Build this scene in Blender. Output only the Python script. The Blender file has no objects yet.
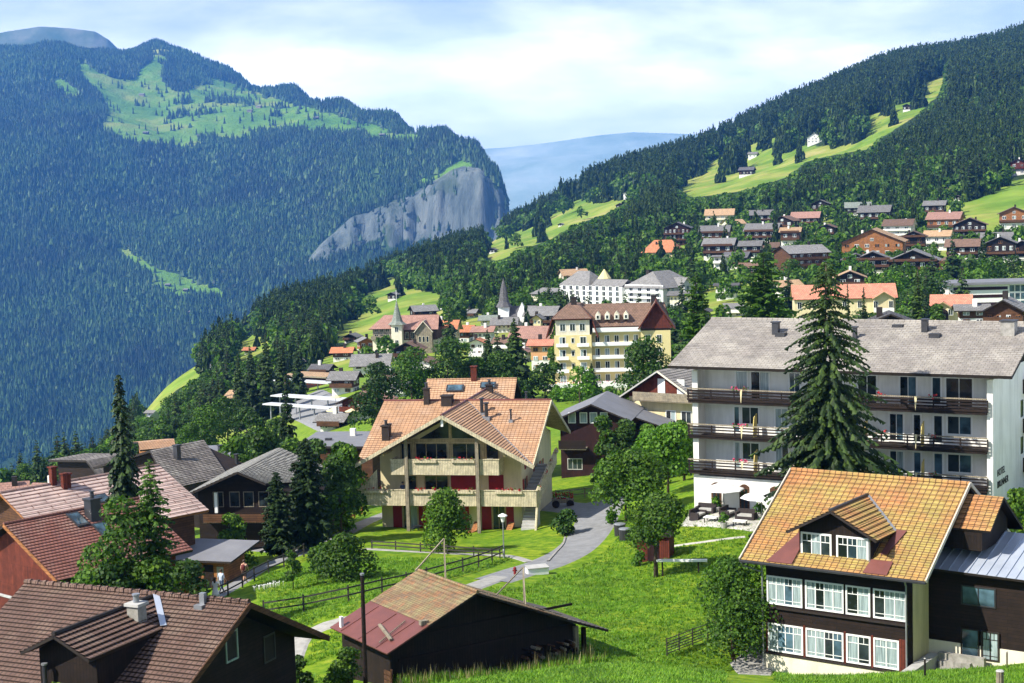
import bpy, bmesh, math, random
import numpy as np
from mathutils import Vector, Matrix

# ---------------------------------------------------------------- camera, light, exposure
S = bpy.context.scene
C = S.collection
FOC, PITCH, ROLL = 1600.0, 0.09, -0.03
def _rot():
    cp, sp = math.cos(PITCH), math.sin(PITCH)
    R0 = np.array([[1, 0, 0], [0, sp, cp], [0, cp, -sp]])
    cr, sr = math.cos(ROLL), math.sin(ROLL)
    return np.array([[cr, sr, 0], [-sr, cr, 0], [0, 0, 1]]) @ R0
RM = _rot()
camd = bpy.data.cameras.new('camera')
camd.sensor_width = 36; camd.lens = FOC * 36 / 1024
camd.clip_start = 0.5; camd.clip_end = 60000
cam = bpy.data.objects.new('camera', camd); C.objects.link(cam)
cam.matrix_world = Matrix(((RM[0][0], RM[1][0], -RM[2][0], 0), (RM[0][1], RM[1][1], -RM[2][1], 0), (RM[0][2], RM[1][2], -RM[2][2], 0), (0, 0, 0, 1)))
S.camera = cam

SUN_EL, SUN_AZ = math.radians(43), math.radians(-117)      # azimuth measured from +Y towards +X
sdir = Vector((math.sin(SUN_AZ) * math.cos(SUN_EL), math.cos(SUN_AZ) * math.cos(SUN_EL), math.sin(SUN_EL)))
sl = bpy.data.lights.new('sun', 'SUN'); sl.energy = 5.0; sl.angle = math.radians(0.5); sl.color = (1.0, 0.95, 0.84)
sun = bpy.data.objects.new('sun', sl); C.objects.link(sun)
sun.rotation_euler = sdir.to_track_quat('Z', 'Y').to_euler()
S.view_settings.view_transform = 'Standard'; S.view_settings.look = 'None'
S.view_settings.exposure = 0.86; S.view_settings.gamma = 1; S.view_settings.use_curve_mapping = False
S.cycles.use_denoising = True
S.cycles.max_bounces = 6; S.cycles.diffuse_bounces = 3; S.cycles.glossy_bounces = 2; S.cycles.transmission_bounces = 3
S.cycles.volume_bounces = 0; S.cycles.transparent_max_bounces = 6
S.cycles.use_adaptive_sampling = True; S.cycles.adaptive_threshold = 0.02

wd = bpy.data.worlds.new('World'); S.world = wd; wd.use_nodes = True
def build_world():
    nt = wd.node_tree; N, L = nt.nodes, nt.links
    for n in list(N): N.remove(n)
    out = N.new('ShaderNodeOutputWorld'); bg = N.new('ShaderNodeBackground')
    sky = N.new('ShaderNodeTexSky'); sky.sky_type = 'NISHITA'; sky.sun_disc = False
    sky.sun_elevation = SUN_EL; sky.sun_rotation = SUN_AZ; sky.altitude = 1300
    sky.air_density = 1.0; sky.dust_density = 0.6; sky.ozone_density = 1.0
    tc = N.new('ShaderNodeTexCoord'); mp = N.new('ShaderNodeMapping')
    mp.inputs['Scale'].default_value = (1.0, 1.0, 3.6); mp.inputs['Location'].default_value = (0.35, 0.1, 0.42)
    n1 = N.new('ShaderNodeTexNoise'); n1.inputs['Scale'].default_value = 3.4; n1.inputs['Detail'].default_value = 9; n1.inputs['Roughness'].default_value = 0.52
    n1.inputs['Distortion'].default_value = 0.25
    L.new(tc.outputs['Generated'], mp.inputs[0]); L.new(mp.outputs[0], n1.inputs['Vector'])
    # clouds are thicker towards the valley end, bluer gaps higher up at both sides
    sx = N.new('ShaderNodeSeparateXYZ'); L.new(tc.outputs['Generated'], sx.inputs[0])
    ad = N.new('ShaderNodeMath'); ad.operation = 'MULTIPLY_ADD'; ad.inputs[1].default_value = -1.1; ad.inputs[2].default_value = 0.20
    L.new(sx.outputs['Z'], ad.inputs[0])
    xa = N.new('ShaderNodeMath'); xa.operation = 'ABSOLUTE'
    xo = N.new('ShaderNodeMath'); xo.operation = 'SUBTRACT'; xo.inputs[1].default_value = 0.02; L.new(sx.outputs['X'], xo.inputs[0]); L.new(xo.outputs[0], xa.inputs[0])
    xm = N.new('ShaderNodeMath'); xm.operation = 'MULTIPLY_ADD'; xm.inputs[1].default_value = -0.36; L.new(xa.outputs[0], xm.inputs[0]); L.new(ad.outputs[0], xm.inputs[2])
    sm = N.new('ShaderNodeMath'); sm.operation = 'ADD'; L.new(n1.outputs['Fac'], sm.inputs[0]); L.new(xm.outputs[0], sm.inputs[1])
    rp = N.new('ShaderNodeValToRGB'); rp.color_ramp.elements[0].position = 0.36; rp.color_ramp.elements[0].color = (.3, .3, .3, 1); rp.color_ramp.elements[1].position = 0.56
    L.new(sm.outputs[0], rp.inputs[0])
    n2 = N.new('ShaderNodeTexNoise'); n2.inputs['Scale'].default_value = 6; n2.inputs['Detail'].default_value = 6
    L.new(mp.outputs[0], n2.inputs['Vector'])
    cr = N.new('ShaderNodeValToRGB'); cr.color_ramp.elements[0].position = 0.36; cr.color_ramp.elements[0].color = (14.5, 16.4, 19.5, 1)
    cr.color_ramp.elements[1].position = 0.6; cr.color_ramp.elements[1].color = (26, 26.4, 27.2, 1)
    L.new(n2.outputs['Fac'], cr.inputs[0])
    mx = N.new('ShaderNodeMix'); mx.data_type = 'RGBA'
    gain = N.new('ShaderNodeVectorMath'); gain.operation = 'MULTIPLY'; gain.inputs[1].default_value = (1.5, 1.65, 1.8)
    L.new(sky.outputs[0], gain.inputs[0])
    lo = N.new('ShaderNodeMapRange'); lo.inputs[1].default_value = 0.0; lo.inputs[2].default_value = 0.14; lo.inputs[3].default_value = 1.95; lo.inputs[4].default_value = 0.85
    L.new(sx.outputs['Z'], lo.inputs[0]); cg = N.new('ShaderNodeVectorMath'); cg.operation = 'SCALE'; L.new(cr.outputs[0], cg.inputs[0]); L.new(lo.outputs[0], cg.inputs['Scale'])
    L.new(rp.outputs[0], mx.inputs[0]); L.new(gain.outputs[0], mx.inputs[6]); L.new(cg.outputs[0], mx.inputs[7])
    L.new(mx.outputs[2], bg.inputs[0]); bg.inputs[1].default_value = 0.042
    L.new(bg.outputs[0], out.inputs[0])
build_world()

# ---------------------------------------------------------------- geometry of the view
def ray(u, v):
    d = np.array([(u - 512) / FOC, -(v - 341.5) / FOC, 1.0]) @ RM
    return d / d[1]
def P(u, v, Y):
    return Vector(ray(u, v) * Y)
def proj(X):
    X = np.atleast_2d(np.array(X, float)); c = X @ RM.T
    return np.stack([512 + FOC * c[:, 0] / c[:, 2], 341.5 - FOC * c[:, 1] / c[:, 2]], 1)
def inpoly(u, v, poly):
    u = np.asarray(u, float); v = np.asarray(v, float); r = np.zeros(u.shape, bool)
    n = len(poly)
    for i in range(n):
        x1, y1 = poly[i]; x2, y2 = poly[(i + 1) % n]
        if y1 == y2: continue
        c = ((y1 > v) != (y2 > v)) & (u < (x2 - x1) * (v - y1) / (y2 - y1) + x1)
        r ^= c
    return r

# ---------------------------------------------------------------- tags and mesh helpers
def tag(o, label=None, cat=None, group=None, kind=None):
    if label: o['label'] = label
    if cat: o['category'] = cat
    if group: o['group'] = group
    if kind: o['kind'] = kind
    return o
def empty(name, loc, rz=0.0, label=None, cat=None, group=None):
    o = bpy.data.objects.new(name, None); C.objects.link(o)
    o.location = loc; o.rotation_euler = (0, 0, rz); o.empty_display_size = 0.5
    return tag(o, label, cat, group)

class MB:
    """collects polygons; build() makes ONE mesh object with metre UVs laid along every face"""
    def __init__(s): s.v = []; s.f = []; s.m = []; s.mats = []
    def mi(s, mat):
        if mat not in s.mats: s.mats.append(mat)
        return s.mats.index(mat)
    def poly(s, pts, mat):
        i = len(s.v); s.v += [tuple(p) for p in pts]; s.f.append(tuple(range(i, i + len(pts)))); s.m.append(s.mi(mat)); return s
    def box(s, x0, x1, y0, y1, z0, z1, mat, top=None):
        p = [(x0, y0, z0), (x1, y0, z0), (x1, y1, z0), (x0, y1, z0), (x0, y0, z1), (x1, y0, z1), (x1, y1, z1), (x0, y1, z1)]
        i = len(s.v); s.v += p
        for k, f in enumerate(((0, 3, 2, 1), (4, 5, 6, 7), (0, 1, 5, 4), (1, 2, 6, 5), (2, 3, 7, 6), (3, 0, 4, 7))):
            s.f.append(tuple(i + a for a in f)); s.m.append(s.mi(top if (top and k == 1) else mat))
        return s
    def prism(s, poly, d, mat, sidemat=None):
        """poly: list of 3d points, extruded by vector d"""
        n = len(poly); i = len(s.v); d = Vector(d)
        a = [Vector(p) for p in poly]; s.v += [tuple(p) for p in a] + [tuple(p + d) for p in a]
        nrm = Vector((0, 0, 0))
        for k in range(n): nrm += a[k].cross(a[(k + 1) % n])
        flip = nrm.dot(d) > 0
        f0 = list(range(i, i + n)); f1 = list(range(i + n, i + 2 * n))
        if flip: f0.reverse()
        else: f1.reverse()
        s.f.append(tuple(f0)); s.f.append(tuple(f1)); s.m += [s.mi(mat)] * 2
        for k in range(n):
            q = (i + k, i + (k + 1) % n, i + n + (k + 1) % n, i + n + k)
            if not flip: q = q[::-1]
            s.f.append(q); s.m.append(s.mi(sidemat or mat))
        return s
    def beam(s, a, b, w, h, mat, up=(0, 0, 1)):
        a, b = Vector(a), Vector(b); d = (b - a)
        if d.length < 1e-6: return s
        dn = d.normalized(); r = dn.cross(Vector(up))
        if r.length < 1e-3: r = dn.cross(Vector((0, 1, 0)))
        r.normalize(); u = r.cross(dn); r = r * w / 2; u = u * h / 2
        return s.prism([a - r - u, a + r - u, a + r + u, a - r + u], d, mat)
    def tube(s, pts, rads, mat, n=7, cap=True):
        pts = [Vector(p) for p in pts]
        if not hasattr(rads, '__len__'): rads = [rads] * len(pts)
        i0 = len(s.v); m = s.mi(mat)
        for k, p in enumerate(pts):
            d = (pts[min(k + 1, len(pts) - 1)] - pts[max(k - 1, 0)]).normalized()
            r = d.cross(Vector((0.13, 0.99, 0.05)))
            if r.length < 0.1: r = d.cross(Vector((1, 0, 0)))
            r.normalize(); u = d.cross(r)
            for j in range(n):
                t = 2 * math.pi * j / n; s.v.append(tuple(p + (r * math.cos(t) + u * math.sin(t)) * rads[k]))
        for k in range(len(pts) - 1):
            for j in range(n):
                a = i0 + k * n + j; b = i0 + k * n + (j + 1) % n
                s.f.append((a, b, b + n, a + n)); s.m.append(m)
        if cap:
            s.f.append(tuple(i0 + j for j in reversed(range(n)))); s.m.append(m)
            e = i0 + (len(pts) - 1) * n; s.f.append(tuple(e + j for j in range(n))); s.m.append(m)
        return s
    def lathe(s, c, prof, mat, n=12):
        """prof: (radius, z) list"""
        i0 = len(s.v); m = s.mi(mat)
        for r, z in prof:
            for j in range(n):
                t = 2 * math.pi * j / n; s.v.append((c[0] + r * math.cos(t), c[1] + r * math.sin(t), c[2] + z))
        for k in range(len(prof) - 1):
            for j in range(n):
                a = i0 + k * n + j; b = i0 + k * n + (j + 1) % n
                s.f.append((a, b, b + n, a + n)); s.m.append(m)
        s.f.append(tuple(i0 + j for j in reversed(range(n)))); s.m.append(m)
        e = i0 + (len(prof) - 1) * n; s.f.append(tuple(e + j for j in range(n))); s.m.append(m)
        return s
    def ball(s, c, r, mat, n=8, sq=(1, 1, 1)):
        prof = [(r * math.sin(math.pi * k / n) + 1e-4, -r * math.cos(math.pi * k / n)) for k in range(n + 1)]
        i = len(s.v); s.lathe((0, 0, 0), prof, mat, n + 2)
        for k in range(i, len(s.v)):
            p = s.v[k]; s.v[k] = (p[0] * sq[0] + c[0], p[1] * sq[1] + c[1], p[2] * sq[2] + c[2])
        return s
    def mesh(s, name, smooth=False):
        me = bpy.data.meshes.new(name)
        me.from_pydata(s.v, [], s.f)
        for m in s.mats: me.materials.append(m)
        me.polygons.foreach_set('material_index', s.m)
        if smooth: me.polygons.foreach_set('use_smooth', [True] * len(s.f))
        uv = me.uv_layers.new(name='UVMap'); V = s.v; k = 0; dat = [0.0] * (2 * len(me.loops))
        for f in s.f:
            nx = ny = nz = 0.0; n = len(f)
            for j in range(n):
                a = V[f[j]]; b = V[f[(j + 1) % n]]
                nx += (a[1] - b[1]) * (a[2] + b[2]); ny += (a[2] - b[2]) * (a[0] + b[0]); nz += (a[0] - b[0]) * (a[1] + b[1])
            l = math.hypot(nx, ny)
            if l < 1e-3 * abs(nz) + 1e-12: t = (1.0, 0.0, 0.0); w = (0.0, 1.0, 0.0)
            else:
                t = (-ny / l, nx / l, 0.0); ll = math.sqrt(nx * nx + ny * ny + nz * nz); nn = (nx / ll, ny / ll, nz / ll)
                w = (nn[1] * t[2] - nn[2] * t[1], nn[2] * t[0] - nn[0] * t[2], nn[0] * t[1] - nn[1] * t[0])
            for j in f:
                p = V[j]; dat[k] = p[0] * t[0] + p[1] * t[1]; dat[k + 1] = p[0] * w[0] + p[1] * w[1] + p[2] * w[2]; k += 2
        uv.data.foreach_set('uv', dat)
        me.update()
        return me
    def build(s, name, parent=None, smooth=False, loc=None):
        o = bpy.data.objects.new(name, s.mesh(name, smooth)); C.objects.link(o)
        if parent: o.parent = parent
        if loc is not None: o.location = loc
        return o

def np_mesh(name, V, F, mat, smooth=False, mats=None, midx=None, normals=None):
    """V (n,3), F (m,k) numpy arrays -> mesh"""
    V = np.asarray(V, np.float32); F = np.asarray(F, np.int32)
    me = bpy.data.meshes.new(name); k = F.shape[1]
    me.vertices.add(len(V)); me.vertices.foreach_set('co', V.ravel())
    me.loops.add(F.size); me.loops.foreach_set('vertex_index', F.ravel())
    me.polygons.add(len(F)); me.polygons.foreach_set('loop_start', np.arange(0, F.size, k, dtype=np.int32))
    me.polygons.foreach_set('loop_total', np.full(len(F), k, np.int32))
    for m in (mats or [mat]): me.materials.append(m)
    if midx is not None: me.polygons.foreach_set('material_index', np.asarray(midx, np.int32))
    me.polygons.foreach_set('use_smooth', np.full(len(F), smooth, bool))
    me.update(calc_edges=True)
    if normals is not None:
        me.normals_split_custom_set_from_vertices(np.asarray(normals, np.float32))
    return me
def link(name, me, parent=None, loc=None, rz=0, sc=None):
    o = bpy.data.objects.new(name, me); C.objects.link(o)
    if parent: o.parent = parent
    if loc is not None: o.location = loc
    if rz: o.rotation_euler = (0, 0, rz)
    if sc is not None: o.scale = sc
    return o

# ---------------------------------------------------------------- materials
def newmat(name, rough=0.85, spec=0.3):
    m = bpy.data.materials.new(name); m.use_nodes = True
    nt = m.node_tree; b = nt.nodes['Principled BSDF']
    b.inputs['Roughness'].default_value = rough; b.inputs['Specular IOR Level'].default_value = spec
    return m, nt, b
def c4(c): return (c[0], c[1], c[2], 1)
def ramp(nt, src, stops):
    r = nt.nodes.new('ShaderNodeValToRGB'); e = r.color_ramp.elements
    e[0].position, e[0].color = stops[0][0], c4(stops[0][1]); e[1].position, e[1].color = stops[-1][0], c4(stops[-1][1])
    for p, c in stops[1:-1]:
        x = e.new(p); x.color = c4(c)
    nt.links.new(src, r.inputs[0]); return r.outputs[0]
def noise(nt, scale, detail=4, rough=0.55, coord='Object', dist=0.0, stretch=None):
    if coord == 'World':
        g = nt.nodes.new('ShaderNodeNewGeometry'); src = g.outputs['Position']
    else:
        t = nt.nodes.new('ShaderNodeTexCoord'); src = t.outputs[coord]
    if stretch:
        mp = nt.nodes.new('ShaderNodeMapping'); mp.inputs['Scale'].default_value = stretch; nt.links.new(src, mp.inputs[0]); src = mp.outputs[0]
    n = nt.nodes.new('ShaderNodeTexNoise'); n.inputs['Scale'].default_value = scale; n.inputs['Detail'].default_value = detail
    n.inputs['Roughness'].default_value = rough; n.inputs['Distortion'].default_value = dist
    nt.links.new(src, n.inputs['Vector']); return n.outputs['Fac']
def mix(nt, f, a, b, mode='MIX'):
    x = nt.nodes.new('ShaderNodeMix'); x.data_type = 'RGBA'; x.blend_type = mode
    for i, s in ((0, f), (6, a), (7, b)):
        if hasattr(s, 'links'): nt.links.new(s, x.inputs[i])
        elif i == 0: x.inputs[0].default_value = s
        else: x.inputs[i].default_value = c4(s)
    return x.outputs[2]
def math_(nt, op, a, b=None, c=None):
    x = nt.nodes.new('ShaderNodeMath'); x.operation = op
    for i, s in enumerate((a, b, c)):
        if s is None: continue
        if hasattr(s, 'links'): nt.links.new(s, x.inputs[i])
        else: x.inputs[i].default_value = s
    return x.outputs[0]
def bump(nt, b, h, strength=0.3, dist=0.05):
    x = nt.nodes.new('ShaderNodeBump'); x.inputs['Strength'].default_value = strength; x.inputs['Distance'].default_value = dist
    nt.links.new(h, x.inputs['Height']); nt.links.new(x.outputs[0], b.inputs['Normal'])
def plain(name, c, c2=None, scale=1.5, rough=0.85, spec=0.3, bmp=0.0, metal=0.0, stretch=None, streak=0.0):
    m, nt, b = newmat(name, rough, spec); b.inputs['Metallic'].default_value = metal
    c2 = c2 or tuple(x * 0.8 for x in c)
    f = noise(nt, scale, 6, 0.6, stretch=stretch)
    col = ramp(nt, f, [(0.32, c2), (0.68, c)])
    if streak: col = mix(nt, 1.0, col, ramp(nt, noise(nt, 1.6, 5, .65, stretch=(1, 1, .12)), [(0.36, (1 - streak,) * 3), (0.55, (1, 1, 1))]), 'MULTIPLY')
    nt.links.new(col, b.inputs['Base Color'])
    if bmp: bump(nt, b, noise(nt, scale * 8, 4), bmp, 0.02)
    return m
def tiles(name, c1, c2, cm, w=0.3, h=0.36, patch=None, pscale=0.5, plo=0.5, phi=0.62, rough=0.8, mort=0.03, bmp=0.6, wave=0.0, rnd=0.0, off=0.5):
    m, nt, b = newmat(name, rough, 0.25)
    t = nt.nodes.new('ShaderNodeTexCoord'); br = nt.nodes.new('ShaderNodeTexBrick')
    nt.links.new(t.outputs['UV'], br.inputs['Vector'])
    br.inputs['Color1'].default_value = c4(c1); br.inputs['Color2'].default_value = c4(c2); br.inputs['Mortar'].default_value = c4(cm)
    br.inputs['Scale'].default_value = 1; br.inputs['Brick Width'].default_value = w; br.inputs['Row Height'].default_value = h
    br.inputs['Mortar Size'].default_value = mort; br.offset = off; br.inputs['Mortar Smooth'].default_value = 0.3; br.inputs['Bias'].default_value = 0.0
    col = br.outputs['Color']
    if patch:
        p = ramp(nt, noise(nt, pscale, 8, 0.65), [(plo, (0, 0, 0)), (phi, (1, 1, 1))])
        pc = mix(nt, br.outputs['Fac'], patch, cm)
        col = mix(nt, p, col, pc)
    v = ramp(nt, noise(nt, 1.1, 8, 0.7), [(0.3, (0.72, 0.72, 0.72)), (0.7, (1.18, 1.18, 1.18))])
    col = mix(nt, 1.0, col, v, 'MULTIPLY')
    if rnd:
        oi = nt.nodes.new('ShaderNodeObjectInfo')
        col = mix(nt, 1.0, col, ramp(nt, oi.outputs['Random'], [(0, (1 - rnd,) * 3), (1, (1 + rnd,) * 3)]), 'MULTIPLY')
    nt.links.new(col, b.inputs['Base Color'])
    inv = math_(nt, 'SUBTRACT', 1.0, br.outputs['Fac'])
    # each row of tiles rises towards its lower edge
    sp = nt.nodes.new('ShaderNodeSeparateXYZ'); nt.links.new(t.outputs['UV'], sp.inputs[0])
    fr = math_(nt, 'FRACT', math_(nt, 'DIVIDE', sp.outputs['Y'], h))
    hh = math_(nt, 'ADD', math_(nt, 'MULTIPLY', inv, 0.6), math_(nt, 'MULTIPLY', math_(nt, 'SUBTRACT', 1.0, fr), 0.7))
    if wave:
        sw = math_(nt, 'SINE', math_(nt, 'MULTIPLY', sp.outputs['X'], 2 * math.pi / w))
        hh = math_(nt, 'ADD', hh, math_(nt, 'MULTIPLY', sw, wave))
    bump(nt, b, hh, bmp, 0.05)
    return m
def boards(name, c1, c2, cm, w=0.16, vertical=True, rough=0.8, patch=None, bmp=0.4):
    """planks: vertical or lying"""
    m, nt, b = newmat(name, rough, 0.25)
    t = nt.nodes.new('ShaderNodeTexCoord'); br = nt.nodes.new('ShaderNodeTexBrick'); src = t.outputs['UV']
    if vertical:
        mp = nt.nodes.new('ShaderNodeMapping'); mp.inputs['Rotation'].default_value = (0, 0, math.pi / 2); nt.links.new(src, mp.inputs[0]); src = mp.outputs[0]
    nt.links.new(src, br.inputs['Vector'])
    br.inputs['Color1'].default_value = c4(c1); br.inputs['Color2'].default_value = c4(c2); br.inputs['Mortar'].default_value = c4(cm)
    br.inputs['Scale'].default_value = 1; br.inputs['Brick Width'].default_value = 2.7; br.inputs['Row Height'].default_value = w
    br.inputs['Mortar Size'].default_value = 0.012; br.inputs['Mortar Smooth'].default_value = 0.2
    col = br.outputs['Color']
    v = ramp(nt, noise(nt, 2.2, 7, 0.7), [(0.3, (0.6, 0.6, 0.6)), (0.7, (1.3, 1.25, 1.2))])
    col = mix(nt, 1.0, col, v, 'MULTIPLY')
    nt.links.new(col, b.inputs['Base Color'])
    bump(nt, b, math_(nt, 'SUBTRACT', 1.0, br.outputs['Fac']), bmp, 0.02)
    return m
def leafmat(name, dark, mid, light, trans=0.25, wscale=0.09, tree=0.25, hue=0.0):
    m, nt, b = newmat(name, 0.6, 0.25)
    g = nt.nodes.new('ShaderNodeNewGeometry')
    col = ramp(nt, g.outputs['Random Per Island'], [(0.0, dark), (0.55, mid), (1.0, light)])
    v = ramp(nt, noise(nt, wscale, 3, 0.5, 'World'), [(0.34, (1 - tree,) * 3), (0.66, (1 + tree, 1 + tree * 0.9, 1 + tree * 0.2))])
    col = mix(nt, 1.0, col, v, 'MULTIPLY')
    oi = nt.nodes.new('ShaderNodeObjectInfo')
    col = mix(nt, 1.0, col, ramp(nt, oi.outputs['Random'], [(0, (0.75, 0.8, 0.8)), (1, (1.3, 1.2, 1.0))]), 'MULTIPLY')
    nt.links.new(col, b.inputs['Base Color'])
    if trans:
        tr = nt.nodes.new('ShaderNodeBsdfTranslucent'); mxs = nt.nodes.new('ShaderNodeMixShader'); mxs.inputs[0].default_value = trans
        c2 = mix(nt, 1.0, col, (1.2, 1.5, 0.5), 'MULTIPLY'); nt.links.new(c2, tr.inputs[0])
        out = nt.nodes['Material Output']
        nt.links.new(b.outputs[0], mxs.inputs[1]); nt.links.new(tr.outputs[0], mxs.inputs[2]); nt.links.new(mxs.outputs[0], out.inputs[0])
    return m

LF_SPRUCE = leafmat('spruce_needles', (0.009, 0.022, 0.007), (0.021, 0.047, 0.012), (0.055, 0.10, 0.018), 0.15)
LF_FAR = leafmat('far_spruce_needles', (0.006, 0.018, 0.007), (0.015, 0.043, 0.011), (0.042, 0.090, 0.020), 0.0, 0.005, 0.6)
LF_BROAD = leafmat('broad_leaves', (0.020, 0.050, 0.007), (0.050, 0.120, 0.012), (0.115, 0.215, 0.022), 0.35)
LF_DARKB = leafmat('dark_leaves', (0.013, 0.034, 0.007), (0.030, 0.075, 0.011), (0.07, 0.14, 0.02), 0.3)
LF_LIGHT = leafmat('light_leaves', (0.03, 0.085, 0.008), (0.08, 0.19, 0.014), (0.15, 0.30, 0.03), 0.35)
LF_LARCH = leafmat('larch_needles', (0.02, 0.055, 0.008), (0.05, 0.12, 0.014), (0.10, 0.20, 0.02), 0.25)
BARK = plain('bark', (0.10, 0.07, 0.05), (0.045, 0.032, 0.022), 3, 0.9, bmp=0.5)
STUCCO = plain('white_stucco', (0.78, 0.76, 0.72), (0.70, 0.68, 0.63), 0.7, 0.9, streak=.16)
CREAM = plain('cream_stucco', (0.70, 0.60, 0.36), (0.62, 0.53, 0.32), 0.7, 0.9, streak=.16)
PALE = plain('pale_cream_stucco', (0.74, 0.68, 0.54), (0.66, 0.60, 0.46), 0.7, 0.9, streak=.16)
YELLOW = plain('yellow_stucco', (0.70, 0.55, 0.18), (0.62, 0.49, 0.17), 0.7, 0.9, streak=.16)
SALMON = plain('salmon_stucco', (0.62, 0.33, 0.16), (0.55, 0.3, 0.15), 0.7, 0.9, streak=.16)
WHITE = plain('white_paint', (0.80, 0.80, 0.78), (0.74, 0.74, 0.72), 2, 0.55, 0.4)
STONE = plain('stone_masonry', (0.36, 0.34, 0.31), (0.18, 0.17, 0.15), 2.5, 0.95, bmp=0.5)
CONCRETE = plain('concrete', (0.44, 0.43, 0.41), (0.33, 0.32, 0.30), 1.2, 0.9)
DKWOOD = boards('dark_boards', (0.021, 0.012, 0.009), (0.014, 0.008, 0.006), (0.004, 0.003, 0.002), 0.18, False)
DKWOODV = boards('dark_upright_boards', (0.020, 0.012, 0.009), (0.013, 0.008, 0.006), (0.004, 0.003, 0.002), 0.16, True)
BRWOOD = boards('brown_boards', (0.11, 0.052, 0.026), (0.075, 0.035, 0.018), (0.02, 0.01, 0.006), 0.18, False)
ORWOOD = boards('orange_boards', (0.33, 0.14, 0.05), (0.26, 0.11, 0.04), (0.07, 0.03, 0.015), 0.18, False)
REDWOOD = boards('red_brown_boards', (0.14, 0.032, 0.018), (0.10, 0.022, 0.013), (0.03, 0.008, 0.005), 0.15, True)
MAROON = boards('maroon_boards', (0.032, 0.010, 0.010), (0.023, 0.008, 0.008), (0.01, 0.003, 0.003), 0.15, True)
GREYWOOD = boards('weathered_boards', (0.30, 0.26, 0.19), (0.24, 0.21, 0.16), (0.06, 0.05, 0.04), 0.15, True)
BALWOOD = boards('pale_balcony_boards', (0.60, 0.53, 0.37), (0.52, 0.46, 0.32), (0.12, 0.11, 0.08), 0.14, True)
SOFFIT = boards('ochre_soffit', (0.52, 0.42, 0.22), (0.46, 0.37, 0.20), (0.2, 0.15, 0.08), 0.14, True)
DARKTRIM = plain('dark_trim', (0.03, 0.022, 0.018), (0.018, 0.013, 0.011), 3, 0.7)
REDSHUT = plain('red_shutter', (0.30, 0.014, 0.016), (0.22, 0.012, 0.012), 3, 0.55)
METAL = plain('grey_metal', (0.30, 0.31, 0.33), (0.22, 0.23, 0.25), 2, 0.45, 0.5, metal=0.4)
ZINC = plain('zinc_sheet', (0.46, 0.50, 0.58), (0.38, 0.42, 0.50), 1, 0.4, 0.5, metal=0.3)
DKMETAL = plain('dark_metal', (0.035, 0.035, 0.04), (0.02, 0.02, 0.022), 2, 0.45, 0.5)
CURTAIN = plain('net_curtain', (0.40, 0.49, 0.50), (0.12, 0.16, 0.17), 2.2, 0.25, .6, stretch=(6, 6, 0.3))
def glass(name, c=(0.02, 0.028, 0.032)):
    m, nt, b = newmat(name, 0.08, 0.6)
    nt.links.new(ramp(nt, noise(nt, 0.8, 3, coord='World'), [(0.4, tuple(x * 0.4 for x in c)), (0.65, tuple(x * 1.8 for x in c))]), b.inputs['Base Color']); return m
GLASS = glass('window_glass'); GLASSB = glass('blue_window_glass', (0.05, 0.09, 0.12))
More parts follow.
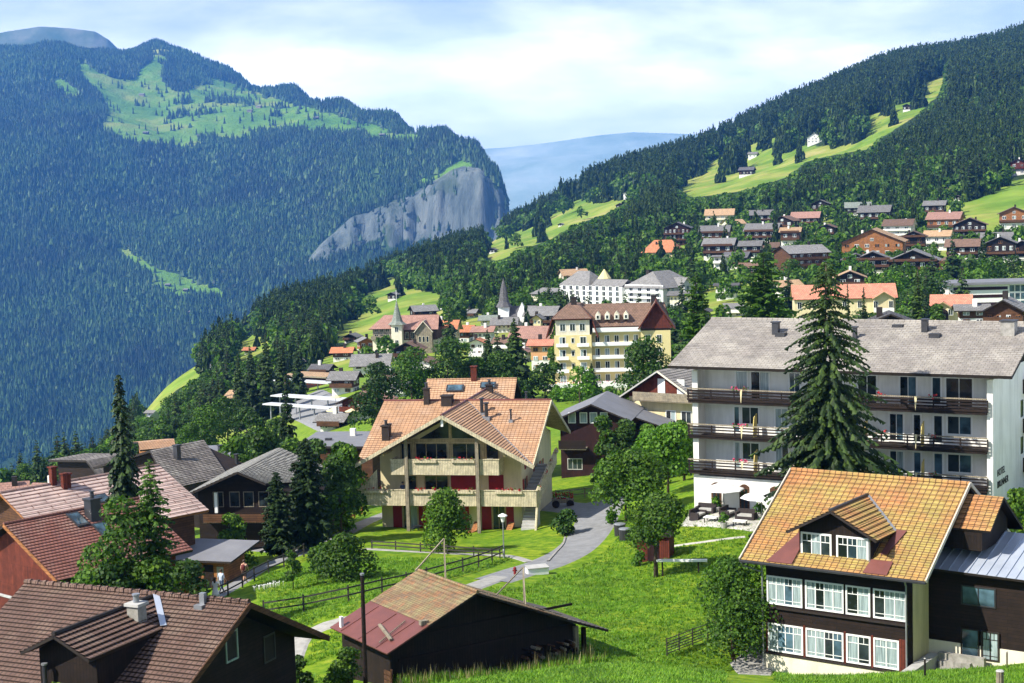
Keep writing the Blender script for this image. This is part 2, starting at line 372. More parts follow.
# ---------------------------------------------------------------- terrain: the terrace of the village, its slopes and the valley
def Z(z): return ('z', z)
NEAR = [(12, Z(-5.0)), (40, Z(-14.0))]
COLS = {
 -150: NEAR + [(60, Z(-18)), (90, Z(-26)), (120, Z(-33)), (160, Z(-39)), (200, Z(-42)), (300, Z(-62)), (420, Z(-110)), (700, Z(-330)), (1100, Z(-560))],
 0: NEAR + [(52, Z(-24)), (75, Z(-26)), (90, Z(-27.5)), (120, Z(-32)), (160, Z(-37)), (200, Z(-39.5)), (260, Z(-52)), (340, 478), (430, Z(-100)), (700, Z(-330)), (1100, Z(-560))],
 120: NEAR + [(52, Z(-24)), (75, Z(-26)), (90, Z(-27.5)), (110, Z(-28.5)), (140, Z(-33)), (170, Z(-36)), (220, Z(-46)), (350, 475), (450, 447), (560, 432), (700, 420), (760, 420), (1000, Z(-240)), (1500, Z(-560))],
 240: NEAR + [(52, Z(-23.5)), (75, Z(-25)), (90, Z(-25.6)), (100, 607), (110, 588), (120, 568), (135, 545), (160, Z(-33)), (200, Z(-39)), (250, Z(-44)), (300, 442), (400, 402), (500, 377), (650, 352), (800, 336), (1000, 332), (1200, 328), (1400, Z(-180)), (2000, Z(-560))],
 360: NEAR + [(60, Z(-21)), (72, Z(-23)), (85, Z(-24.8)), (93, 600), (100, 588), (110, 566), (122, 549), (138, 524), (160, Z(-30.5)), (200, Z(-33)), (250, Z(-36)), (300, 398), (380, 372), (450, 356), (520, 345), (650, 334), (800, 317), (1000, 302), (1300, 292), (1600, 288), (1850, Z(-220)), (2400, Z(-560))],
 480: NEAR + [(60, Z(-19.6)), (74, Z(-22.5)), (79, Z(-24.6)), (88, Z(-24.6)), (95, 605), (104, 583), (118, 556), (128, 543), (136, 530), (150, 510), (200, Z(-32.5)), (280, 400), (350, 370), (480, 330), (600, 310), (800, 290), (1000, 273), (1300, 257), (1600, 250), (1850, 247), (2100, Z(-220)), (2700, Z(-560))],
 600: NEAR + [(60, Z(-18.5)), (75, Z(-22.3)), (80, Z(-24.0)), (86, Z(-24.5)), (95, 618), (105, 586), (115, 560), (125, 535), (140, 505), (170, Z(-29.5)), (200, Z(-31)), (280, 388), (400, 345), (580, 303), (700, 283), (900, 254), (1200, 228), (1500, 208), (1750, 193), (2000, 187), (2300, Z(-150)), (3000, Z(-560))],
 720: NEAR + [(60, Z(-19.6)), (77, Z(-23.6)), (83, Z(-25.9)), (92, Z(-25.3)), (100, 590), (110, 551), (117, Z(-24.85)), (126, Z(-24.5)), (138, Z(-24.5)), (155, Z(-27)), (200, Z(-31)), (300, Z(-39)), (400, 318), (500, 292), (620, 266), (750, 243), (900, 222), (1200, 199), (1500, 181), (1800, 162), (2100, 148), (2500, Z(30)), (3400, Z(-300))],
 840: NEAR + [(60, Z(-19.6)), (77, Z(-24.0)), (83, Z(-26.4)), (92, Z(-25.6)), (104, Z(-24.9)), (120, Z(-24.7)), (138, Z(-24.5)), (200, Z(-29)), (300, Z(-35)), (400, 303), (500, 281), (620, 256), (750, 233), (900, 212), (1200, 173), (1500, 140), (1800, 112), (2100, 92), (2500, Z(110)), (3400, Z(-100))],
 900: NEAR + [(60, Z(-19.5)), (77, Z(-23.9)), (84, Z(-26.3)), (92, Z(-25.6)), (120, Z(-24.6)), (136, Z(-24.4)), (200, Z(-28.5)), (300, Z(-33)), (400, 301), (500, 278), (600, 256), (730, 229), (900, 203), (1200, 155), (1500, 118), (1800, 88), (2100, 68), (2500, 72), (3400, Z(-50))],
 960: NEAR + [(60, Z(-19.4)), (77, Z(-23.9)), (84, Z(-26.2)), (92, Z(-25.6)), (120, Z(-24.5)), (135, Z(-24)), (200, Z(-28)), (300, Z(-31)), (400, 298), (500, 275), (600, 252), (700, 228), (850, 196), (1100, 155), (1500, 104), (1800, 80), (2100, 64), (2500, 64), (3400, Z(0))],
 1080: NEAR + [(60, Z(-19.6)), (77, Z(-23.6)), (86, Z(-25.2)), (120, Z(-23)), (135, Z(-23)), (200, Z(-27)), (300, Z(-30)), (380, 310), (450, 285), (560, 262), (650, 226), (800, 186), (1000, 146), (1400, 92), (1900, 46), (2200, 34), (2700, 42), (3400, Z(100))],
 1250: NEAR + [(60, Z(-16)), (78, Z(-20)), (88, Z(-22)), (120, Z(-21)), (135, Z(-21)), (200, Z(-24)), (300, Z(-24)), (450, 250), (650, 190), (1000, 100), (1900, -20), (2400, -30), (3400, Z(160))],
}
NA, NR = 420, 620
A0, A1, Y0, Y1 = -0.46, 0.50, 12.0, 3400.0
AG = np.linspace(A0, A1, NA); RG = Y0 * (Y1 / Y0) ** np.linspace(0, 1, NR)
def gblur(M, s, axis):
    k = int(3 * s) + 1; w = np.exp(-0.5 * (np.arange(-k, k + 1) / s) ** 2); w /= w.sum()
    pad = [(0, 0), (0, 0)]; pad[axis] = (k, k); Mp = np.pad(M, pad, mode='edge'); out = np.zeros_like(M)
    n = M.shape[axis]
    for i, wi in enumerate(w): out += wi * (Mp[i:i + n] if axis == 0 else Mp[:, i:i + n])
    return out
def build_heights():
    cu = sorted(COLS); prof = []; ca = []
    for u in cu:
        ys, zs = [], []
        for Y, q in COLS[u]:
            ys.append(Y); zs.append(q[1] if isinstance(q, tuple) else ray(u, q)[2] * Y)
        if ys[-1] < Y1: ys.append(Y1); zs.append(zs[-1])
        prof.append(np.interp(RG, ys, zs)); ca.append(ray(u, 420)[0])
    prof = np.array(prof)                                  # columns x rows
    H = np.zeros((NA, NR))
    for j in range(NR): H[:, j] = np.interp(AG, ca, prof[:, j])
    H = gblur(H, 8, 0); H = gblur(H, 2.2, 1)
    rng = np.random.RandomState(4)
    # gentle undulation, growing with distance
    XX = AG[:, None] * RG[None, :]; YY = np.repeat(RG[None, :], NA, 0)
    und = np.zeros_like(H)
    for k in range(14):
        wl = 9 * 1.45 ** k; th = rng.rand() * 6.28; ph = rng.rand() * 6.28; th2 = rng.rand() * 6.28
        amp = 0.010 * wl * np.clip((YY / (wl * 6)), 0, 1) ** 2
        und += amp * np.sin((XX * math.cos(th) + YY * math.sin(th)) * 6.28 / wl + ph) * np.cos((XX * math.cos(th2) + YY * math.sin(th2)) * 4.1 / wl)
    und *= np.where(YY < 700, np.clip((YY - 380) / 320, 0, 1), 1)
    return H + und
HG = build_heights()
LY = math.log(Y1 / Y0)
def gz(x, y):
    """height of the ground; arrays or numbers"""
    x = np.asarray(x, float); y = np.asarray(y, float)
    i = (x / y - A0) / (A1 - A0) * (NA - 1); j = np.log(np.maximum(y, Y0) / Y0) / LY * (NR - 1)
    i = np.clip(i, 0, NA - 1.001); j = np.clip(j, 0, NR - 1.001); i0 = i.astype(int); j0 = j.astype(int); fi = i - i0; fj = j - j0
    r = (HG[i0, j0] * (1 - fi) + HG[i0 + 1, j0] * fi) * (1 - fj) + (HG[i0, j0 + 1] * (1 - fi) + HG[i0 + 1, j0 + 1] * fi) * fj
    return float(r) if r.ndim == 0 else r
def hit(u, v, ymin=14.0):
    """where the sight line of a pixel meets the ground"""
    d = ray(u, v); m = RG >= ymin; ys = RG[m]; g = gz(d[0] * ys, ys) - d[2] * ys
    k = np.argmax(g >= 0)
    if g[k] < 0: k = len(ys) - 1
    if k > 0 and g[k] != g[k - 1]:
        t = -g[k - 1] / (g[k] - g[k - 1]); y = ys[k - 1] + (ys[k] - ys[k - 1]) * min(max(t, 0), 1)
    else: y = ys[k]
    return Vector((d[0] * y, y, gz(d[0] * y, y)))

# meadows as they lie on the slopes (outlines as sighted from the camera, with the range of distance each one has)
MEADOWS = [
 ([(1001, 190), (974, 203), (957, 223), (986, 226), (1024, 210), (1060, 190), (1060, 165), (1030, 178)], 500, 1000),
 ([(984, 262), (1045, 250), (1045, 292), (984, 290)], 380, 640),
 ([(674, 186), (705, 168), (732, 150), (760, 141), (795, 132), (806, 146), (822, 146), (876, 139), (878, 147), (825, 157), (806, 162), (786, 178), (735, 192), (690, 198)], 1150, 2300),
 ([(862, 122), (880, 104), (906, 102), (924, 86), (940, 72), (952, 74), (940, 94), (912, 118), (886, 136), (868, 141)], 1100, 2300),
 ([(477, 256), (492, 238), (530, 226), (551, 214), (577, 200), (600, 194), (622, 195), (624, 205), (606, 215), (577, 224), (548, 241), (527, 248), (498, 262)], 900, 2200),
 ([(345, 318), (366, 289), (389, 275), (418, 290), (450, 297), (447, 303), (437, 308), (405, 319), (380, 327), (371, 338), (325, 345), (340, 325)], 450, 1400),
 ([(171, 354), (191, 334), (199, 341), (181, 354), (183, 366), (212, 364), (199, 377), (174, 391), (161, 409), (138, 418), (139, 404), (163, 387), (165, 370)], 380, 1100),
 ([(232, 352), (242, 336), (257, 328), (263, 333), (283, 341), (262, 353), (245, 361), (243, 376), (229, 366)], 380, 1100),
 ([(313, 361), (334, 352), (352, 352), (346, 362), (320, 366)], 330, 700),
 ([(214, 434), (227, 426), (236, 432), (232, 442), (214, 448)], 230, 420),
]
def polys_mask(u, v, Y, polys):
    r = np.zeros(np.shape(u), bool)
    for p, a, b in polys: r |= inpoly(u, v, p) & (Y > a) & (Y < b)
    return r

def attr(me, name, arr):
    a = me.attributes.new(name, 'FLOAT', 'POINT'); a.data.foreach_set('value', np.asarray(arr, np.float32))
def getattr_node(nt, name):
    n = nt.nodes.new('ShaderNodeAttribute'); n.attribute_name = name; return n.outputs['Fac']

def ground_material():
    m, nt, b = newmat('meadow_and_forest_floor', 0.95, 0.1)
    wood = getattr_node(nt, 'wood'); dry = getattr_node(nt, 'dry')
    n1 = noise(nt, 0.14, 5, 0.6, 'World'); n2 = noise(nt, 1.3, 6, 0.7, 'World'); n3 = noise(nt, 0.02, 5, 0.6, 'World')
    g = ramp(nt, n2, [(0.30, (0.045, 0.100, 0.006)), (0.46, (0.092, 0.185, 0.010)), (0.60, (0.165, 0.255, 0.016)), (0.72, (0.26, 0.29, 0.05))])
    g2 = ramp(nt, n1, [(0.32, (0.70, 0.84, 0.8)), (0.68, (1.40, 1.12, 1.1))])
    g = mix(nt, 1.0, g, g2, 'MULTIPLY')
    fl = noise(nt, 9.0, 2, 0.5, 'World')
    g = mix(nt, ramp(nt, fl, [(0.68, (0, 0, 0)), (0.74, (0.35, 0.35, 0.35))]), g, (0.30, 0.34, 0.08))
    far = ramp(nt, n3, [(0.32, (0.09, 0.18, 0.02)), (0.48, (0.17, 0.25, 0.035)), (0.60, (0.26, 0.28, 0.06)), (0.72, (0.33, 0.30, 0.11))])
    far = mix(nt, 1.0, far, ramp(nt, noise(nt, 0.09, 7, 0.7, 'World', stretch=(.5, 1, 1)), [(0.3, (0.68,) * 3), (0.7, (1.2,) * 3)]), 'MULTIPLY')
    g = mix(nt, dry, g, far)
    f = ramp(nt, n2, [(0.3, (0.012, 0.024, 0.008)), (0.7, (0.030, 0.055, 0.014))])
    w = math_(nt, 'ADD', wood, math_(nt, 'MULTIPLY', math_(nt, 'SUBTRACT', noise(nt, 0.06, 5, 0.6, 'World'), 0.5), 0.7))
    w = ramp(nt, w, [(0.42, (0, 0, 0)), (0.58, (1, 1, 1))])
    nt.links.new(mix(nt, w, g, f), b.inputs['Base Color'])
    bump(nt, b, n2, 0.5, 0.15)
    return m
def build_terrain():
    XX = AG[:, None] * RG[None, :]; YY = np.repeat(RG[None, :], NA, 0)
    V = np.stack([XX, YY, HG], 2).reshape(-1, 3)
    i, j = np.meshgrid(np.arange(NA - 1), np.arange(NR - 1), indexing='ij'); a = (i * NR + j).ravel()
    F = np.stack([a, a + NR, a + NR + 1, a + 1], 1)
    me = np_mesh('terrain', V, F, ground_material(), smooth=True)
    uv = proj(V); mead = polys_mask(uv[:, 0], uv[:, 1], V[:, 1], MEADOWS)
    vill = inpoly(uv[:, 0], uv[:, 1], [(250, 500), (285, 395), (330, 350), (470, 300), (560, 290), (600, 262), (700, 205), (830, 198), (930, 200), (960, 190), (1100, 165), (1100, 420)]) & (V[:, 1] < 900)
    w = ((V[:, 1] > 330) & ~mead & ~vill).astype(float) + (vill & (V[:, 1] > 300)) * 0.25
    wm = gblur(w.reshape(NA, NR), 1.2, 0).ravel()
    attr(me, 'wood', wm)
    attr(me, 'dry', np.clip((V[:, 1] - 150) / 300, 0, 1))
    o = link('ground', me); tag(o, kind='structure'); return o
build_terrain()

# the floor of the valley reaches to the horizon
mb = MB(); mb.poly([(-8900, -500, -563), (11900, -500, -563), (11900, 19400, -563), (-8900, 19400, -563)], plain('valley_floor', (0.06, 0.12, 0.03), (0.03, 0.06, 0.02), 0.002, 0.95))
tag(mb.build('valley_floor'), kind='structure')

# ---------------------------------------------------------------- the mountain across the valley
MC = {
 -260: [(2500, Z(-560)), (3300, Z(-540)), (4000, 300), (4600, 180), (5200, 100), (6200, 45), (7000, 60), (7600, Z(100))],
 -60: [(2500, Z(-560)), (3300, Z(-540)), (4000, 320), (4600, 190), (5200, 110), (6200, 42), (6800, 44), (7600, Z(200))],
 60: [(2500, Z(-560)), (3300, Z(-540)), (4000, 330), (4600, 200), (5200, 115), (5900, 60), (6300, 47), (6700, Z(560)), (7600, Z(200))],
 120: [(2500, Z(-560)), (3300, Z(-530)), (4000, 330), (4600, 225), (5000, 150), (5600, 95), (6200, 62), (6500, 50), (6800, Z(600)), (7600, Z(200))],
 165: [(2500, Z(-560)), (3300, Z(-530)), (4000, 325), (4500, 240), (4900, 165), (5200, 140), (5900, 82), (6400, 42), (6700, 43), (7600, Z(200))],
 240: [(2500, Z(-560)), (3200, Z(-530)), (3900, 325), (4400, 245), (4750, 180), (5000, 148), (5500, 110), (6100, 82), (6400, 70), (6700, Z(380)), (7600, Z(0))],
 300: [(2500, Z(-560)), (3200, Z(-520)), (3800, 320), (4100, 272), (4200, 258), (4400, 235), (4700, 175), (4950, 140), (5500, 108), (5900, 92), (6000, 90), (6500, Z(220)), (7600, Z(-200))],
 350: [(2500, Z(-560)), (3200, Z(-520)), (3700, 310), (4000, 262), (4080, 248), (4110, 212), (4300, 195), (4600, 160), (4800, 140), (5300, 115), (5500, 106), (5600, 105), (6200, Z(110)), (7600, Z(-400))],
 400: [(2500, Z(-560)), (3200, Z(-520)), (3700, 300), (4000, 256), (4060, 246), (4085, 190), (4300, 180), (4500, 160), (4700, 138), (5000, 125), (5200, 120), (5900, Z(0)), (7600, Z(-500))],
 450: [(2500, Z(-560)), (3200, Z(-520)), (3700, 290), (3980, 250), (4030, 243), (4050, 172), (4150, 166), (4350, 152), (4550, 136), (4700, 133), (5300, Z(0)), (7000, Z(-560))],
 482: [(2500, Z(-560)), (3200, Z(-530)), (3700, 285), (3950, 248), (4000, 240), (4015, 176), (4100, 166), (4300, 153), (4400, 150), (4900, Z(-60)), (6000, Z(-560))],
 503: [(2500, Z(-560)), (3200, Z(-540)), (3700, 285), (3950, 250), (3990, 240), (4005, 190), (4080, 184), (4200, 180), (4500, Z(-100)), (5500, Z(-560))],
 511: [(2500, Z(-560)), (3200, Z(-550)), (3700, 300), (3950, 262), (3990, 250), (4005, 225), (4100, 215), (4200, 215), (4500, Z(-300)), (5300, Z(-560))],
 518: [(2500, Z(-560)), (3200, Z(-560)), (3900, Z(-480)), (4100, Z(-430)), (4500, Z(-520)), (5300, Z(-560))],
 560: [(2500, Z(-560)), (5300, Z(-560))],
}
BNA, BNR = 400, 300
BA0, BA1 = ray(-250, 300)[0], ray(556, 300)[0]
BAG = np.linspace(BA0, BA1, BNA); BRG = np.linspace(2500, 7600, BNR)
def wnoise(X, Y, seed, wl0, octs, pers=0.5):
    r = np.random.RandomState(seed); n = np.zeros_like(X); a = 1.0
    for k in range(octs):
        wl = wl0 / 1.9 ** k
        for q in range(3):
            th = r.rand() * 6.28; ph = r.rand() * 6.28
            n += a / 3 * np.sin((X * math.cos(th) + Y * math.sin(th)) * 6.28 / wl + ph + 1.3 * np.sin((Y * math.cos(th) - X * math.sin(th)) * 3.1 / wl + ph * 2))
        a *= pers
    return n
def mountain_heights():
    cu = sorted(MC); prof, ca = [], []
    for u in cu:
        ys = [p[0] for p in MC[u]]; zs = [q[1] if isinstance(q, tuple) else ray(u, q)[2] * Y for Y, q in MC[u]]
        prof.append(np.interp(BRG, ys, zs)); ca.append(ray(u, 200)[0])
    prof = np.array(prof); H = np.array([np.interp(BAG, ca, prof[:, j]) for j in range(BNR)]).T
    H = gblur(H, 2.0, 0); H = gblur(H, 0.9, 1)
    XX = BAG[:, None] * BRG[None, :]; YY = np.repeat(BRG[None, :], BNA, 0)
    amt = np.clip((H + 545) / 150, 0, 1)
    H = H + amt * (26 * wnoise(XX, YY, 3, 900, 5, 0.55))
    return XX, YY, H
BX, BY, BH = mountain_heights()
def mz(x, y):
    i = (x / y - BA0) / (BA1 - BA0) * (BNA - 1); j = (y - 2500) / 5100 * (BNR - 1)
    i = np.clip(i, 0, BNA - 1.001); j = np.clip(j, 0, BNR - 1.001); i0 = i.astype(int); j0 = j.astype(int); fi = i - i0; fj = j - j0
    return (BH[i0, j0] * (1 - fi) + BH[i0 + 1, j0] * fi) * (1 - fj) + (BH[i0, j0 + 1] * (1 - fi) + BH[i0 + 1, j0 + 1] * fi) * fj
BMEAD = [
 ([(102, 132), (107, 104), (100, 92), (84, 78), (78, 62), (92, 66), (112, 78), (126, 80), (140, 70), (150, 48), (168, 48), (172, 58), (165, 70), (165, 88), (200, 84), (215, 76), (240, 86), (256, 92), (290, 103), (330, 113), (380, 127), (425, 137), (425, 143), (400, 143), (370, 138), (330, 133), (300, 129), (265, 131), (245, 141), (215, 136), (185, 152), (165, 146), (140, 141), (120, 140)], 4300, 7000),
 ([(121, 247), (130, 246), (150, 266), (178, 275), (228, 292), (222, 298), (198, 293), (176, 297), (158, 290), (138, 276), (128, 262)], 3400, 4700),
 ([(52, 84), (62, 78), (82, 90), (76, 100), (60, 96)], 4500, 6000),
 ([(404, 182), (440, 174), (462, 160), (474, 166), (455, 172), (425, 184)], 4000, 4500),
]
BROCK = [
 ([(250, 262), (298, 247), (326, 228), (358, 205), (397, 188), (432, 179), (453, 167), (481, 167), (498, 188), (507, 190), (514, 225), (514, 250), (432, 246), (379, 242), (344, 253), (291, 270), (258, 280)], 3700, 4150),
 ([(70, 50), (92, 52), (80, 64), (66, 60)], 4500, 7000), ([(140, 52), (152, 50), (150, 62), (142, 60)], 4500, 7000), ([(152, 42), (168, 42), (165, 50)], 4500, 7000),
]
def mountain_material():
    m, nt, b = newmat('mountain_side', 0.95, 0.1)
    md = getattr_node(nt, 'mead'); rk = getattr_node(nt, 'rock')
    n = noise(nt, 0.012, 6, 0.6, 'World')
    f = ramp(nt, n, [(0.3, (0.012, 0.032, 0.010)), (0.6, (0.045, 0.085, 0.02)), (0.75, (0.11, 0.13, 0.06))])
    g = ramp(nt, noise(nt, 0.004, 6, 0.6, 'World'), [(0.30, (0.06, 0.17, 0.018)), (0.5, (0.14, 0.27, 0.03)), (0.68, (0.30, 0.32, 0.08))])
    s = noise(nt, 0.02, 8, 0.7, 'World', stretch=(1, 1, 0.16)); s2 = noise(nt, 0.006, 8, 0.7, 'World')
    r = ramp(nt, s, [(0.30, (0.05, 0.067, 0.062)), (0.46, (0.115, 0.138, 0.13)), (0.58, (0.165, 0.185, 0.17)), (0.72, (0.22, 0.225, 0.205))])
    r = mix(nt, ramp(nt, s2, [(0.53, (0, 0, 0)), (0.62, (0.75, 0.75, 0.75))]), r, (0.06, 0.085, 0.04))
    w = math_(nt, 'ADD', md, math_(nt, 'MULTIPLY', math_(nt, 'SUBTRACT', noise(nt, 0.02, 5, 0.7, 'World'), 0.5), 0.8))
    c = mix(nt, ramp(nt, w, [(0.42, (0, 0, 0)), (0.55, (1, 1, 1))]), f, g)
    w2 = math_(nt, 'ADD', rk, math_(nt, 'MULTIPLY', math_(nt, 'SUBTRACT', noise(nt, 0.015, 6, 0.7, 'World'), 0.5), 0.9))
    c = mix(nt, ramp(nt, w2, [(0.42, (0, 0, 0)), (0.56, (1, 1, 1))]), c, r)
    nt.links.new(c, b.inputs['Base Color']); bump(nt, b, s, 1.0, 22.0)
    return m
def build_mountain():
    # break the cliff face into ribs and gullies
    V = np.stack([BX, BY, BH], 2).reshape(-1, 3); uv = proj(V)
    rock = polys_mask(uv[:, 0], uv[:, 1], V[:, 1], BROCK).astype(float); mead = polys_mask(uv[:, 0], uv[:, 1], V[:, 1], BMEAD).astype(float)
    i, j = np.meshgrid(np.arange(BNA - 1), np.arange(BNR - 1), indexing='ij'); a = (i * BNR + j).ravel()
    F = np.stack([a, a + BNR, a + BNR + 1, a + 1], 1)
    rib = wnoise(V[:, 0], V[:, 2] * 0.35, 9, 190, 5, 0.6) * 24
    V = V.copy(); V[:, 1] += rib * gblur(rock.reshape(BNA, BNR), 1, 0).ravel()
    me = np_mesh('mountain', V, F, mountain_material(), smooth=True)
    attr(me, 'mead', gblur(mead.reshape(BNA, BNR), 0.6, 0).ravel()); attr(me, 'rock', gblur(rock.reshape(BNA, BNR), 0.8, 0).ravel())
    o = link('mountain', me); tag(o, kind='structure')
build_mountain()

def ridge(name, pts, Yc, depth, zb, mat, seed, amp, wl, cols=260, rows=60, face=1.0):
    """a long ridge: skyline pts (u, v) at distance Yc, falling to zb over depth towards the viewer and behind"""
    us = np.linspace(pts[0][0], pts[-1][0], cols); vs = np.interp(us, [p[0] for p in pts], [p[1] for p in pts])
    top = np.array([ray(u, v) for u, v in zip(us, vs)])
    t = np.linspace(-1, 1, rows); Y = Yc + t * depth
    X = top[:, 0:1] * Yc * np.ones_like(Y)[None]; YY = np.repeat(Y[None], cols, 0)
    k = 1 - np.abs(t) ** face
    Zt = top[:, 2:3] * Yc; H = zb + (Zt - zb) * k[None]
    H = H + wnoise(X, YY, seed, wl, 6, 0.55) * amp * np.clip(np.abs(t) * 3, 0.12, 1)[None]
    V = np.stack([X, YY, H], 2).reshape(-1, 3)
    i, j = np.meshgrid(np.arange(cols - 1), np.arange(rows - 1), indexing='ij'); a = (i * rows + j).ravel()
    F = np.stack([a, a + rows, a + rows + 1, a + 1], 1)
    o = link(name, np_mesh(name, V, F, mat, smooth=True)); tag(o, kind='structure')
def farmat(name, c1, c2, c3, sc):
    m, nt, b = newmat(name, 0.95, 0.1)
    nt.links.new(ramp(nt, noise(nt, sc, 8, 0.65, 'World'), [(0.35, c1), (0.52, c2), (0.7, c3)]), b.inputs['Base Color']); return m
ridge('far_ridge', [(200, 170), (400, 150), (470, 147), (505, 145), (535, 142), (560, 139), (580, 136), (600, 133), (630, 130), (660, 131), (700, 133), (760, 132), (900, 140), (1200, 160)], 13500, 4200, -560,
      farmat('far_ridge_hazed_woods', (0.20, 0.30, 0.27), (0.34, 0.44, 0.42), (0.55, 0.61, 0.60), 0.0009), 5, 70, 5200)  # haze put into the colour: woods painted far paler than they are
ridge('far_peak', [(-160, 70), (-60, 40), (-20, 30), (10, 24), (40, 20), (75, 21), (95, 24), (108, 32), (121, 46), (170, 90), (260, 150)], 8000, 1100, -100,
      farmat('bare_peak', (0.05, 0.09, 0.05), (0.10, 0.13, 0.09), (0.20, 0.21, 0.17), 0.006), 8, 60, 900, face=0.8)

# ---------------------------------------------------------------- haze between the slopes
def build_haze():
    mb = MB(); m = bpy.data.materials.new('valley_air'); m.use_nodes = True; nt = m.node_tree
    for n in list(nt.nodes): nt.nodes.remove(n)
    out = nt.nodes.new('ShaderNodeOutputMaterial'); v = nt.nodes.new('ShaderNodeVolumePrincipled')
    v.inputs['Color'].default_value = HAZE_COL; v.inputs['Density'].default_value = HAZE_DENS; v.inputs['Anisotropy'].default_value = 0.15
    nt.links.new(v.outputs[0], out.inputs['Volume'])
    mb.box(-9000, 12000, -600, 19500, -566, 900, m)
    tag(mb.build('haze'), kind='stuff')
HAZE_COL = (0.10, 0.36, 1.0, 1); HAZE_DENS = 0.000077
build_haze()
# ---------------------------------------------------------------- trees
def q_from_dirs(c, n, sz, rng, asp=0.75):
    """quads centred at c (k,3), normals n, half-size sz -> verts, faces"""
    k = len(c); r = rng.normal(size=(k, 3)); t = np.cross(n, r); t /= np.linalg.norm(t, axis=1)[:, None] + 1e-9
    w = np.cross(n, t); s = np.asarray(sz)[:, None] if hasattr(sz, '__len__') else sz
    a = t * s; b = w * s * asp
    V = np.stack([c - a * 0.9 - b * .35, c + b, c + a * 0.9 + b * .2, c - b], 1).reshape(-1, 3)
    return V, np.arange(4 * k).reshape(k, 4)
def crown_broad(h, r, seed, n=900, leaf=0.32, base=0.22, lobes=9, flat=1.0, irr=0.28):
    """leaf clumps gathered on the shells of several lobes; returns verts, faces (quads)"""
    rng = np.random.RandomState(seed); hc = h * (1 - base); cz = h * base + hc * 0.5
    L = []
    for i in range(lobes):
        th = rng.rand() * 6.28; q = (i + 0.5) / lobes; z = cz + hc * (q - 0.5) * 0.78 - (hc * .05 if base < .08 else 0)
        rr = r * (0.66 * max(math.cos(q * 1.5), .05) ** .6) * (0.8 + 0.3 * rng.rand()) if base < .08 else r * (0.62 * math.sin(math.pi * min(max(q * 0.86 + 0.12, 0), 1)) ** 0.6) * (0.75 + 0.4 * rng.rand())
        L.append((rr * math.cos(th), rr * math.sin(th), z, r * (0.42 + irr * rng.rand()) * (1.0 - 0.35 * max(q - .6, 0))))
    L.append((0, 0, cz, r * 0.62)); L.append((0, 0, cz + hc * 0.27, r * 0.45))
    L = np.array(L); w = L[:, 3] ** 2; idx = rng.choice(len(L), n, p=w / w.sum())
    d = rng.normal(size=(n, 3)); d /= np.linalg.norm(d, axis=1)[:, None]; d[:, 2] = np.where(d[:, 2] < -0.5, -d[:, 2], d[:, 2])
    rad = L[idx, 3] * (0.55 + 0.52 * rng.rand(n) ** 0.55)
    sq = np.array([1, 1, 0.82 * flat]); c = L[idx, :3] + d * rad[:, None] * sq
    nrm = d + rng.normal(size=(n, 3)) * 0.55 + np.array([0, 0, 0.25]); nrm /= np.linalg.norm(nrm, axis=1)[:, None]
    return q_from_dirs(c, nrm, leaf * (0.6 + 0.8 * rng.rand(n)), rng)
def crown_conifer(h, r, seed, whorls=18, per=8, fr=5, base=0.08, droop=0.28, prof=0.85, leaf=0.35, gap=0.0):
    """whorls of drooping branches, each a row of overlapping fronds"""
    rng = np.random.RandomState(seed); V = []; 
    for i in range(whorls):
        q = (i + rng.rand() * 0.5) / whorls; z = h * (base + (1 - base) * q * 0.985); R = r * (1 - q) ** prof + 0.05 * r
        if q < 0.12: R *= 0.75 + 2 * q
        R *= 0.82 + 0.36 * rng.rand(); nb = max(4, int(per * (1 - 0.45 * q)))
        t0 = rng.rand() * 6.28
        for b in range(nb):
            if rng.rand() < gap: continue
            zb_ = z; z = min(max(zb_ + rng.normal() * .38 * h * (1 - base) / whorls, 0), h); th = t0 + 6.283 * b / nb + rng.normal() * 0.18; Rb = R * (0.58 + 0.6 * rng.rand()); dz = -droop * Rb * (0.6 + 0.8 * rng.rand())
            cx, sx = math.cos(th), math.sin(th); fn = max(2, int(fr * (0.35 + 0.65 * (1 - q))))
            for k in range(fn):
                s0 = (k + 0.15) / fn; s1 = min((k + 1.6) / fn, 1.08); w = leaf * Rb / r ** 0.4 * (1.15 - 0.75 * s0) * (0.7 + 0.6 * rng.rand()) + min(0.04 * r, 0.09)
                z0 = z + dz * s0 * s0 + 0.06 * Rb * math.sin(3.1 * s0); z1 = z + dz * s1 * s1; tl = rng.normal() * 0.35 * w
                p0 = (cx * Rb * s0, sx * Rb * s0, z0); p1 = (cx * Rb * s1, sx * Rb * s1, z1 - 0.1 * w)
                mx = (p0[0] * .5 + p1[0] * .5, p0[1] * .5 + p1[1] * .5, (z0 + z1) / 2 - 0.12 * w)
                V += [p0, (mx[0] - sx * w, mx[1] + cx * w, mx[2] - 0.45 * w + tl), p1, (mx[0] + sx * w, mx[1] - cx * w, mx[2] - 0.45 * w - tl)]
                hl = w * (0.9 + 0.8 * rng.rand()); jx, jy = rng.normal() * .3 * w, rng.normal() * .3 * w
                V += [p0, (mx[0] * 1.0 + jx * .3, mx[1] + jy * .3, mx[2] + .12 * w), p1, (mx[0] + jx, mx[1] + jy, mx[2] - hl)]
            z = zb_
    V = np.array(V); return V, np.arange(len(V)).reshape(-1, 4)
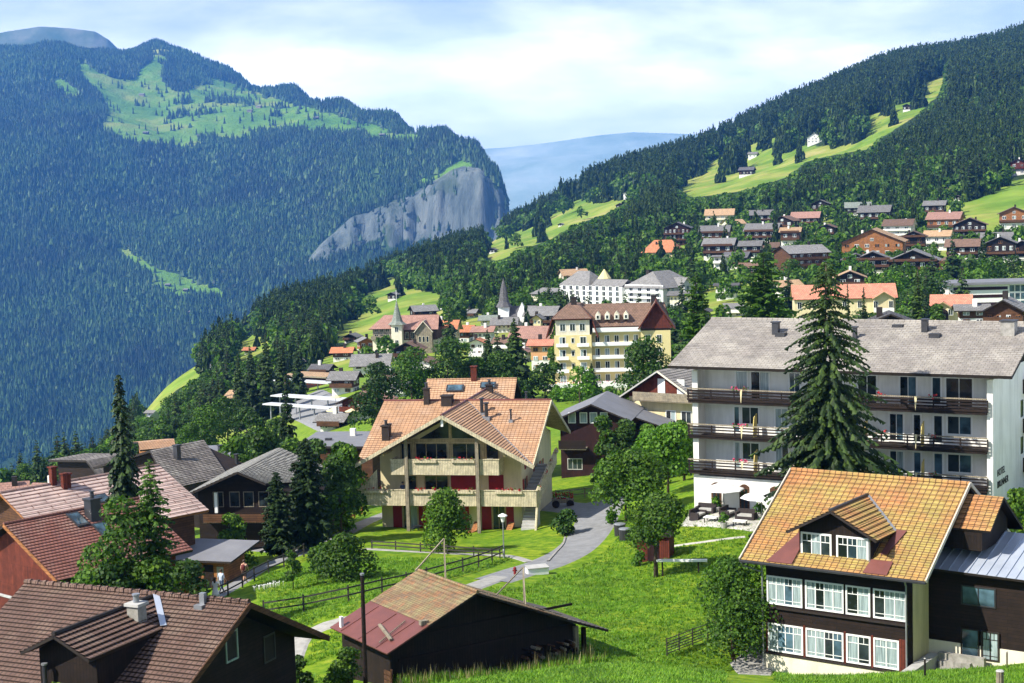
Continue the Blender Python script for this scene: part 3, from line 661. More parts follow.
def trunk_mesh(h, r0, r1, limbs=0, seed=1, spread=1.5, z0=0.3):
    rng = random.Random(seed); mb = MB()
    mb.tube([(0, 0, -0.6), (0.02 * h * rng.uniform(-1, 1), 0.02 * h, h * 0.5), (0, 0, h)], [r0 * 1.15, (r0 + r1) / 2, r1], BARK, 8)
    for k in range(limbs):
        th = rng.random() * 6.28; z = h * rng.uniform(z0, 0.85); l = spread * rng.uniform(0.6, 1.0)
        mb.tube([(0, 0, z), (math.cos(th) * l * .5, math.sin(th) * l * .5, z + l * 0.45), (math.cos(th) * l, math.sin(th) * l, z + l * 0.8)], [r0 * .45, r0 * .3, r0 * .12], BARK, 6)
    return mb.mesh('trunk', True)
def tree(name, label, cat, loc, h, crown, mat, tr=0.2, limbs=0, seed=1, group=None, spread=1.5, rz=0.0, trunk_h=0.75):
    t = empty(name, loc, rz, label, cat, group)
    link('trunk', trunk_mesh(h * trunk_h, tr, tr * 0.35, limbs, seed, spread), t)
    V, F = crown; link('crown', np_mesh('crown', V, F, mat), t)
    return t

# simple shapes for woods too far away to count
def cone_tpl(nseg=5, tiers=2, seed=0):
    rng = np.random.RandomState(seed); V = []; F = []
    for t in range(tiers):
        z0 = 0.06 + 0.9 * t / tiers * 0.92; z1 = 1.0 if t == tiers - 1 else z0 + 1.35 / tiers * 0.92
        rr = (1 - t / tiers * 0.86)
        b = len(V)
        for k in range(nseg):
            th = 6.283 * k / nseg + t * 0.6; q = rr * (0.7 + 0.5 * rng.rand()); V.append((q * math.cos(th), q * math.sin(th), z0 + 0.05 * rng.normal()))
        V.append((0.05 * rng.normal(), 0.05 * rng.normal(), min(z1, 1.0)))
        for k in range(nseg): F.append((b + k, b + (k + 1) % nseg, b + nseg))
    return np.array(V), np.array(F)
def blob_tpl(n, seed, leaf=.16):
    V, F = crown_broad(1.0, 0.5, seed, n=n, leaf=leaf, base=0.12, lobes=6); V[:, :2] *= 2
    return V, F
def scatter(name, tpls, X, Yy, Zz, H, R, mat, seed=1):
    """one mesh holding a wood; tpls have unit height and radius"""
    rng = np.random.RandomState(seed); VV, FF = [], []; off = 0; pick = rng.randint(len(tpls), size=len(X))
    for k, (tv, tf) in enumerate(tpls):
        s = np.where(pick == k)[0]
        if not len(s): continue
        th = rng.rand(len(s)) * 6.28; c, sn = np.cos(th)[:, None], np.sin(th)[:, None]
        x = (tv[None, :, 0] * c - tv[None, :, 1] * sn) * R[s][:, None] + X[s][:, None]
        y = (tv[None, :, 0] * sn + tv[None, :, 1] * c) * R[s][:, None] + Yy[s][:, None]
        z = tv[None, :, 2] * H[s][:, None] + Zz[s][:, None]
        V = np.stack([x, y, z], 2).reshape(-1, 3); F = (tf[None] + (np.arange(len(s)) * len(tv))[:, None, None]).reshape(-1, tf.shape[1]) + off
        VV.append(V); FF.append(F); off += len(V)
    me = np_mesh(name, np.concatenate(VV), np.concatenate(FF), mat)
    o = link(name, me); tag(o, kind='stuff'); return o

def mountain_woods():
    rng = np.random.RandomState(11); n = 190000
    a = BA0 + (BA1 - BA0) * rng.rand(n); y = np.sqrt(2900 ** 2 + (7300 ** 2 - 2900 ** 2) * rng.rand(n)); x = a * y; z = mz(x, y)
    keep = (z > -562)
    uv = proj(np.stack([x, y, z], 1)); u, v = uv[:, 0], uv[:, 1]
    keep &= (u > -25) & (u < 530) & (v < 530)
    rk = polys_mask(u, v, y, BROCK[:1])
    grove = wnoise(x, y, 21, 700, 4, 0.6); g2 = wnoise(x, y, 22, 230, 3, 0.7) * .75 + grove * .45; uj = u + 7 * wnoise(x, y, 23, 260, 3); vj = v + 4 * wnoise(x, y, 24, 260, 3)
    md = polys_mask(uj, vj, y, BMEAD); keep &= ~(md & (g2 < 0.80) & (rng.rand(n) > .02)); keep &= ~(rk & (rng.rand(n) > 0.10)); gul = wnoise(x * 1.8, y * .5, 27, 520, 4, .6); keep &= ~((~md) & (gul < -1.0))
    # only the flanks that face the village
    zz = mz(x, y + 60); keep &= (zz - z > -55)
    x, y, z = x[keep], y[keep], z[keep]; n = len(x); print('mountain trees', n)
    H = 17 + 13 * rng.rand(n); R = H * (0.17 + 0.06 * rng.rand(n))
    lf = rng.rand(n) < 0.12 + 0.15 * (wnoise(x, y, 5, 500, 3) > 0.5)
    c = ~lf
    scatter('mountain_forest', [cone_tpl(5, 2, s) for s in range(4)], x[c], y[c], z[c] - 1, H[c], R[c], LF_FAR, 2)
    bt = []
    for s in range(3):
        V, F = cone_tpl(6, 1, s + 9); V[:, 2] = np.where(V[:, 2] > 0.9, 1.0, V[:, 2]); 
        bt.append((np.concatenate([V, V * np.array([0.95, 0.95, 1]) * np.array([1, 1, -1]) * 0.5 + np.array([0, 0, 0.25])]) , np.concatenate([F, F[:, ::-1] + len(V)])))
    scatter('mountain_leaf_woods', bt, x[lf], y[lf], z[lf] - 1, H[lf] * 0.75, R[lf] * 1.5, leafmat('far_leaves', (0.03, 0.065, 0.02), (0.045, 0.095, 0.025), (0.07, 0.13, 0.03), 0.0, 0.02, 0.3), 3)
mountain_woods()
# ---------------------------------------------------------------- building helpers
class Frame:
    """a building's own axes: x along the front, y into the depth"""
    def __init__(s, o, yaw): s.o = Vector(o); s.yaw = yaw; s.c, s.s = math.cos(yaw), math.sin(yaw)
    def loc(s, u, v, ax, val):
        d = ray(u, v); D = (s.c * d[0] + s.s * d[1], -s.s * d[0] + s.c * d[1], d[2])
        o = (-(s.c * s.o.x + s.s * s.o.y), -(-s.s * s.o.x + s.c * s.o.y), -s.o.z)
        k = 'xyz'.index(ax); t = (val - o[k]) / D[k]
        return Vector([o[i] + D[i] * t for i in range(3)])
    def w(s, x, y, z=0): return Vector((s.o.x + s.c * x - s.s * y, s.o.y + s.s * x + s.c * y, s.o.z + z))
def on_roof(fr, u, v, zf):
    best = None
    for z in np.linspace(-8, 16, 400):
        p = fr.loc(u, v, 'z', z); e = abs(zf(p.x, p.y) - z)
        if best is None or e < best[0]: best = (e, Vector((p.x, p.y, z)))
    return best[1]
def fmap(face, pl):
    if face == 'f': return lambda a, d, z: (a, pl - d, z)
    if face == 'b': return lambda a, d, z: (a, pl + d, z)
    if face == 'r': return lambda a, d, z: (pl + d, a, z)
    return lambda a, d, z: (pl - d, a, z)
def fbox(mb, g, a0, a1, d0, d1, z0, z1, mat):
    p, q = g(a0, d0, z0), g(a1, d1, z1)
    mb.box(min(p[0], q[0]), max(p[0], q[0]), min(p[1], q[1]), max(p[1], q[1]), z0, z1, mat)
_wr = random.Random(7)
def window(par, face, a0, a1, z0, z1, pl, n=2, fr=None, panes=None, t=0.07, mw=0.05, bars=0, sill=False, out=0.05, name='window'):
    fr = fr or WHITE; panes = panes or [GLASS]; g = fmap(face, pl); mb = MB()
    for b in ((a0, a0 + t, z0, z1), (a1 - t, a1, z0, z1), (a0 + t, a1 - t, z0, z0 + t), (a0 + t, a1 - t, z1 - t, z1)): fbox(mb, g, b[0], b[1], 0, out, b[2], b[3], fr)
    w = (a1 - a0 - 2 * t) / n
    for k in range(1, n): fbox(mb, g, a0 + t + k * w - mw / 2, a0 + t + k * w + mw / 2, 0, out - 0.01, z0 + t, z1 - t, fr)
    if bars:
        zb = z1 - t - (z1 - z0) * 0.24
        for k in range(n):
            x0 = a0 + t + k * w + mw / 2; x1 = x0 + w - mw
            fbox(mb, g, x0, x1, 0.003, out - 0.02, zb, zb + 0.035, fr)
            fbox(mb, g, (x0 + x1) / 2 - 0.015, (x0 + x1) / 2 + 0.015, 0.003, out - 0.02, zb + 0.035, z1 - t, fr)
            fbox(mb, g, x0, x1, 0.003, out - 0.02, z0 + t + 0.16, z0 + t + 0.19, fr)
    if sill: fbox(mb, g, a0 - 0.08, a1 + 0.08, 0, 0.12, z0 - 0.06, z0, fr)
    o = mb.build(name, par); pm = MB()
    for k in range(n):
        x0 = a0 + t + k * w + mw / 2; x1 = x0 + w - mw
        if face in 'rb' and False: x0, x1 = x1, x0
        mt = _wr.choice(panes)
        q = [g(x0, 0.012, z0 + t), g(x1, 0.012, z0 + t), g(x1, 0.012, z1 - t), g(x0, 0.012, z1 - t)]
        if face in 'rl': pass
        pm.poly(q if face in 'fr' else q[::-1], mt)
    pm.build('pane', o); return o
def shutter_pair(par, face, a0, a1, z0, z1, pl, mat, w=0.45):
    g = fmap(face, pl)
    for s0, s1 in ((a0 - w - 0.03, a0 - 0.03), (a1 + 0.03, a1 + w + 0.03)):
        mb = MB(); fbox(mb, g, s0, s1, 0, 0.04, z0, z1, mat); fbox(mb, g, s0 + .06, s1 - .06, 0.04, 0.055, z0 + .08, (z0 + z1) / 2 - .04, mat); fbox(mb, g, s0 + .06, s1 - .06, 0.04, 0.055, (z0 + z1) / 2 + .04, z1 - .08, mat)
        mb.build('shutter', par)
def slope(mb, tl, tr, br, bl, tile, under, edge, thick=0.16, row=0.0, lift=0.045):
    """one roof slope from its ridge edge (tl, tr) down to its eave (bl, br)"""
    tl, tr, br, bl = map(Vector, (tl, tr, br, bl))
    n = (tr - tl).cross(bl - tl) if (tr - tl).length > 1e-4 else (br - tl).cross(bl - tl)
    n.normalize()
    if n.z < 0: n = -n
    cw = (br - bl).cross(tl - bl).dot(n) > 0
    def add(q, m, up=True):
        q = list(q)
        if ((q[1] - q[0]).cross(q[2] - q[1]).dot(n) < 0) == up: q.reverse()
        mb.poly(q, m)
    base = [tl, tr, br, bl]; uq = []
    for p in base:
        if not uq or (p - uq[-1]).length > 1e-3: uq.append(p)
    if row:
        L = max((bl - tl).length, (br - tr).length); k = max(3, int(L / row))
        for i in range(k):
            t0, t1 = i / k, (i + 1) / k
            a, b = tl.lerp(bl, t0), tr.lerp(br, t0); c, d = tr.lerp(br, t1), tl.lerp(bl, t1)
            up = n * lift
            if (b - a).length < 1e-3: add([a, c + up, d + up], tile)
            else: add([a, b, c + up, d + up], tile)
            q = [d + up, c + up, c, d]; mb.poly(q if (q[1] - q[0]).cross(q[2] - q[1]).dot((bl - tl)) > 0 else q[::-1], edge if i == k - 1 else tile)
    else: add(uq, tile)
    low = [p - n * thick for p in uq]
    add([p for p in low], under, False)
    m = len(uq)
    cen = sum(uq, Vector()) / m
    for i in range(m):
        a, b = uq[i], uq[(i + 1) % m]; q = [a, b, low[(i + 1) % m], low[i]]
        nn = (q[1] - q[0]).cross(q[2] - q[1])
        mb.poly(q if nn.dot((a + b) / 2 - cen) > 0 else q[::-1], edge)
def gable_roof(mb, x0, x1, y0, y1, ze, zr, tile, under, edge, axis='x', thick=0.16, row=0.0, cap=None, ends=(0, 0)):
    """axis: direction of the ridge"""
    if axis == 'x':
        ym = (y0 + y1) / 2; a, b = (x0, ym, zr), (x1, ym, zr)
        slope(mb, a, b, (x1, y0, ze), (x0, y0, ze), tile, under, edge, thick, row)
        slope(mb, b, a, (x0, y1, ze), (x1, y1, ze), tile, under, edge, thick, row)
    else:
        xm = (x0 + x1) / 2; a, b = (xm, y0, zr), (xm, y1, zr)
        slope(mb, b, a, (x0, y0, ze), (x0, y1, ze), tile, under, edge, thick, row)
        slope(mb, a, b, (x1, y1, ze), (x1, y0, ze), tile, under, edge, thick, row)
    if cap: mb.tube([Vector(a) + Vector((0, 0, 0.03)), Vector(b) + Vector((0, 0, 0.03))], 0.12, cap, 6)
def gable_wall(mb, x0, x1, y0, y1, z0, ze, zr, mat, axis='x', base=None, zb=None):
    """solid body under a gable roof, built as one prism"""
    if axis == 'x':
        ym = (y0 + y1) / 2; mb.prism([(x0, y0, z0), (x0, y1, z0), (x0, y1, ze), (x0, ym, zr), (x0, y0, ze)], (x1 - x0, 0, 0), mat)
    else:
        xm = (x0 + x1) / 2; mb.prism([(x0, y0, z0), (x1, y0, z0), (x1, y0, ze), (xm, y0, zr), (x0, y0, ze)], (0, y1 - y0, 0), mat)
    if base: mb.box(x0 - .06, x1 + .06, y0 - .06, y1 + .06, z0 - .5, zb, base)
def chimney(par, x, y, z0, z1, w, mat, cowl=None, d=None, parent=None, cap=None):
    d = d or w; mb = MB(); mb.box(x - w / 2, x + w / 2, y - d / 2, y + d / 2, z0, z1, mat)
    mb.box(x - w / 2 - .08, x + w / 2 + .08, y - d / 2 - .08, y + d / 2 + .08, z1, z1 + .1, cap or mat)
    if cowl: mb.tube([(x, y, z1 + .1), (x, y, z1 + .45)], .14, cowl, 8); mb.tube([(x, y, z1 + .5), (x, y, z1 + .56)], .2, cowl, 8); mb.tube([(x, y, z1 + .45), (x, y, z1 + .5)], .06, cowl, 6)
    return mb.build('chimney', par)
FLOWER = plain('red_geraniums', (0.62, 0.02, 0.03), (0.30, 0.01, 0.02), 9, 0.6)
PINKF = plain('pink_geraniums', (0.75, 0.10, 0.22), (0.40, 0.03, 0.08), 9, 0.6)
def flower_tuft(mb, x0, x1, y, z, mat, rng, h=0.28, n=None, ax='x'):
    n = n or int((x1 - x0) / 0.09)
    for k in range(n):
        a = rng.uniform(x0, x1); q = (a, y + rng.uniform(-.14, .14), z + rng.uniform(0, h)) if ax == 'x' else (y + rng.uniform(-.14, .14), a, z + rng.uniform(0, h))
        m = mat if rng.random() < 0.7 else LF_LIGHT; r = rng.uniform(.06, .11)
        d = Vector((rng.uniform(-1, 1), rng.uniform(-1, 1), rng.uniform(-.2, 1))).normalized(); t = d.cross(Vector((.3, .2, .9))).normalized() * r; w = d.cross(t).normalized() * r
        c = Vector(q); mb.poly([c - t, c - w, c + t, c + w], m)
        mb.poly([c - t + d * .05, c + d * r, c + t * .6, c + w * .4], m)
def flower_box(par, x0, x1, y, z, box=None, mat=None, seed=1, ax='x', name='flower_box'):
    rng = random.Random(seed); mb = MB(); w = .13
    if ax == 'x': mb.box(x0, x1, y - w, y + w, z - .2, z, box or BALWOOD)
    else: mb.box(y - w, y + w, x0, x1, z - .2, z, box or BALWOOD)
    o = mb.build(name, par); fm = MB(); flower_tuft(fm, x0 + .05, x1 - .05, y, z, mat or FLOWER, rng, ax=ax); fm.build('flowers', o); return o

# tile and roof covers
T_F = tiles('orange_mossy_tiles', (0.45, 0.205, 0.075), (0.37, 0.18, 0.08), (0.12, 0.06, 0.03), 0.34, 0.36, (0.36, 0.27, 0.085), 0.45, 0.40, 0.60, off=0.0)
T_C = tiles('salmon_tiles', (0.54, 0.325, 0.19), (0.48, 0.285, 0.165), (0.26, 0.15, 0.09), 0.36, 0.38, (0.50, 0.33, 0.22), 0.8, 0.5, 0.65, mort=0.03, off=0.0)
T_L = tiles('brown_ridged_tiles', (0.175, 0.108, 0.085), (0.15, 0.09, 0.07), (0.045, 0.027, 0.02), 0.24, 0.25, (0.21, 0.145, 0.11), 0.7, 0.5, 0.68, mort=0.03, wave=0.5, bmp=0.7, off=0.0)
T_R1 = tiles('red_tiles', (0.26, 0.11, 0.082), (0.22, 0.09, 0.07), (0.12, 0.05, 0.04), 0.26, 0.28, (0.24, 0.15, 0.12), 0.3, 0.48, 0.62, mort=0.04)
T_R2 = tiles('pale_pink_tiles', (0.52, 0.39, 0.345), (0.45, 0.33, 0.29), (0.20, 0.11, 0.09), 2.6, 0.42, (0.40, 0.30, 0.27), .8, .45, .65, mort=0.045)
T_H = tiles('grey_slates', (0.30, 0.27, 0.245), (0.23, 0.21, 0.19), (0.12, 0.10, 0.09), 0.45, 0.30, (0.36, 0.33, 0.29), 0.35, 0.45, 0.62, mort=0.02, bmp=0.35)
T_STONE = tiles('rough_stone_slabs', (0.21, 0.185, 0.17), (0.13, 0.115, 0.105), (0.05, 0.045, 0.04), 0.55, 0.45, (0.27, 0.25, 0.22), 0.6, 0.5, 0.65, mort=0.05, bmp=0.7)
T_GREY = tiles('grey_battened_roof', (0.27, 0.26, 0.23), (0.22, 0.21, 0.19), (0.08, 0.075, 0.07), 0.9, 0.32, None, mort=0.03)
T_DARK = tiles('dark_shingles', (0.10, 0.085, 0.08), (0.07, 0.06, 0.055), (0.03, 0.025, 0.02), 0.4, 0.3, (0.15, 0.13, 0.11), 0.5, 0.5, 0.65)
T_MOSS = tiles('rusty_mossy_tiles', (0.30, 0.15, 0.075), (0.17, 0.12, 0.08), (0.10, 0.065, 0.04), 0.24, 0.26, (0.24, 0.20, 0.10), 1.3, 0.42, 0.58, mort=0.015, bmp=.4)
REDSHEET = plain('maroon_sheet_metal', (0.165, 0.055, 0.045), (0.12, 0.042, 0.035), 1.2, 0.5, 0.4)
GREYSHEET = plain('grey_sheet_roof', (0.19, 0.19, 0.205), (0.15, 0.15, 0.165), 0.6, 0.7, 0.3)

# ---------------------------------------------------------------- the house with the yellow-orange tiled roof, bottom right
def house_orange():
    fr = Frame((13.319, 84.795, -24.971), -0.622); W = 7.96; D = 10.84
    t = empty('tiled_house', fr.o, fr.yaw, 'dark timber house with orange mossy tiled roof and two rows of white casement windows', 'house')
    pane = [CURTAIN, CURTAIN, CURTAIN, GLASSB, GLASS]
    ze, zr, ef, ol, orr, yr = 5.18, 9.06, 0.95, 1.04, 1.36, 5.42
    k = (zr - ze) / (yr + ef)
    mb = MB(); zw = ze + k * ef - 0.2
    mb.prism([(W, 0, 0.05), (W, D, 0.05), (W, D, zw), (W, D / 2, zr - .25), (W, 0, zw)], (-W, 0, 0), DKWOOD)
    mb.build('wall', t)
    mb = MB(); mb.box(-.08, W + .08, -.10, D + .08, -2.4, .05, PALE); mb.build('plinth', t)
    mb = MB(); mb.box(W + .002, W + .03, .7, 2.85, 0.1, 4.6, CREAM); mb.build('side_wall_panel', t)
    # timber posts between the lower windows
    for a, b in ((-.02, .06), (2.16, 2.28), (4.47, 4.58), (5.98, 6.10), (7.52, 7.94)):
        mb = MB(); mb.box(a, b, -.05, 0, .06, 1.78, REDWOOD); mb.build('timber_post', t)
    for z in (2.5, -.03):
        mb = MB(); mb.box(-.12, W + .12, -.14, 0, z, z + .09, DARKTRIM); mb.build('ledge', t)
    for a, b, n in ((.05, 2.13, 4), (2.3, 4.48, 4), (4.6, 5.96, 2), (6.12, 7.93, 3)): window(t, 'f', a, b, 2.72, 4.28, 0, n, panes=pane, t=.09, bars=1)
    for a, b, n in ((.08, 2.14, 4), (2.3, 4.45, 4), (4.6, 5.96, 2), (6.12, 7.5, 2)): window(t, 'f', a, b, .13, 1.68, 0, n, panes=pane, t=.09, bars=1)
    mb = MB()
    slope(mb, (-ol, yr, zr), (W + orr, yr, zr), (W + orr, -ef, ze), (-ol, -ef, ze), T_F, DKWOODV, DARKTRIM, .16, .37, .05)
    slope(mb, (W + orr, yr, zr), (-ol, yr, zr), (-ol, D + ef, ze), (W + orr, D + ef, ze), T_F, DKWOODV, DARKTRIM, .16, .37, .05)
    mb.tube([(-ol, yr, zr + .05), (W + orr, yr, zr + .05)], .12, T_F, 7)
    roof = mb.build('roof', t)
    PV = plain('pale_verge', (.55, .50, .42))
    for x in (-ol - .02, W + orr + .02):
        for y in (-ef - .05, D + ef + .05):
            mb = MB(); mb.beam((x, y, ze + .02), (x, yr, zr + .05), .07, .2, PV); mb.build('verge_board', roof)
    mb = MB(); mb.tube([(-ol, -ef - .08, ze - .05), (W + orr, -ef - .08, ze - .05)], .08, DKMETAL, 6); mb.build('gutter', roof)
    for x in (-.12, W + .02):
        mb = MB(); mb.tube([(x, -.5, ze - .1), (x, -.22, ze - .55), (x, -.22, -1.6)], .05, METAL, 6); mb.build('downpipe', t)
    mb = MB(); mb.tube([(-ol + .1, -ef - .1, ze - .1), (-1.0, -.7, ze - .35), (-.12, -.3, ze - .7)], .04, METAL, 6); mb.build('downpipe', t)
    # the dormer
    cx, hw, zd, zed = 4.1, 2.54, 8.27, 6.93; yb = lambda z: (z - ze) / k - ef
    mb = MB(); z0 = ze + k * ef - .1
    mb.prism([(2.0, -.02, z0 - .15), (6.05, -.02, z0 - .15), (6.05, -.02, 7.05), (cx, -.02, 8.05), (2.0, -.02, 7.05)], (0, 3.0, 0), DKWOODV)
    d = mb.build('dormer', t)
    mb = MB(); fy = -.72
    slope(mb, (cx, yb(zd), zd), (cx, fy, zd), (cx - hw, fy, zed), (cx - hw, yb(zed) - .1, zed), T_F, DKWOODV, DARKTRIM, .12, .36, .06)
    slope(mb, (cx, fy, zd), (cx, yb(zd), zd), (cx + hw, yb(zed) - .1, zed), (cx + hw, fy, zed), T_F, DKWOODV, DARKTRIM, .12, .36, .06)
    mb.tube([(cx, fy, zd + .04), (cx, yb(zd), zd + .04)], .09, DKMETAL, 6)
    mb.beam((cx, yb(zd), zd + .04), (cx + hw, yb(zed) - .1, zed + .04), .16, .05, METAL)
    mb.build('dormer_roof', d)
    for a, b in ((2.1, 3.85), (4.12, 5.9)): window(d, 'f', a, b, 5.27, 6.87, -.02, 3 if a > 4 else 3, panes=pane, t=.1, bars=1)
    mb = MB(); mb.box(1.7, 6.3, -.35, -.03, 5.02, 5.16, DARKTRIM); mb.build('dormer_sill', d)
    f = lambda x, y: (x, y, ze + k * (y + ef) + .09)
    for q in ([(.5, -ef), (1.98, -ef), (1.98, 1.3), (1.45, 1.1)], [(5.95, -ef), (7.25, -ef), (7.25, -.1), (6.07, -.1)], [(6.4, .3), (6.75, .3), (7.2, 1.9), (6.62, 1.9)]):
        mb = MB(); mb.prism([f(*p) for p in q], (0, 0, .03), REDSHEET); mb.build('flashing', d)
    mb = MB(); mb.tube([(6.0, -.15, 6.9), (6.0, -.15, 5.2)], .05, METAL, 6); mb.build('downpipe', d)
    # the wing on the right with its metal lean-to roof
    mb = MB(); x1 = W + 8.0
    mb.box(W, x1, 2.9, D - .5, 0.9 - .6, 5.0, DKWOOD); mb.box(W + .01, x1 + .06, 2.84, D, -2.2, 1.15, PALE); mb.build('side_wing', t)
    mb = MB()
    slope(mb, (W, 6.9, 6.45), (x1 + .6, 6.9, 6.3), (x1 + .6, 2.3, 4.98), (W, 2.3, 5.1), ZINC, DKWOODV, DARKTRIM, .14)
    for q in range(16):
        x = W + .3 + q * .5; mb.beam((x, 2.3, 5.13 - .015 * q * .5), (x, 6.9, 6.48 - .018 * q * .5), .04, .05, ZINC)
    mb.build('metal_roof', t)
    window(t, 'f', 9.72, 11.55, 3.22, 4.25, 2.9, 2, fr=DKMETAL, panes=[GLASSB], t=.06)
    window(t, 'f', 9.72, 10.7, .45, 2.0, 2.84, 1, fr=DARKTRIM, panes=[GLASSB], t=.06)
    window(t, 'f', 10.8, 11.75, .45, 2.0, 2.84, 2, fr=DARKTRIM, panes=[GLASS, CURTAIN], t=.08, bars=1)
    mb = MB(); a = (W + .3, 5.4, 8.52)
    mb.prism([(W + .2, 3.4, 6.0), (W + .2, 7.4, 6.0), (W + .2, 7.4, 7.1), (W + .2, 5.4, 8.4), (W + .2, 3.4, 7.1)], (2.5, 0, 0), DKWOODV)
    slope(mb, (W + .2, 5.4, 8.56), (11.14, 5.4, 8.56), (11.14, 3.3, 7.1), (W + .2, 3.3, 7.1), T_F, DKWOODV, DARKTRIM, .12, .36)
    slope(mb, (11.14, 5.4, 8.56), (W + .2, 5.4, 8.56), (W + .2, 8.6, 6.3), (11.14, 8.6, 6.3), T_F, DKWOODV, DARKTRIM, .12, .36)
    mb.build('rear_gable', t)
    # stone steps and retaining walls beside the door
    s = empty('stone_steps', fr.w(W + 1.0, .2, 0), fr.yaw, 'rough stone garden steps and low wall beside the orange roofed house', 'steps')
    mb = MB(); rg = random.Random(5)
    mb.box(-.8, -.25, -1.7, 2.3, -2.2, .55, CONCRETE); mb.box(-.25, 2.2, 2.0, 2.3, -2.2, .7, STONE); mb.build('retaining_wall', s)
    mb = MB()
    for q in range(6):
        for r in range(4):
            x = -.1 + r * .42 + q * .22; mb.box(x, x + .40, 1.7 - q * .42, 2.1 - q * .42, -2.2, .35 - q * .25 + rg.uniform(-.05, .05), STONE)
    mb.build('step', s)
    mb = MB()
    for q in range(26):
        x, y = rg.uniform(-.1, 2.8), rg.uniform(-1.6, .0); r = rg.uniform(.14, .3); mb.ball((x, y, -1.15 + r * .4 + rg.uniform(0, .5) * (y + 1.6)), r, STONE, 4, (1.3, 1, .7))
    mb.build('boulders', s)
    return fr
FR_F = house_orange()

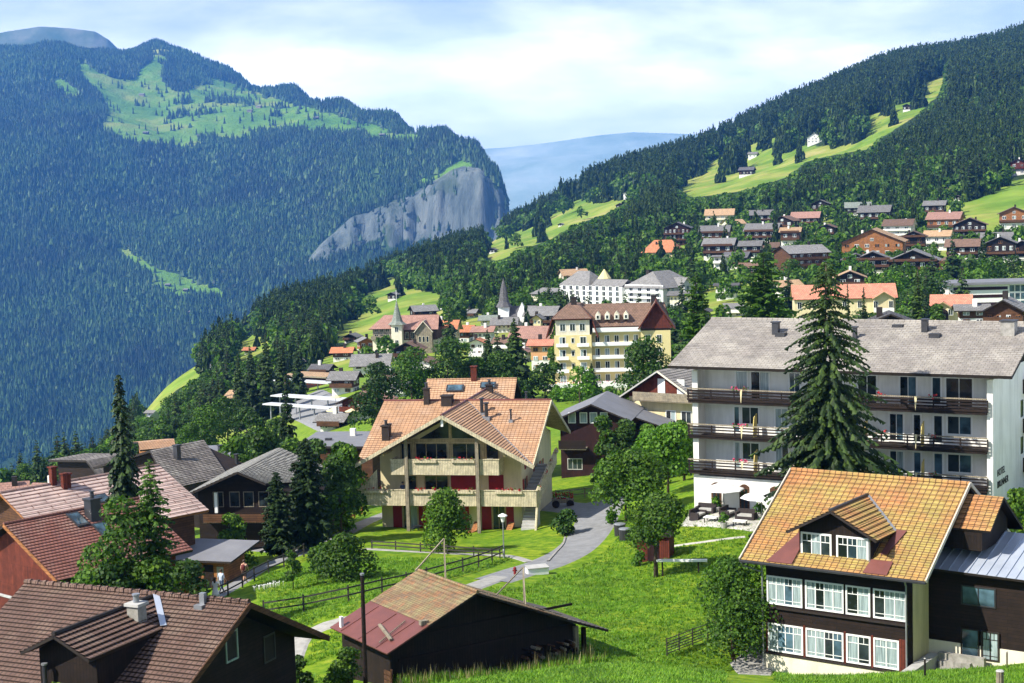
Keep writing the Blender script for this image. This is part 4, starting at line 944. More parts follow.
# ---------------------------------------------------------------- the hotel behind the tall spruce
def sign_text(par, txt, loc, rot, size, mat, name='lettering'):
    cu = bpy.data.curves.new(name, 'FONT'); cu.body = txt; cu.size = size; cu.extrude = 0.015; cu.align_x = 'LEFT'
    cu.materials.append(mat); q = bpy.data.objects.new(name, cu); C.objects.link(q); me = bpy.data.meshes.new_from_object(q.evaluated_get(bpy.context.evaluated_depsgraph_get())); bpy.data.objects.remove(q)
    o = bpy.data.objects.new(name, me); C.objects.link(o); o.parent = par; o.location = loc; o.rotation_euler = rot; return o
def hotel():
    fr = Frame((13.869, 124.55, -20.908), -0.537); W = 23.4; D = 14.7
    t = empty('hotel', fr.o, fr.yaw, 'white four storey hotel with grey slate roof and dark timber balconies', 'hotel')
    mb = MB(); mb.box(.15, W, 1.35, D, -6.5, 7.35, STUCCO)
    mb.box(.15, W, -.02, 1.35, -6.5, -1.3, STUCCO)
    for a, b in ((.15, .62), (W - .42, W)): mb.box(a, b, -.02, 1.35, -1.3, 7.0, STUCCO)
    mb.box(.152, W - .002, 1.352, D, -6.5, -1.2, STUCCO)
    mb.prism([(W - .01, 1.4, 7.3), (W - .01, D, 7.3), (W - .01, 7.37, 10.0)], (-.3, 0, 0), DKWOODV); mb.prism([(.16, 1.4, 7.3), (.16, D, 7.3), (.16, 7.37, 10.0)], (.3, 0, 0), DKWOODV)
    mb.build('wall', t)
    mb = MB(); zr, ze = 10.43, 7.42
    slope(mb, (-1.36, 7.37, zr), (W + 1.6, 7.37, zr), (W + 1.6, -1.19, ze), (-1.36, -1.19, ze), T_H, SOFFIT, DARKTRIM, .22, .32, .03)
    slope(mb, (W + 1.6, 7.37, zr), (-1.36, 7.37, zr), (-1.36, D + 1.2, ze), (W + 1.6, D + 1.2, ze), T_H, SOFFIT, DARKTRIM, .22, .32, .03)
    mb.tube([(-1.36, 7.37, zr + .03), (W + 1.6, 7.37, zr + .03)], .1, T_H, 6)
    roof = mb.build('roof', t); zf = lambda x, y: ze + (y + 1.19) * .352
    for u, v, w, h in ((776, 334, .5, 1.5), (925, 331, .45, 1.4), (1009, 335, 1.0, 1.7), (855, 337, .3, 1.2)):
        p = on_roof(fr, u, v, zf); chimney(roof, p.x, p.y, p.z - .5, p.z + h * .6, w, STONE if w > .9 else DKMETAL, None, cap=DKMETAL)
    for u, v in ((781, 336), (898, 328), (935, 337)):
        p = on_roof(fr, u, v, zf); zz = p.z; mb = MB(); mb.box(p.x - .4, p.x + .4, p.y - .3, p.y + .3, zz - .1, zz + .28, DKMETAL); mb.build('roof_hatch', roof)
    # balconies, three storeys of them
    rng = random.Random(3)
    for zi, z in enumerate((0.0, 2.8, 5.6)):
        mb = MB(); mb.box(-.05, W - .38, -.35, 1.34, z - 1.12, z - .92, DKWOODV)
        bal = mb.build('balcony', t); mb = MB()
        for q in range(4): mb.box(-.12, W - .35, -.42, -.36, z - .9 + q * .23, z - (.76 if zi == 2 else .80) + q * .23, DKWOOD)
        for q in range(13): mb.box(-.1 + q * 1.93, .0 + q * 1.93, -.36, -.30, z - .95, z - .05, DARKTRIM)
        mb.box(-.15, W - .33, -.46, -.28, z - .02, z + .06, GREYWOOD)
        mb.build('railing', bal)
        for cxx in (3.9, 4.6, 15.4, 19.2):
            fm = MB(); flower_tuft(fm, cxx - .35, cxx + .35, -.38, z - .05, PINKF if cxx < 5 else FLOWER, rng, .3, 14); fm.build('flowers', bal)
        if zi < 3:
            for cxx in (4.35, 17.9):
                mb = MB(); dz = 1.0 if zi == 0 else 1.9; mb.prism([(cxx, -.49, z + .08), (cxx + .2, -.49, z + .08), (cxx + .09, -.49, z - dz * .5), (cxx + .06, -.49, z - dz * .5)], (0, .02, 0), CREAM); mb.build('banner', bal)
        if zi < 2:
            for cxx in (5.1, 9.3, 13.9, 18.15):
                mb = MB(); mb.prism([(cxx, .2, z - .92), (cxx, .9, z - .92), (cxx, .9, z + .9), (cxx, .35, z + .65), (cxx, .2, z)], (.06, 0, 0), YELLOW); mb.build('balcony_divider', bal)
    cw = [GLASS, CURTAIN, GLASS, GLASSB]
    for z in (-.85, 1.95, 4.75):
        top = z > 4
        for a, b, n in (((3.2, 4.3, 1), (4.45, 6.1, 2), (7.6, 8.6, 2), (10.4, 12.0, 2), (13.0, 14.6, 2), (16.2, 17.6, 2), (18.6, 19.4, 1), (19.6, 21.7, 2)) if top else
                        ((3.0, 3.6, 1), (3.65, 5.2, 2), (6.4, 7.6, 2), (9.6, 10.8, 2), (11.9, 13.2, 2), (15.4, 16.6, 2), (17.2, 17.9, 1), (18.7, 19.5, 1), (19.7, 21.6, 2))):
            zz = z + (.9 if b - a > 1.4 and not top else .05); window(t, 'f', a, b, zz - .15 if b - a > 1.4 else z + .05, z + 2.2, 1.35, n, fr=WHITE, panes=cw, t=.1)
    # arched doors of the ground floor
    for u in (716.5, 744.5, 775):
        p0 = fr.loc(u - 5, 496, 'y', -.02); p1 = fr.loc(u + 5, 496, 'y', -.02); a, b = p0.x, p1.x; mb = MB()
        top = [(a + (b - a) * q / 8, -.05, -1.75 - .22 * (2 * q / 8 - 1) ** 2) for q in range(9)]
        mb.prism([(a, -.05, -4.3), (b, -.05, -4.3)] + top[::-1], (0, .04, 0), BRWOOD); o = mb.build('arched_door', t)
        pm = MB(); pm.poly([(a + .15, -.06, -3.9), ((a + b) / 2 - .05, -.06, -3.9), ((a + b) / 2 - .05, -.06, -2.1), (a + .15, -.06, -2.15)], GLASS); pm.poly([((a + b) / 2 + .05, -.06, -3.9), (b - .15, -.06, -3.9), (b - .15, -.06, -2.15), ((a + b) / 2 + .05, -.06, -2.1)], GLASS); pm.build('pane', o)
    p = fr.loc(732.5, 489, 'y', -.05); mb = MB(); mb.box(p.x - .08, p.x + .08, -.25, -.02, p.z - .2, p.z + .2, DKMETAL); mb.build('wall_lamp', t)
    # right-hand side: small windows, side balconies, the name of the house
    for y in (7.6, 8.2):
        pass
    for z in (.4, 3.2): window(t, 'r', 8.3, 8.9, z, z + 1.3, W, 1, fr=DKMETAL, panes=[GLASS], t=.05)
    for z in (-1.1, 1.9, 4.9):
        mb = MB(); mb.box(W, W + 1.4, 9.0, 13.5, z, z + .18, DKWOODV); mb.box(W + 1.34, W + 1.4, 9.0, 13.5, z + .18, z + 1.1, DKWOOD); mb.box(W, W + 1.34, 9.0, 9.06, z + .18, z + 1.1, DKWOOD); mb.build('side_balcony', t)
    sign_text(t, 'HOTEL', (W + .02, 1.1, -.15), (math.pi / 2, 0, math.pi / 2), .72, DARKTRIM)
    sign_text(t, 'BRUNNER', (W + .02, 1.1, -1.0), (math.pi / 2, 0, math.pi / 2), .72, DARKTRIM)
    return fr
FR_H = hotel()
# ---------------------------------------------------------------- the chalet with long balconies in the middle
def chalet_middle():
    fr = Frame((-13.619, 134.158, -22.232), -0.198); W, D, h = 15.32, 19.4, 4.22
    t = empty('balcony_chalet', fr.o, fr.yaw, 'large cream chalet with salmon tiled cross roof, long pale balconies and red shutters', 'chalet')
    zb = -6.3; k = h / (W / 2)
    mb = MB(); mb.box(1.35, 13.75, 3.0, D - 1.6, zb, -.3, CREAM)
    mb.prism([(1.35, 3, -.32), (13.75, 3, -.32), (13.75, 3, .3), (W / 2, 3, h - .55), (1.35, 3, .3)], (0, D - 4.6, 0), CREAM)
    mb.prism([(1.4, 3.05, -.32), (1.4, D - 1.65, -.32), (1.4, D - 1.65, .1), (1.4, D / 2, h - .75), (1.4, 3.05, .3)], (12.3, 0, 0), CREAM)
    mb.build('wall', t)
    mb = MB(); hd = D / 2; hw = W / 2; T, U, E = T_C, SOFFIT, SOFFIT
    A = lambda x, y, z: (x, y, z)
    # crossing ridges: valleys run from the crossing to the four corners
    X = (hw, hd, h)
    slope(mb, (hw, hd, h), (hw, 0, h), (0, 0, 0), (0.001, 0.0, 0), T, U, E, .2, .37)          # left slope of the front gable
    slope(mb, (hw, 0, h), (hw, hd, h), (W, 0.0, 0), (W, 0, 0), T, U, E, .2, .37, .06)
    slope(mb, (0, hd, h), (hw, hd, h), (0, 0, 0), (0, 0, 0), T, U, E, .2, .37)
    slope(mb, (hw, hd, h), (W, hd, h), (W, 0, 0), (W, 0, 0), T, U, E, .2, .37)
    slope(mb, (hw, hd, h), (hw, D, h), (W, D, 0), (W, D, 0), T, U, E, .2, .37, .06)
    slope(mb, (hw, D, h), (hw, hd, h), (0, D, 0), (0, D, 0), T, U, E, .2, .37)
    slope(mb, (W, hd, h), (hw, hd, h), (W, D, 0), (W, D, 0), T, U, E, .2, .37)
    slope(mb, (hw, hd, h), (0, hd, h), (0, D, 0), (0, D, 0), T, U, E, .2, .37)
    for a, b in (((0, hd, h + .04), (W, hd, h + .04)), ((hw, 0, h + .04), (hw, D, h + .04))): mb.tube([a, b], .1, REDSHEET, 6)
    roof = mb.build('roof', t)
    mb = MB()
    for a, b in (((-.1, -.03, -.12), (hw, -.03, h - .1)), ((W + .1, -.03, -.12), (hw, -.03, h - .1)), ((W + .03, 0, -.12), (W + .03, hd, h - .1)), ((W + .03, D, -.12), (W + .03, hd, h - .1))): mb.beam(a, b, .08, .3, BALWOOD)
    mb.build('barge_board', roof)
    mb = MB(); mb.beam((hw, hd, h + .03), (W, 0, .05), .12, .04, METAL); mb.build('valley_flashing', roof)
    for u, v, z0, w, hh in ((386.5, 440, None, .65, 1.5), (390, 438, None, .3, 1.6), (427, 404, None, .5, 1.7), (447.5, 404, None, .95, .9), (482, 414, None, .32, 1.8), (486.5, 418, None, .34, 1.7), (511, 421, None, .18, 1.3), (526.5, 404, None, .2, 1.4), (496, 405, None, .16, .6), (489.5, 392, None, .6, .8)):
        best = None
        for z in np.linspace(0, 4.2, 60):
            p = fr.loc(u, v, 'z', z)
            if not (-.5 < p.x < W + .5 and -.5 < p.y < D + .5): continue
            zr = max(h * (1 - abs(p.x - hw) / hw), h * (1 - abs(p.y - hd) / hd))
            if best is None or abs(zr - z) < best[0]: best = (abs(zr - z), p, z)
        if best:
            p, z = best[1], best[2]
            if w < .4: 
                mb = MB(); mb.tube([(p.x, p.y, z - .2), (p.x, p.y, z + hh * .75)], w * .5, DKMETAL, 8); mb.tube([(p.x, p.y, z + hh * .75), (p.x, p.y, z + hh * .8)], w * .8, DKMETAL, 8); mb.box(p.x - w, p.x + w, p.y - w, p.y + w, z - .2, z + .12, METAL); mb.build('vent_pipe', roof)
            else: chimney(roof, p.x, p.y, z - .5, z + hh * .8, w, DARKTRIM, DKMETAL if w < .7 else None)
    # gable: beams and glazing
    mb = MB(); mb.box(3.7, 11.6, 2.94, 3.0, 1.5, 1.8, SOFFIT); mb.box(hw - .12, hw + .12, 2.9, 3.0, 1.8, h - .7, SOFFIT)
    for x in (4.4, 7.6, 10.5): mb.box(x - .12, x + .12, 2.88, 2.999, -.9, 1.5, SOFFIT)
    mb.build('gable_frame', t)
    mb = MB(); gl = lambda x: h - .95 - abs(x - hw) * k
    mb.prism([(5.0, 2.96, 1.85), (hw - .15, 2.96, 1.85), (hw - .15, 2.96, gl(hw)), (5.0, 2.96, gl(5.0))], (0, .03, 0), GLASS)
    mb.prism([(hw + .15, 2.96, 1.85), (10.3, 2.96, 1.85), (10.3, 2.96, gl(10.3)), (hw + .15, 2.96, gl(hw))], (0, .03, 0), GLASS)
    mb.build('gable_window', t)
    for z0, z1, L in ((-.85, 1.45, ((4.5, 7.4, 3), (7.75, 10.35, 2), (10.7, 11.9, 1), (3.2, 4.2, 1))), (-3.4, -1.35, ((3.6, 4.6, 1), (5.2, 7.4, 2),)), (-6.1, -3.95, ((3.2, 4.6, 2), (6.3, 8.3, 2), (11.1, 12.3, 2)))):
        for a, b, n in L: window(t, 'f', a, b, z0, z1, 3.0, n, fr=SOFFIT, panes=[GLASS, GLASS, CURTAIN] if z0 < -3 else [GLASS], t=.08)
    for a, b, z0, z1 in ((7.6, 9.9, -3.4, -1.35), (10.9, 12.2, -3.4, -1.3), (2.35, 3.15, -6.1, -3.95), (4.65, 5.4, -6.1, -3.95), (10.2, 11.05, -6.1, -3.95), (12.35, 13.0, -6.1, -3.95), (8.4, 9.1, -6.1, -3.95)):
        mb = MB(); mb.box(a, b, 2.93, 2.99, z0, z1, REDSHUT); mb.build('shutter', t)
    # balconies
    def balc(x0, x1, y0, zt, zf, name='balcony'):
        mb = MB(); mb.box(x0, x1, y0, 2.99, zf, zf + .2, SOFFIT)
        mb.box(x0, x1, y0 - .05, y0 + .02, zf - .02, zt, BALWOOD); mb.box(x0 - .05, x0, y0, 2.95, zf, zt, BALWOOD); mb.box(x1, x1 + .05, y0, 2.95, zf, zt, BALWOOD)
        mb.box(x0 - .08, x1 + .08, y0 - .1, y0 + .08, zt, zt + .07, BALWOOD); return mb.build(name, t)
    b1 = balc(2.9, 12.25, .95, .33, -.95); b2 = balc(-.05, 15.4, .95, -2.3, -3.6)
    for a, b, z, o in ((4.9, 6.9, .42, b1), (8.2, 10.2, .42, b1), (.5, 2.6, -2.2, b2), (4.7, 6.1, -2.2, b2), (6.3, 7.3, -2.2, b2), (8.3, 10.0, -2.2, b2), (11.9, 14.2, -2.2, b2)): flower_box(o, a, b, .86, z - .12, seed=int(a * 10))
    for x in (4.3, 10.45):
        mb = MB(); ztop = gl(x) + .7; mb.box(x - .14, x + .14, .62, .88, zb + .1, ztop, GREYWOOD); mb.build('post', t)
    mb = MB(); mb.beam((hw, .3, h - .4), (hw, 3, h - .4), .16, .22, SOFFIT); mb.box(hw - .1, hw + .1, .15, .35, h - .95, h - .3, WHITE)
    for x in (2.4, 12.9): mb.beam((x, .3, gl(x) + .45), (x, 3.1, gl(x) + .45), .16, .2, SOFFIT)
    mb.build('purlin', t)
    # slanting boarded screen at the left end
    mb = MB(); mb.prism([(-.1, 1.0, -2.3), (1.5, 1.4, -2.3), (1.5, 1.4, -.6)], (0, .08, 0), BALWOOD); mb.build('screen', t)
    # right-hand side
    for y0, z0, z1 in ((5.0, -.7, .6), (8.5, .6, 2.0), (4.0, -3.3, -1.4), (9.0, -3.0, -1.2), (12.0, -3.0, -1.2)):
        window(t, 'r', y0, y0 + 1.0, z0 - .4, z1 - .4, 13.75, 1, fr=SOFFIT, panes=[GLASS, CURTAIN], t=.07); shutter_pair(t, 'r', y0, y0 + 1.0, z0 - .4, z1 - .4, 13.75, REDSHUT, .5)
    st = MB(); 
    for q in range(11): st.box(14.0, 15.2, -1.2 + q * .3 + 1.2, -.9 + q * .3 + 1.2, zb, zb + .22 * (q + 1), CONCRETE)
    st.prism([(15.3, 1.0, -3.6), (15.3, 11.0, -1.6), (15.3, 11.0, -.3), (15.3, 1.0, -2.3)], (.16, 0, 0), BALWOOD)
    st.prism([(15.3, 1.0, -3.6), (15.3, 1.6, -3.5), (15.3, .2, zb), (15.3, -.3, zb)], (.16, 0, 0), BALWOOD)
    for q in range(12): st.box(13.76, 15.3, 1.2 + q * .8, 2.0 + q * .8, -3.6 + q * .16, -3.42 + q * .16, CONCRETE)
    so = st.build('outside_stairs', t)
    for y in (1.4, 4.4, 7.2, 9.9):
        z = -2.3 + (y - 1) * .2; flower_box(so, y, y + .8, 15.55, z + .12, mat=FLOWER, seed=int(y * 7), ax='y')
    mb = MB(); g = fr.w(0, 0, 0)
    mb.box(.4, 14.2, .2, 3.0, zb - .4, zb + .06, CONCRETE); mb.build('patio', t)
    # things standing on the patio and balconies
    def chair(x, y, z, c, lab, rz=0.0, grp=None):
        e = empty('garden_chair', fr.w(x, y, z), fr.yaw + rz, lab, 'chair', grp); mb = MB()
        for sx in (-.2, .2):
            for sy in (-.2, .2): mb.box(sx - .02, sx + .02, sy - .02, sy + .02, 0, .42, DKMETAL)
        mb.build('legs', e); mb = MB(); mb.box(-.25, .25, -.25, .25, .42, .47, c); mb.build('seat', e); mb = MB(); mb.prism([(-.25, .22, .47), (.25, .22, .47), (.25, .34, 1.0), (-.25, .34, 1.0)], (0, .03, 0), c); mb.build('backrest', e)
    for x, c, l in ((5.3, REDSHUT, 'red folding chair on the upper balcony, the one further left'), (7.1, REDSHUT, 'red folding chair on the upper balcony beside the middle post'), (8.2, METAL, 'grey folding chair on the upper balcony in the middle'), (11.3, WHITE, 'white chair on the upper balcony near its right end')): chair(x, 2.0, -.75, c, l, .2)
    def table(x, y, z, mat, lab):
        e = empty('garden_table', fr.w(x, y, z), fr.yaw, lab, 'table'); mb = MB(); mb.lathe((0, 0, 0), [(.22, 0), (.04, .06), (.04, .7)], DKMETAL, 8); mb.build('leg', e); mb = MB(); mb.lathe((0, 0, 0), [(.42, .7), (.42, .74)], mat, 14); mb.build('tabletop', e)
    table(4.9, 1.6, zb + .06, DKMETAL, 'dark round table on the patio by the left red shutter')
    chair(4.2, 1.9, zb + .06, DKMETAL, 'dark chair left of the round patio table', 1.4); chair(5.7, 1.9, zb + .06, DKMETAL, 'dark chair right of the round patio table', -1.4)
    def deck(x, lab):
        e = empty('wooden_lounger', fr.w(x, 1.4, zb + .06), fr.yaw - .5, lab, 'lounger'); mb = MB(); mb.prism([(-.3, -.7, .25), (.3, -.7, .25), (.3, .3, .35), (-.3, .3, .35)], (0, 0, .05), ORWOOD); mb.build('seat', e)
        mb = MB(); mb.prism([(-.3, .3, .35), (.3, .3, .35), (.3, .8, 1.05), (-.3, .8, 1.05)], (0, .05, 0), ORWOOD); mb.build('backrest', e); mb = MB()
        for a in (-.27, .27): mb.box(a - .03, a + .03, -.6, -.54, 0, .3, ORWOOD); mb.box(a - .03, a + .03, .3, .36, 0, .35, ORWOOD)
        mb.build('legs', e)
    deck(9.6, 'orange wooden lounger on the patio beside the right post'); deck(12.6, 'orange wooden lounger on the patio behind the street lamp')
    return fr
FR_C = chalet_middle()

# ---------------------------------------------------------------- barn with the half rusted tile roof
def barn():
    fr = Frame((-2.096, 78.003, -19.507), .57); L, wl, h, s = 6.12, 5.18, 2.155, 2.155 / 5.184
    t = empty('old_barn', fr.o, fr.yaw, 'old dark timber barn with half mossy tiled, half maroon sheet metal roof', 'barn')
    mb = MB(); zb = -5.6
    mb.prism([(-wl + .75, 1.1, zb), (6.65, 1.1, zb), (6.65, 1.1, -s * 6.65 - .2), (0, 1.1, -.2), (-wl + .75, 1.1, -s * (wl - .75) - .2)], (0, L - .9, 0), DKWOODV)
    mb.build('wall', t)
    mb = MB(); mb.box(6.45, 6.68, .9, 1.1, zb, -s * 6.6 - .3, GREYWOOD); mb.build('corner_post', t)
    for z in (-1.9, -3.0):
        mb = MB(); mb.box(-4.0, 6.4, 1.02, 1.1, z, z + .12, DKWOOD); mb.build('wall_beam', t)
    mb = MB(); m = .545
    P0 = lambda f, y: (-wl * f, y, -h * f)
    slope(mb, (0, L, 0), (0, 0, 0), P0(m, 0), P0(m, L), T_MOSS, DKWOODV, DARKTRIM, .1, .26, .02)
    roof = mb.build('tiled_slope', t)
    mb = MB(); slope(mb, P0(m - .02, L), P0(m - .02, 0), P0(1, 0), P0(1, L), REDSHEET, DKWOODV, REDSHEET, .07)
    for q in range(3): mb.beam(P0(m + .02, 1.2 + q * 1.9), P0(.99, 1.2 + q * 1.9), .04, .06, REDSHEET)
    mb.build('metal_slope', t)
    mb = MB(); R = lambda x, y: (x, y, -s * x)
    slope(mb, (0, 0, 0), (0, L, 0), R(5.4, L), R(5.4, 0), T_MOSS, DKWOODV, DARKTRIM, .1, .26, .02)
    mb.build('rear_slope', t)
    mb = MB(); slope(mb, (4.6, .6, -s * 4.6 + .02 - .12), (4.6, L + .8, -s * 4.6 - .1), (8.4, L + .8, -s * 8.4), (8.4, .6, -s * 8.4), T_DARK, DKWOODV, DARKTRIM, .1, .3)
    mb.box(7.1, 7.3, 1.1, 1.3, zb, -s * 7.1 - .3, DKWOOD); mb.build('lean_to_roof', t)
    mb = MB(); mb.tube([(0, -.05, .06), (0, L, .06)], .1, T_MOSS, 6)
    for q in range(9): mb.beam((.35 + q * .55, .55, -s * (.35 + q * .55) + .1), (.95 + q * .55, .6, -s * (.95 + q * .55) + .1), .3, .05, GREYWOOD)
    mb.build('ridge_planks', t)
    # timber stays standing on the roof
    for x, y, hh, lab in ((1.2, 5.2, 2.2, 'far'), (4.3, 2.4, 2.0, 'near')):
        b = Vector((x, y, -s * x)); mb = MB(); tp = b + Vector((0, 0, hh))
        for d in ((0, 0, 0), (-.5, -.9, .2), (-1.9, -.2, .8)): mb.beam(b + Vector(d), tp, .06, .06, GREYWOOD)
        mb.build('roof_brace', t)
    # snow guard beams lying on the sheet metal
    mb = MB(); mb.beam((-4.5, .8, -h * 4.5 / wl + .12), (-4.0, 2.9, -h * 4.0 / wl + .12), .16, .1, GREYWOOD); mb.beam((-4.9, 1.3, -h * 4.9 / wl + .1), (-3.2, 1.7, -h * 3.2 / wl + .1), .05, .05, GREYWOOD); mb.box(-3.1, -2.7, .25, .5, -1.2, -.98, GREYWOOD); mb.box(-4.95, -4.8, 5.3, 5.5, -2.1, -1.5, WHITE)
    mb.build('snow_guard', t)
    rg = random.Random(4); mb = MB()
    for q in range(60):
        x = rg.uniform(3.2, 6.3); z = zb + 1.0 + rg.uniform(0, .95); mb.tube([(x, .6, z), (x + rg.uniform(-.1, .1), 1.09, z)], rg.uniform(.05, .09), rg.choice([BRWOOD, GREYWOOD, DKWOOD]), 6)
    o = mb.build('log_pile'); o.location = fr.o; o.rotation_euler = (0, 0, fr.yaw); tag(o, 'stack of split firewood against the dark gable of the old barn', 'log pile')
    return fr
FR_B = barn()

# ---------------------------------------------------------------- brown ridged roof, bottom left
def house_brown():
    fr = Frame((-21.98, 69.99, -16.44), -0.432); L = 11.9; s = .5
    t = empty('timber_house', fr.o, fr.yaw, 'dark timber house with brown ridged tiles and a dormer carrying a short chimney', 'house')
    mb = MB(); F_, B_ = -7.2, 6.05
    mb.prism([(.7, -6.2, -9), (.7, 5.1, -9), (.7, 5.1, -s * 5.1 - .3), (.7, 0, -.3), (.7, -6.2, -s * 6.2 - .3)], (L - 1.9, 0, 0), DKWOOD); mb.build('wall', t)
    mb = MB()
    slope(mb, (0, 0, 0), (L, 0, 0), (L, F_, s * F_), (0, F_, s * F_), T_L, DKWOODV, DARKTRIM, .14, .25, .035)
    slope(mb, (L, 0, 0), (0, 0, 0), (0, B_, -s * B_), (L, B_, -s * B_), T_L, DKWOODV, DARKTRIM, .14, .25, .035)
    roof = mb.build('roof', t); mb = MB()
    for q in range(28): mb.tube([(q * L / 28, 0, .05), ((q + .93) * L / 28, 0, .08)], [.11, .14], T_L, 7)
    mb.build('ridge_tiles', roof)
    mb = MB()
    for y in (F_, B_): mb.beam((L + .03, y, -s * abs(y) - .06), (L + .03, 0, -.05), .06, .24, BRWOOD)
    mb.build('barge_board', roof)
    dx, w, y1, zd, ze = 7.04, 1.72, -6.38, -.07, -.9
    mb = MB(); mb.prism([(dx - w + .35, y1 + .7, -4.2), (dx + w - .25, y1 + .7, -4.2), (dx + w - .25, y1 + .7, ze), (dx, y1 + .7, zd - .15), (dx - w + .35, y1 + .7, ze)], (0, 4.4, 0), DKWOODV); d = mb.build('dormer', t)
    mb = MB()
    slope(mb, (dx, 0, zd), (dx, y1, zd), (dx - w, y1, ze), (dx - w, ze / s, ze), T_L, DKWOODV, DARKTRIM, .12, .31, .06)
    slope(mb, (dx, y1, zd), (dx, 0, zd), (dx + w, ze / s, ze), (dx + w, y1, ze), T_L, DKWOODV, DARKTRIM, .12, .36, .07)
    mb.tube([(dx, y1, zd + .05), (dx, 0, zd + .05)], .1, DARKTRIM, 6); mb.build('dormer_roof', d)
    mb = MB(); mb.beam((dx + .1, -.0, zd + .16), (dx + w, ze / s + .1, ze + .16), .26, .03, ZINC); mb.build('valley_flashing', d)
    GREENSH = plain('green_shutter', (.20, .30, .03), (.16, .25, .03), 3, .6)
    window(d, 'f', dx - .35, dx + .55, -3.4, -2.2, y1 + .7, 1, fr=DKMETAL, panes=[GLASS]); shutter_pair(d, 'f', dx - .35, dx + .55, -3.4, -2.2, y1 + .7, GREENSH, .4)
    best = on_roof(fr, 137, 617, lambda x, y: zd - (x - dx) * .49 if x > dx else 99)
    mb = MB(); x, y = best.x, best.y; zc = best.z
    mb.box(x - .28, x + .28, y - .28, y + .28, zc - .4, zc + .5, STONE); mb.box(x - .36, x + .36, y - .36, y + .36, zc + .5, zc + .62, CONCRETE); mb.tube([(x, y, zc + .6), (x, y, zc + .92)], .13, METAL, 10); mb.tube([(x, y, zc + .92), (x, y, zc + .98)], .17, METAL, 10)
    mb.build('chimney', roof)
    p = fr.loc(45, 676, 'y', -6.0); mb = MB(); mb.tube([(p.x, -6.0, -3.4), (p.x, -6.0, p.z + .45)], .09, DKMETAL, 8); mb.tube([(p.x, -6.0, p.z + .45), (p.x, -6.0, p.z + .52)], .13, METAL, 8); mb.build('vent_pipe', roof)
    p = fr.loc(203, 601, 'y', -.2); mb = MB(); mb.box(p.x - .12, p.x + .12, -.3, -.1, -.1, .35, METAL); mb.box(p.x - .2, p.x + .2, -.6, -.3, -.3, -.1, METAL); mb.build('roof_bracket', roof)
    window(t, 'r', -.2, .7, -2.6, -1.3, L - 1.2, 1, fr=CURTAIN, panes=[DARKTRIM], t=.08); window(t, 'r', 2.6, 3.5, -3.4, -2.2, L - 1.2, 1, fr=DKMETAL, panes=[DARKTRIM], t=.07)
    return fr
FR_L = house_brown()

def simple_roof_house(name, lab, o, yaw, L, F_, B_, s, tile, wall, zg, cat='house', row=.36, ov=.8, edge=None, under=None):
    """ridge along x from the origin; F_/B_ run of the front/back slope"""
    fr = Frame(o, yaw); t = empty(name, fr.o, yaw, lab, cat); mb = MB()
    mb.prism([(ov, -F_ + ov, zg), (ov, B_ - ov, zg), (ov, B_ - ov, -s * (B_ - ov) - .25), (ov, 0, -.25), (ov, -F_ + ov, -s * (F_ - ov) - .25)], (L - 2 * ov, 0, 0), wall); mb.build('wall', t)
    mb = MB(); slope(mb, (0, 0, 0), (L, 0, 0), (L, -F_, -s * F_), (0, -F_, -s * F_), tile, under or DKWOODV, edge or DARKTRIM, .16, row, .04)
    slope(mb, (L, 0, 0), (0, 0, 0), (0, B_, -s * B_), (L, B_, -s * B_), tile, under or DKWOODV, edge or DARKTRIM, .16, row, .04)
    mb.tube([(0, 0, .04), (L, 0, .04)], .1, tile, 6); return fr, t, mb.build('roof', t)
def skylight(roof, fr, u, v, F_, s, w=.9, l=1.2):
    p = on_roof(fr, u, v, lambda x, y: s * y if y < .2 else 99); mb = MB(); z = p.z + .08
    a = (p.x - w / 2, p.y + l / 2, z + s * l / 2); b = (p.x + w / 2, p.y + l / 2, z + s * l / 2); c = (p.x + w / 2, p.y - l / 2, z - s * l / 2); d = (p.x - w / 2, p.y - l / 2, z - s * l / 2)
    mb.prism([a, b, c, d], (0, 0, .08), DKMETAL); o = mb.build('skylight', roof); mb = MB(); k = .12
    q = [Vector(x) + Vector((0, 0, .095)) for x in (a, b, c, d)]; cc = sum(q, Vector()) / 4; q = [cc + (x - cc) * .8 for x in q]; mb.poly([q[3], q[2], q[1], q[0]], GLASSB); mb.build('pane', o)
def roof_thing(roof, fr, u, v, s, fn):
    p = on_roof(fr, u, v, lambda x, y: s * y if y < .2 else 99); fn(p.x, p.y, p.z)
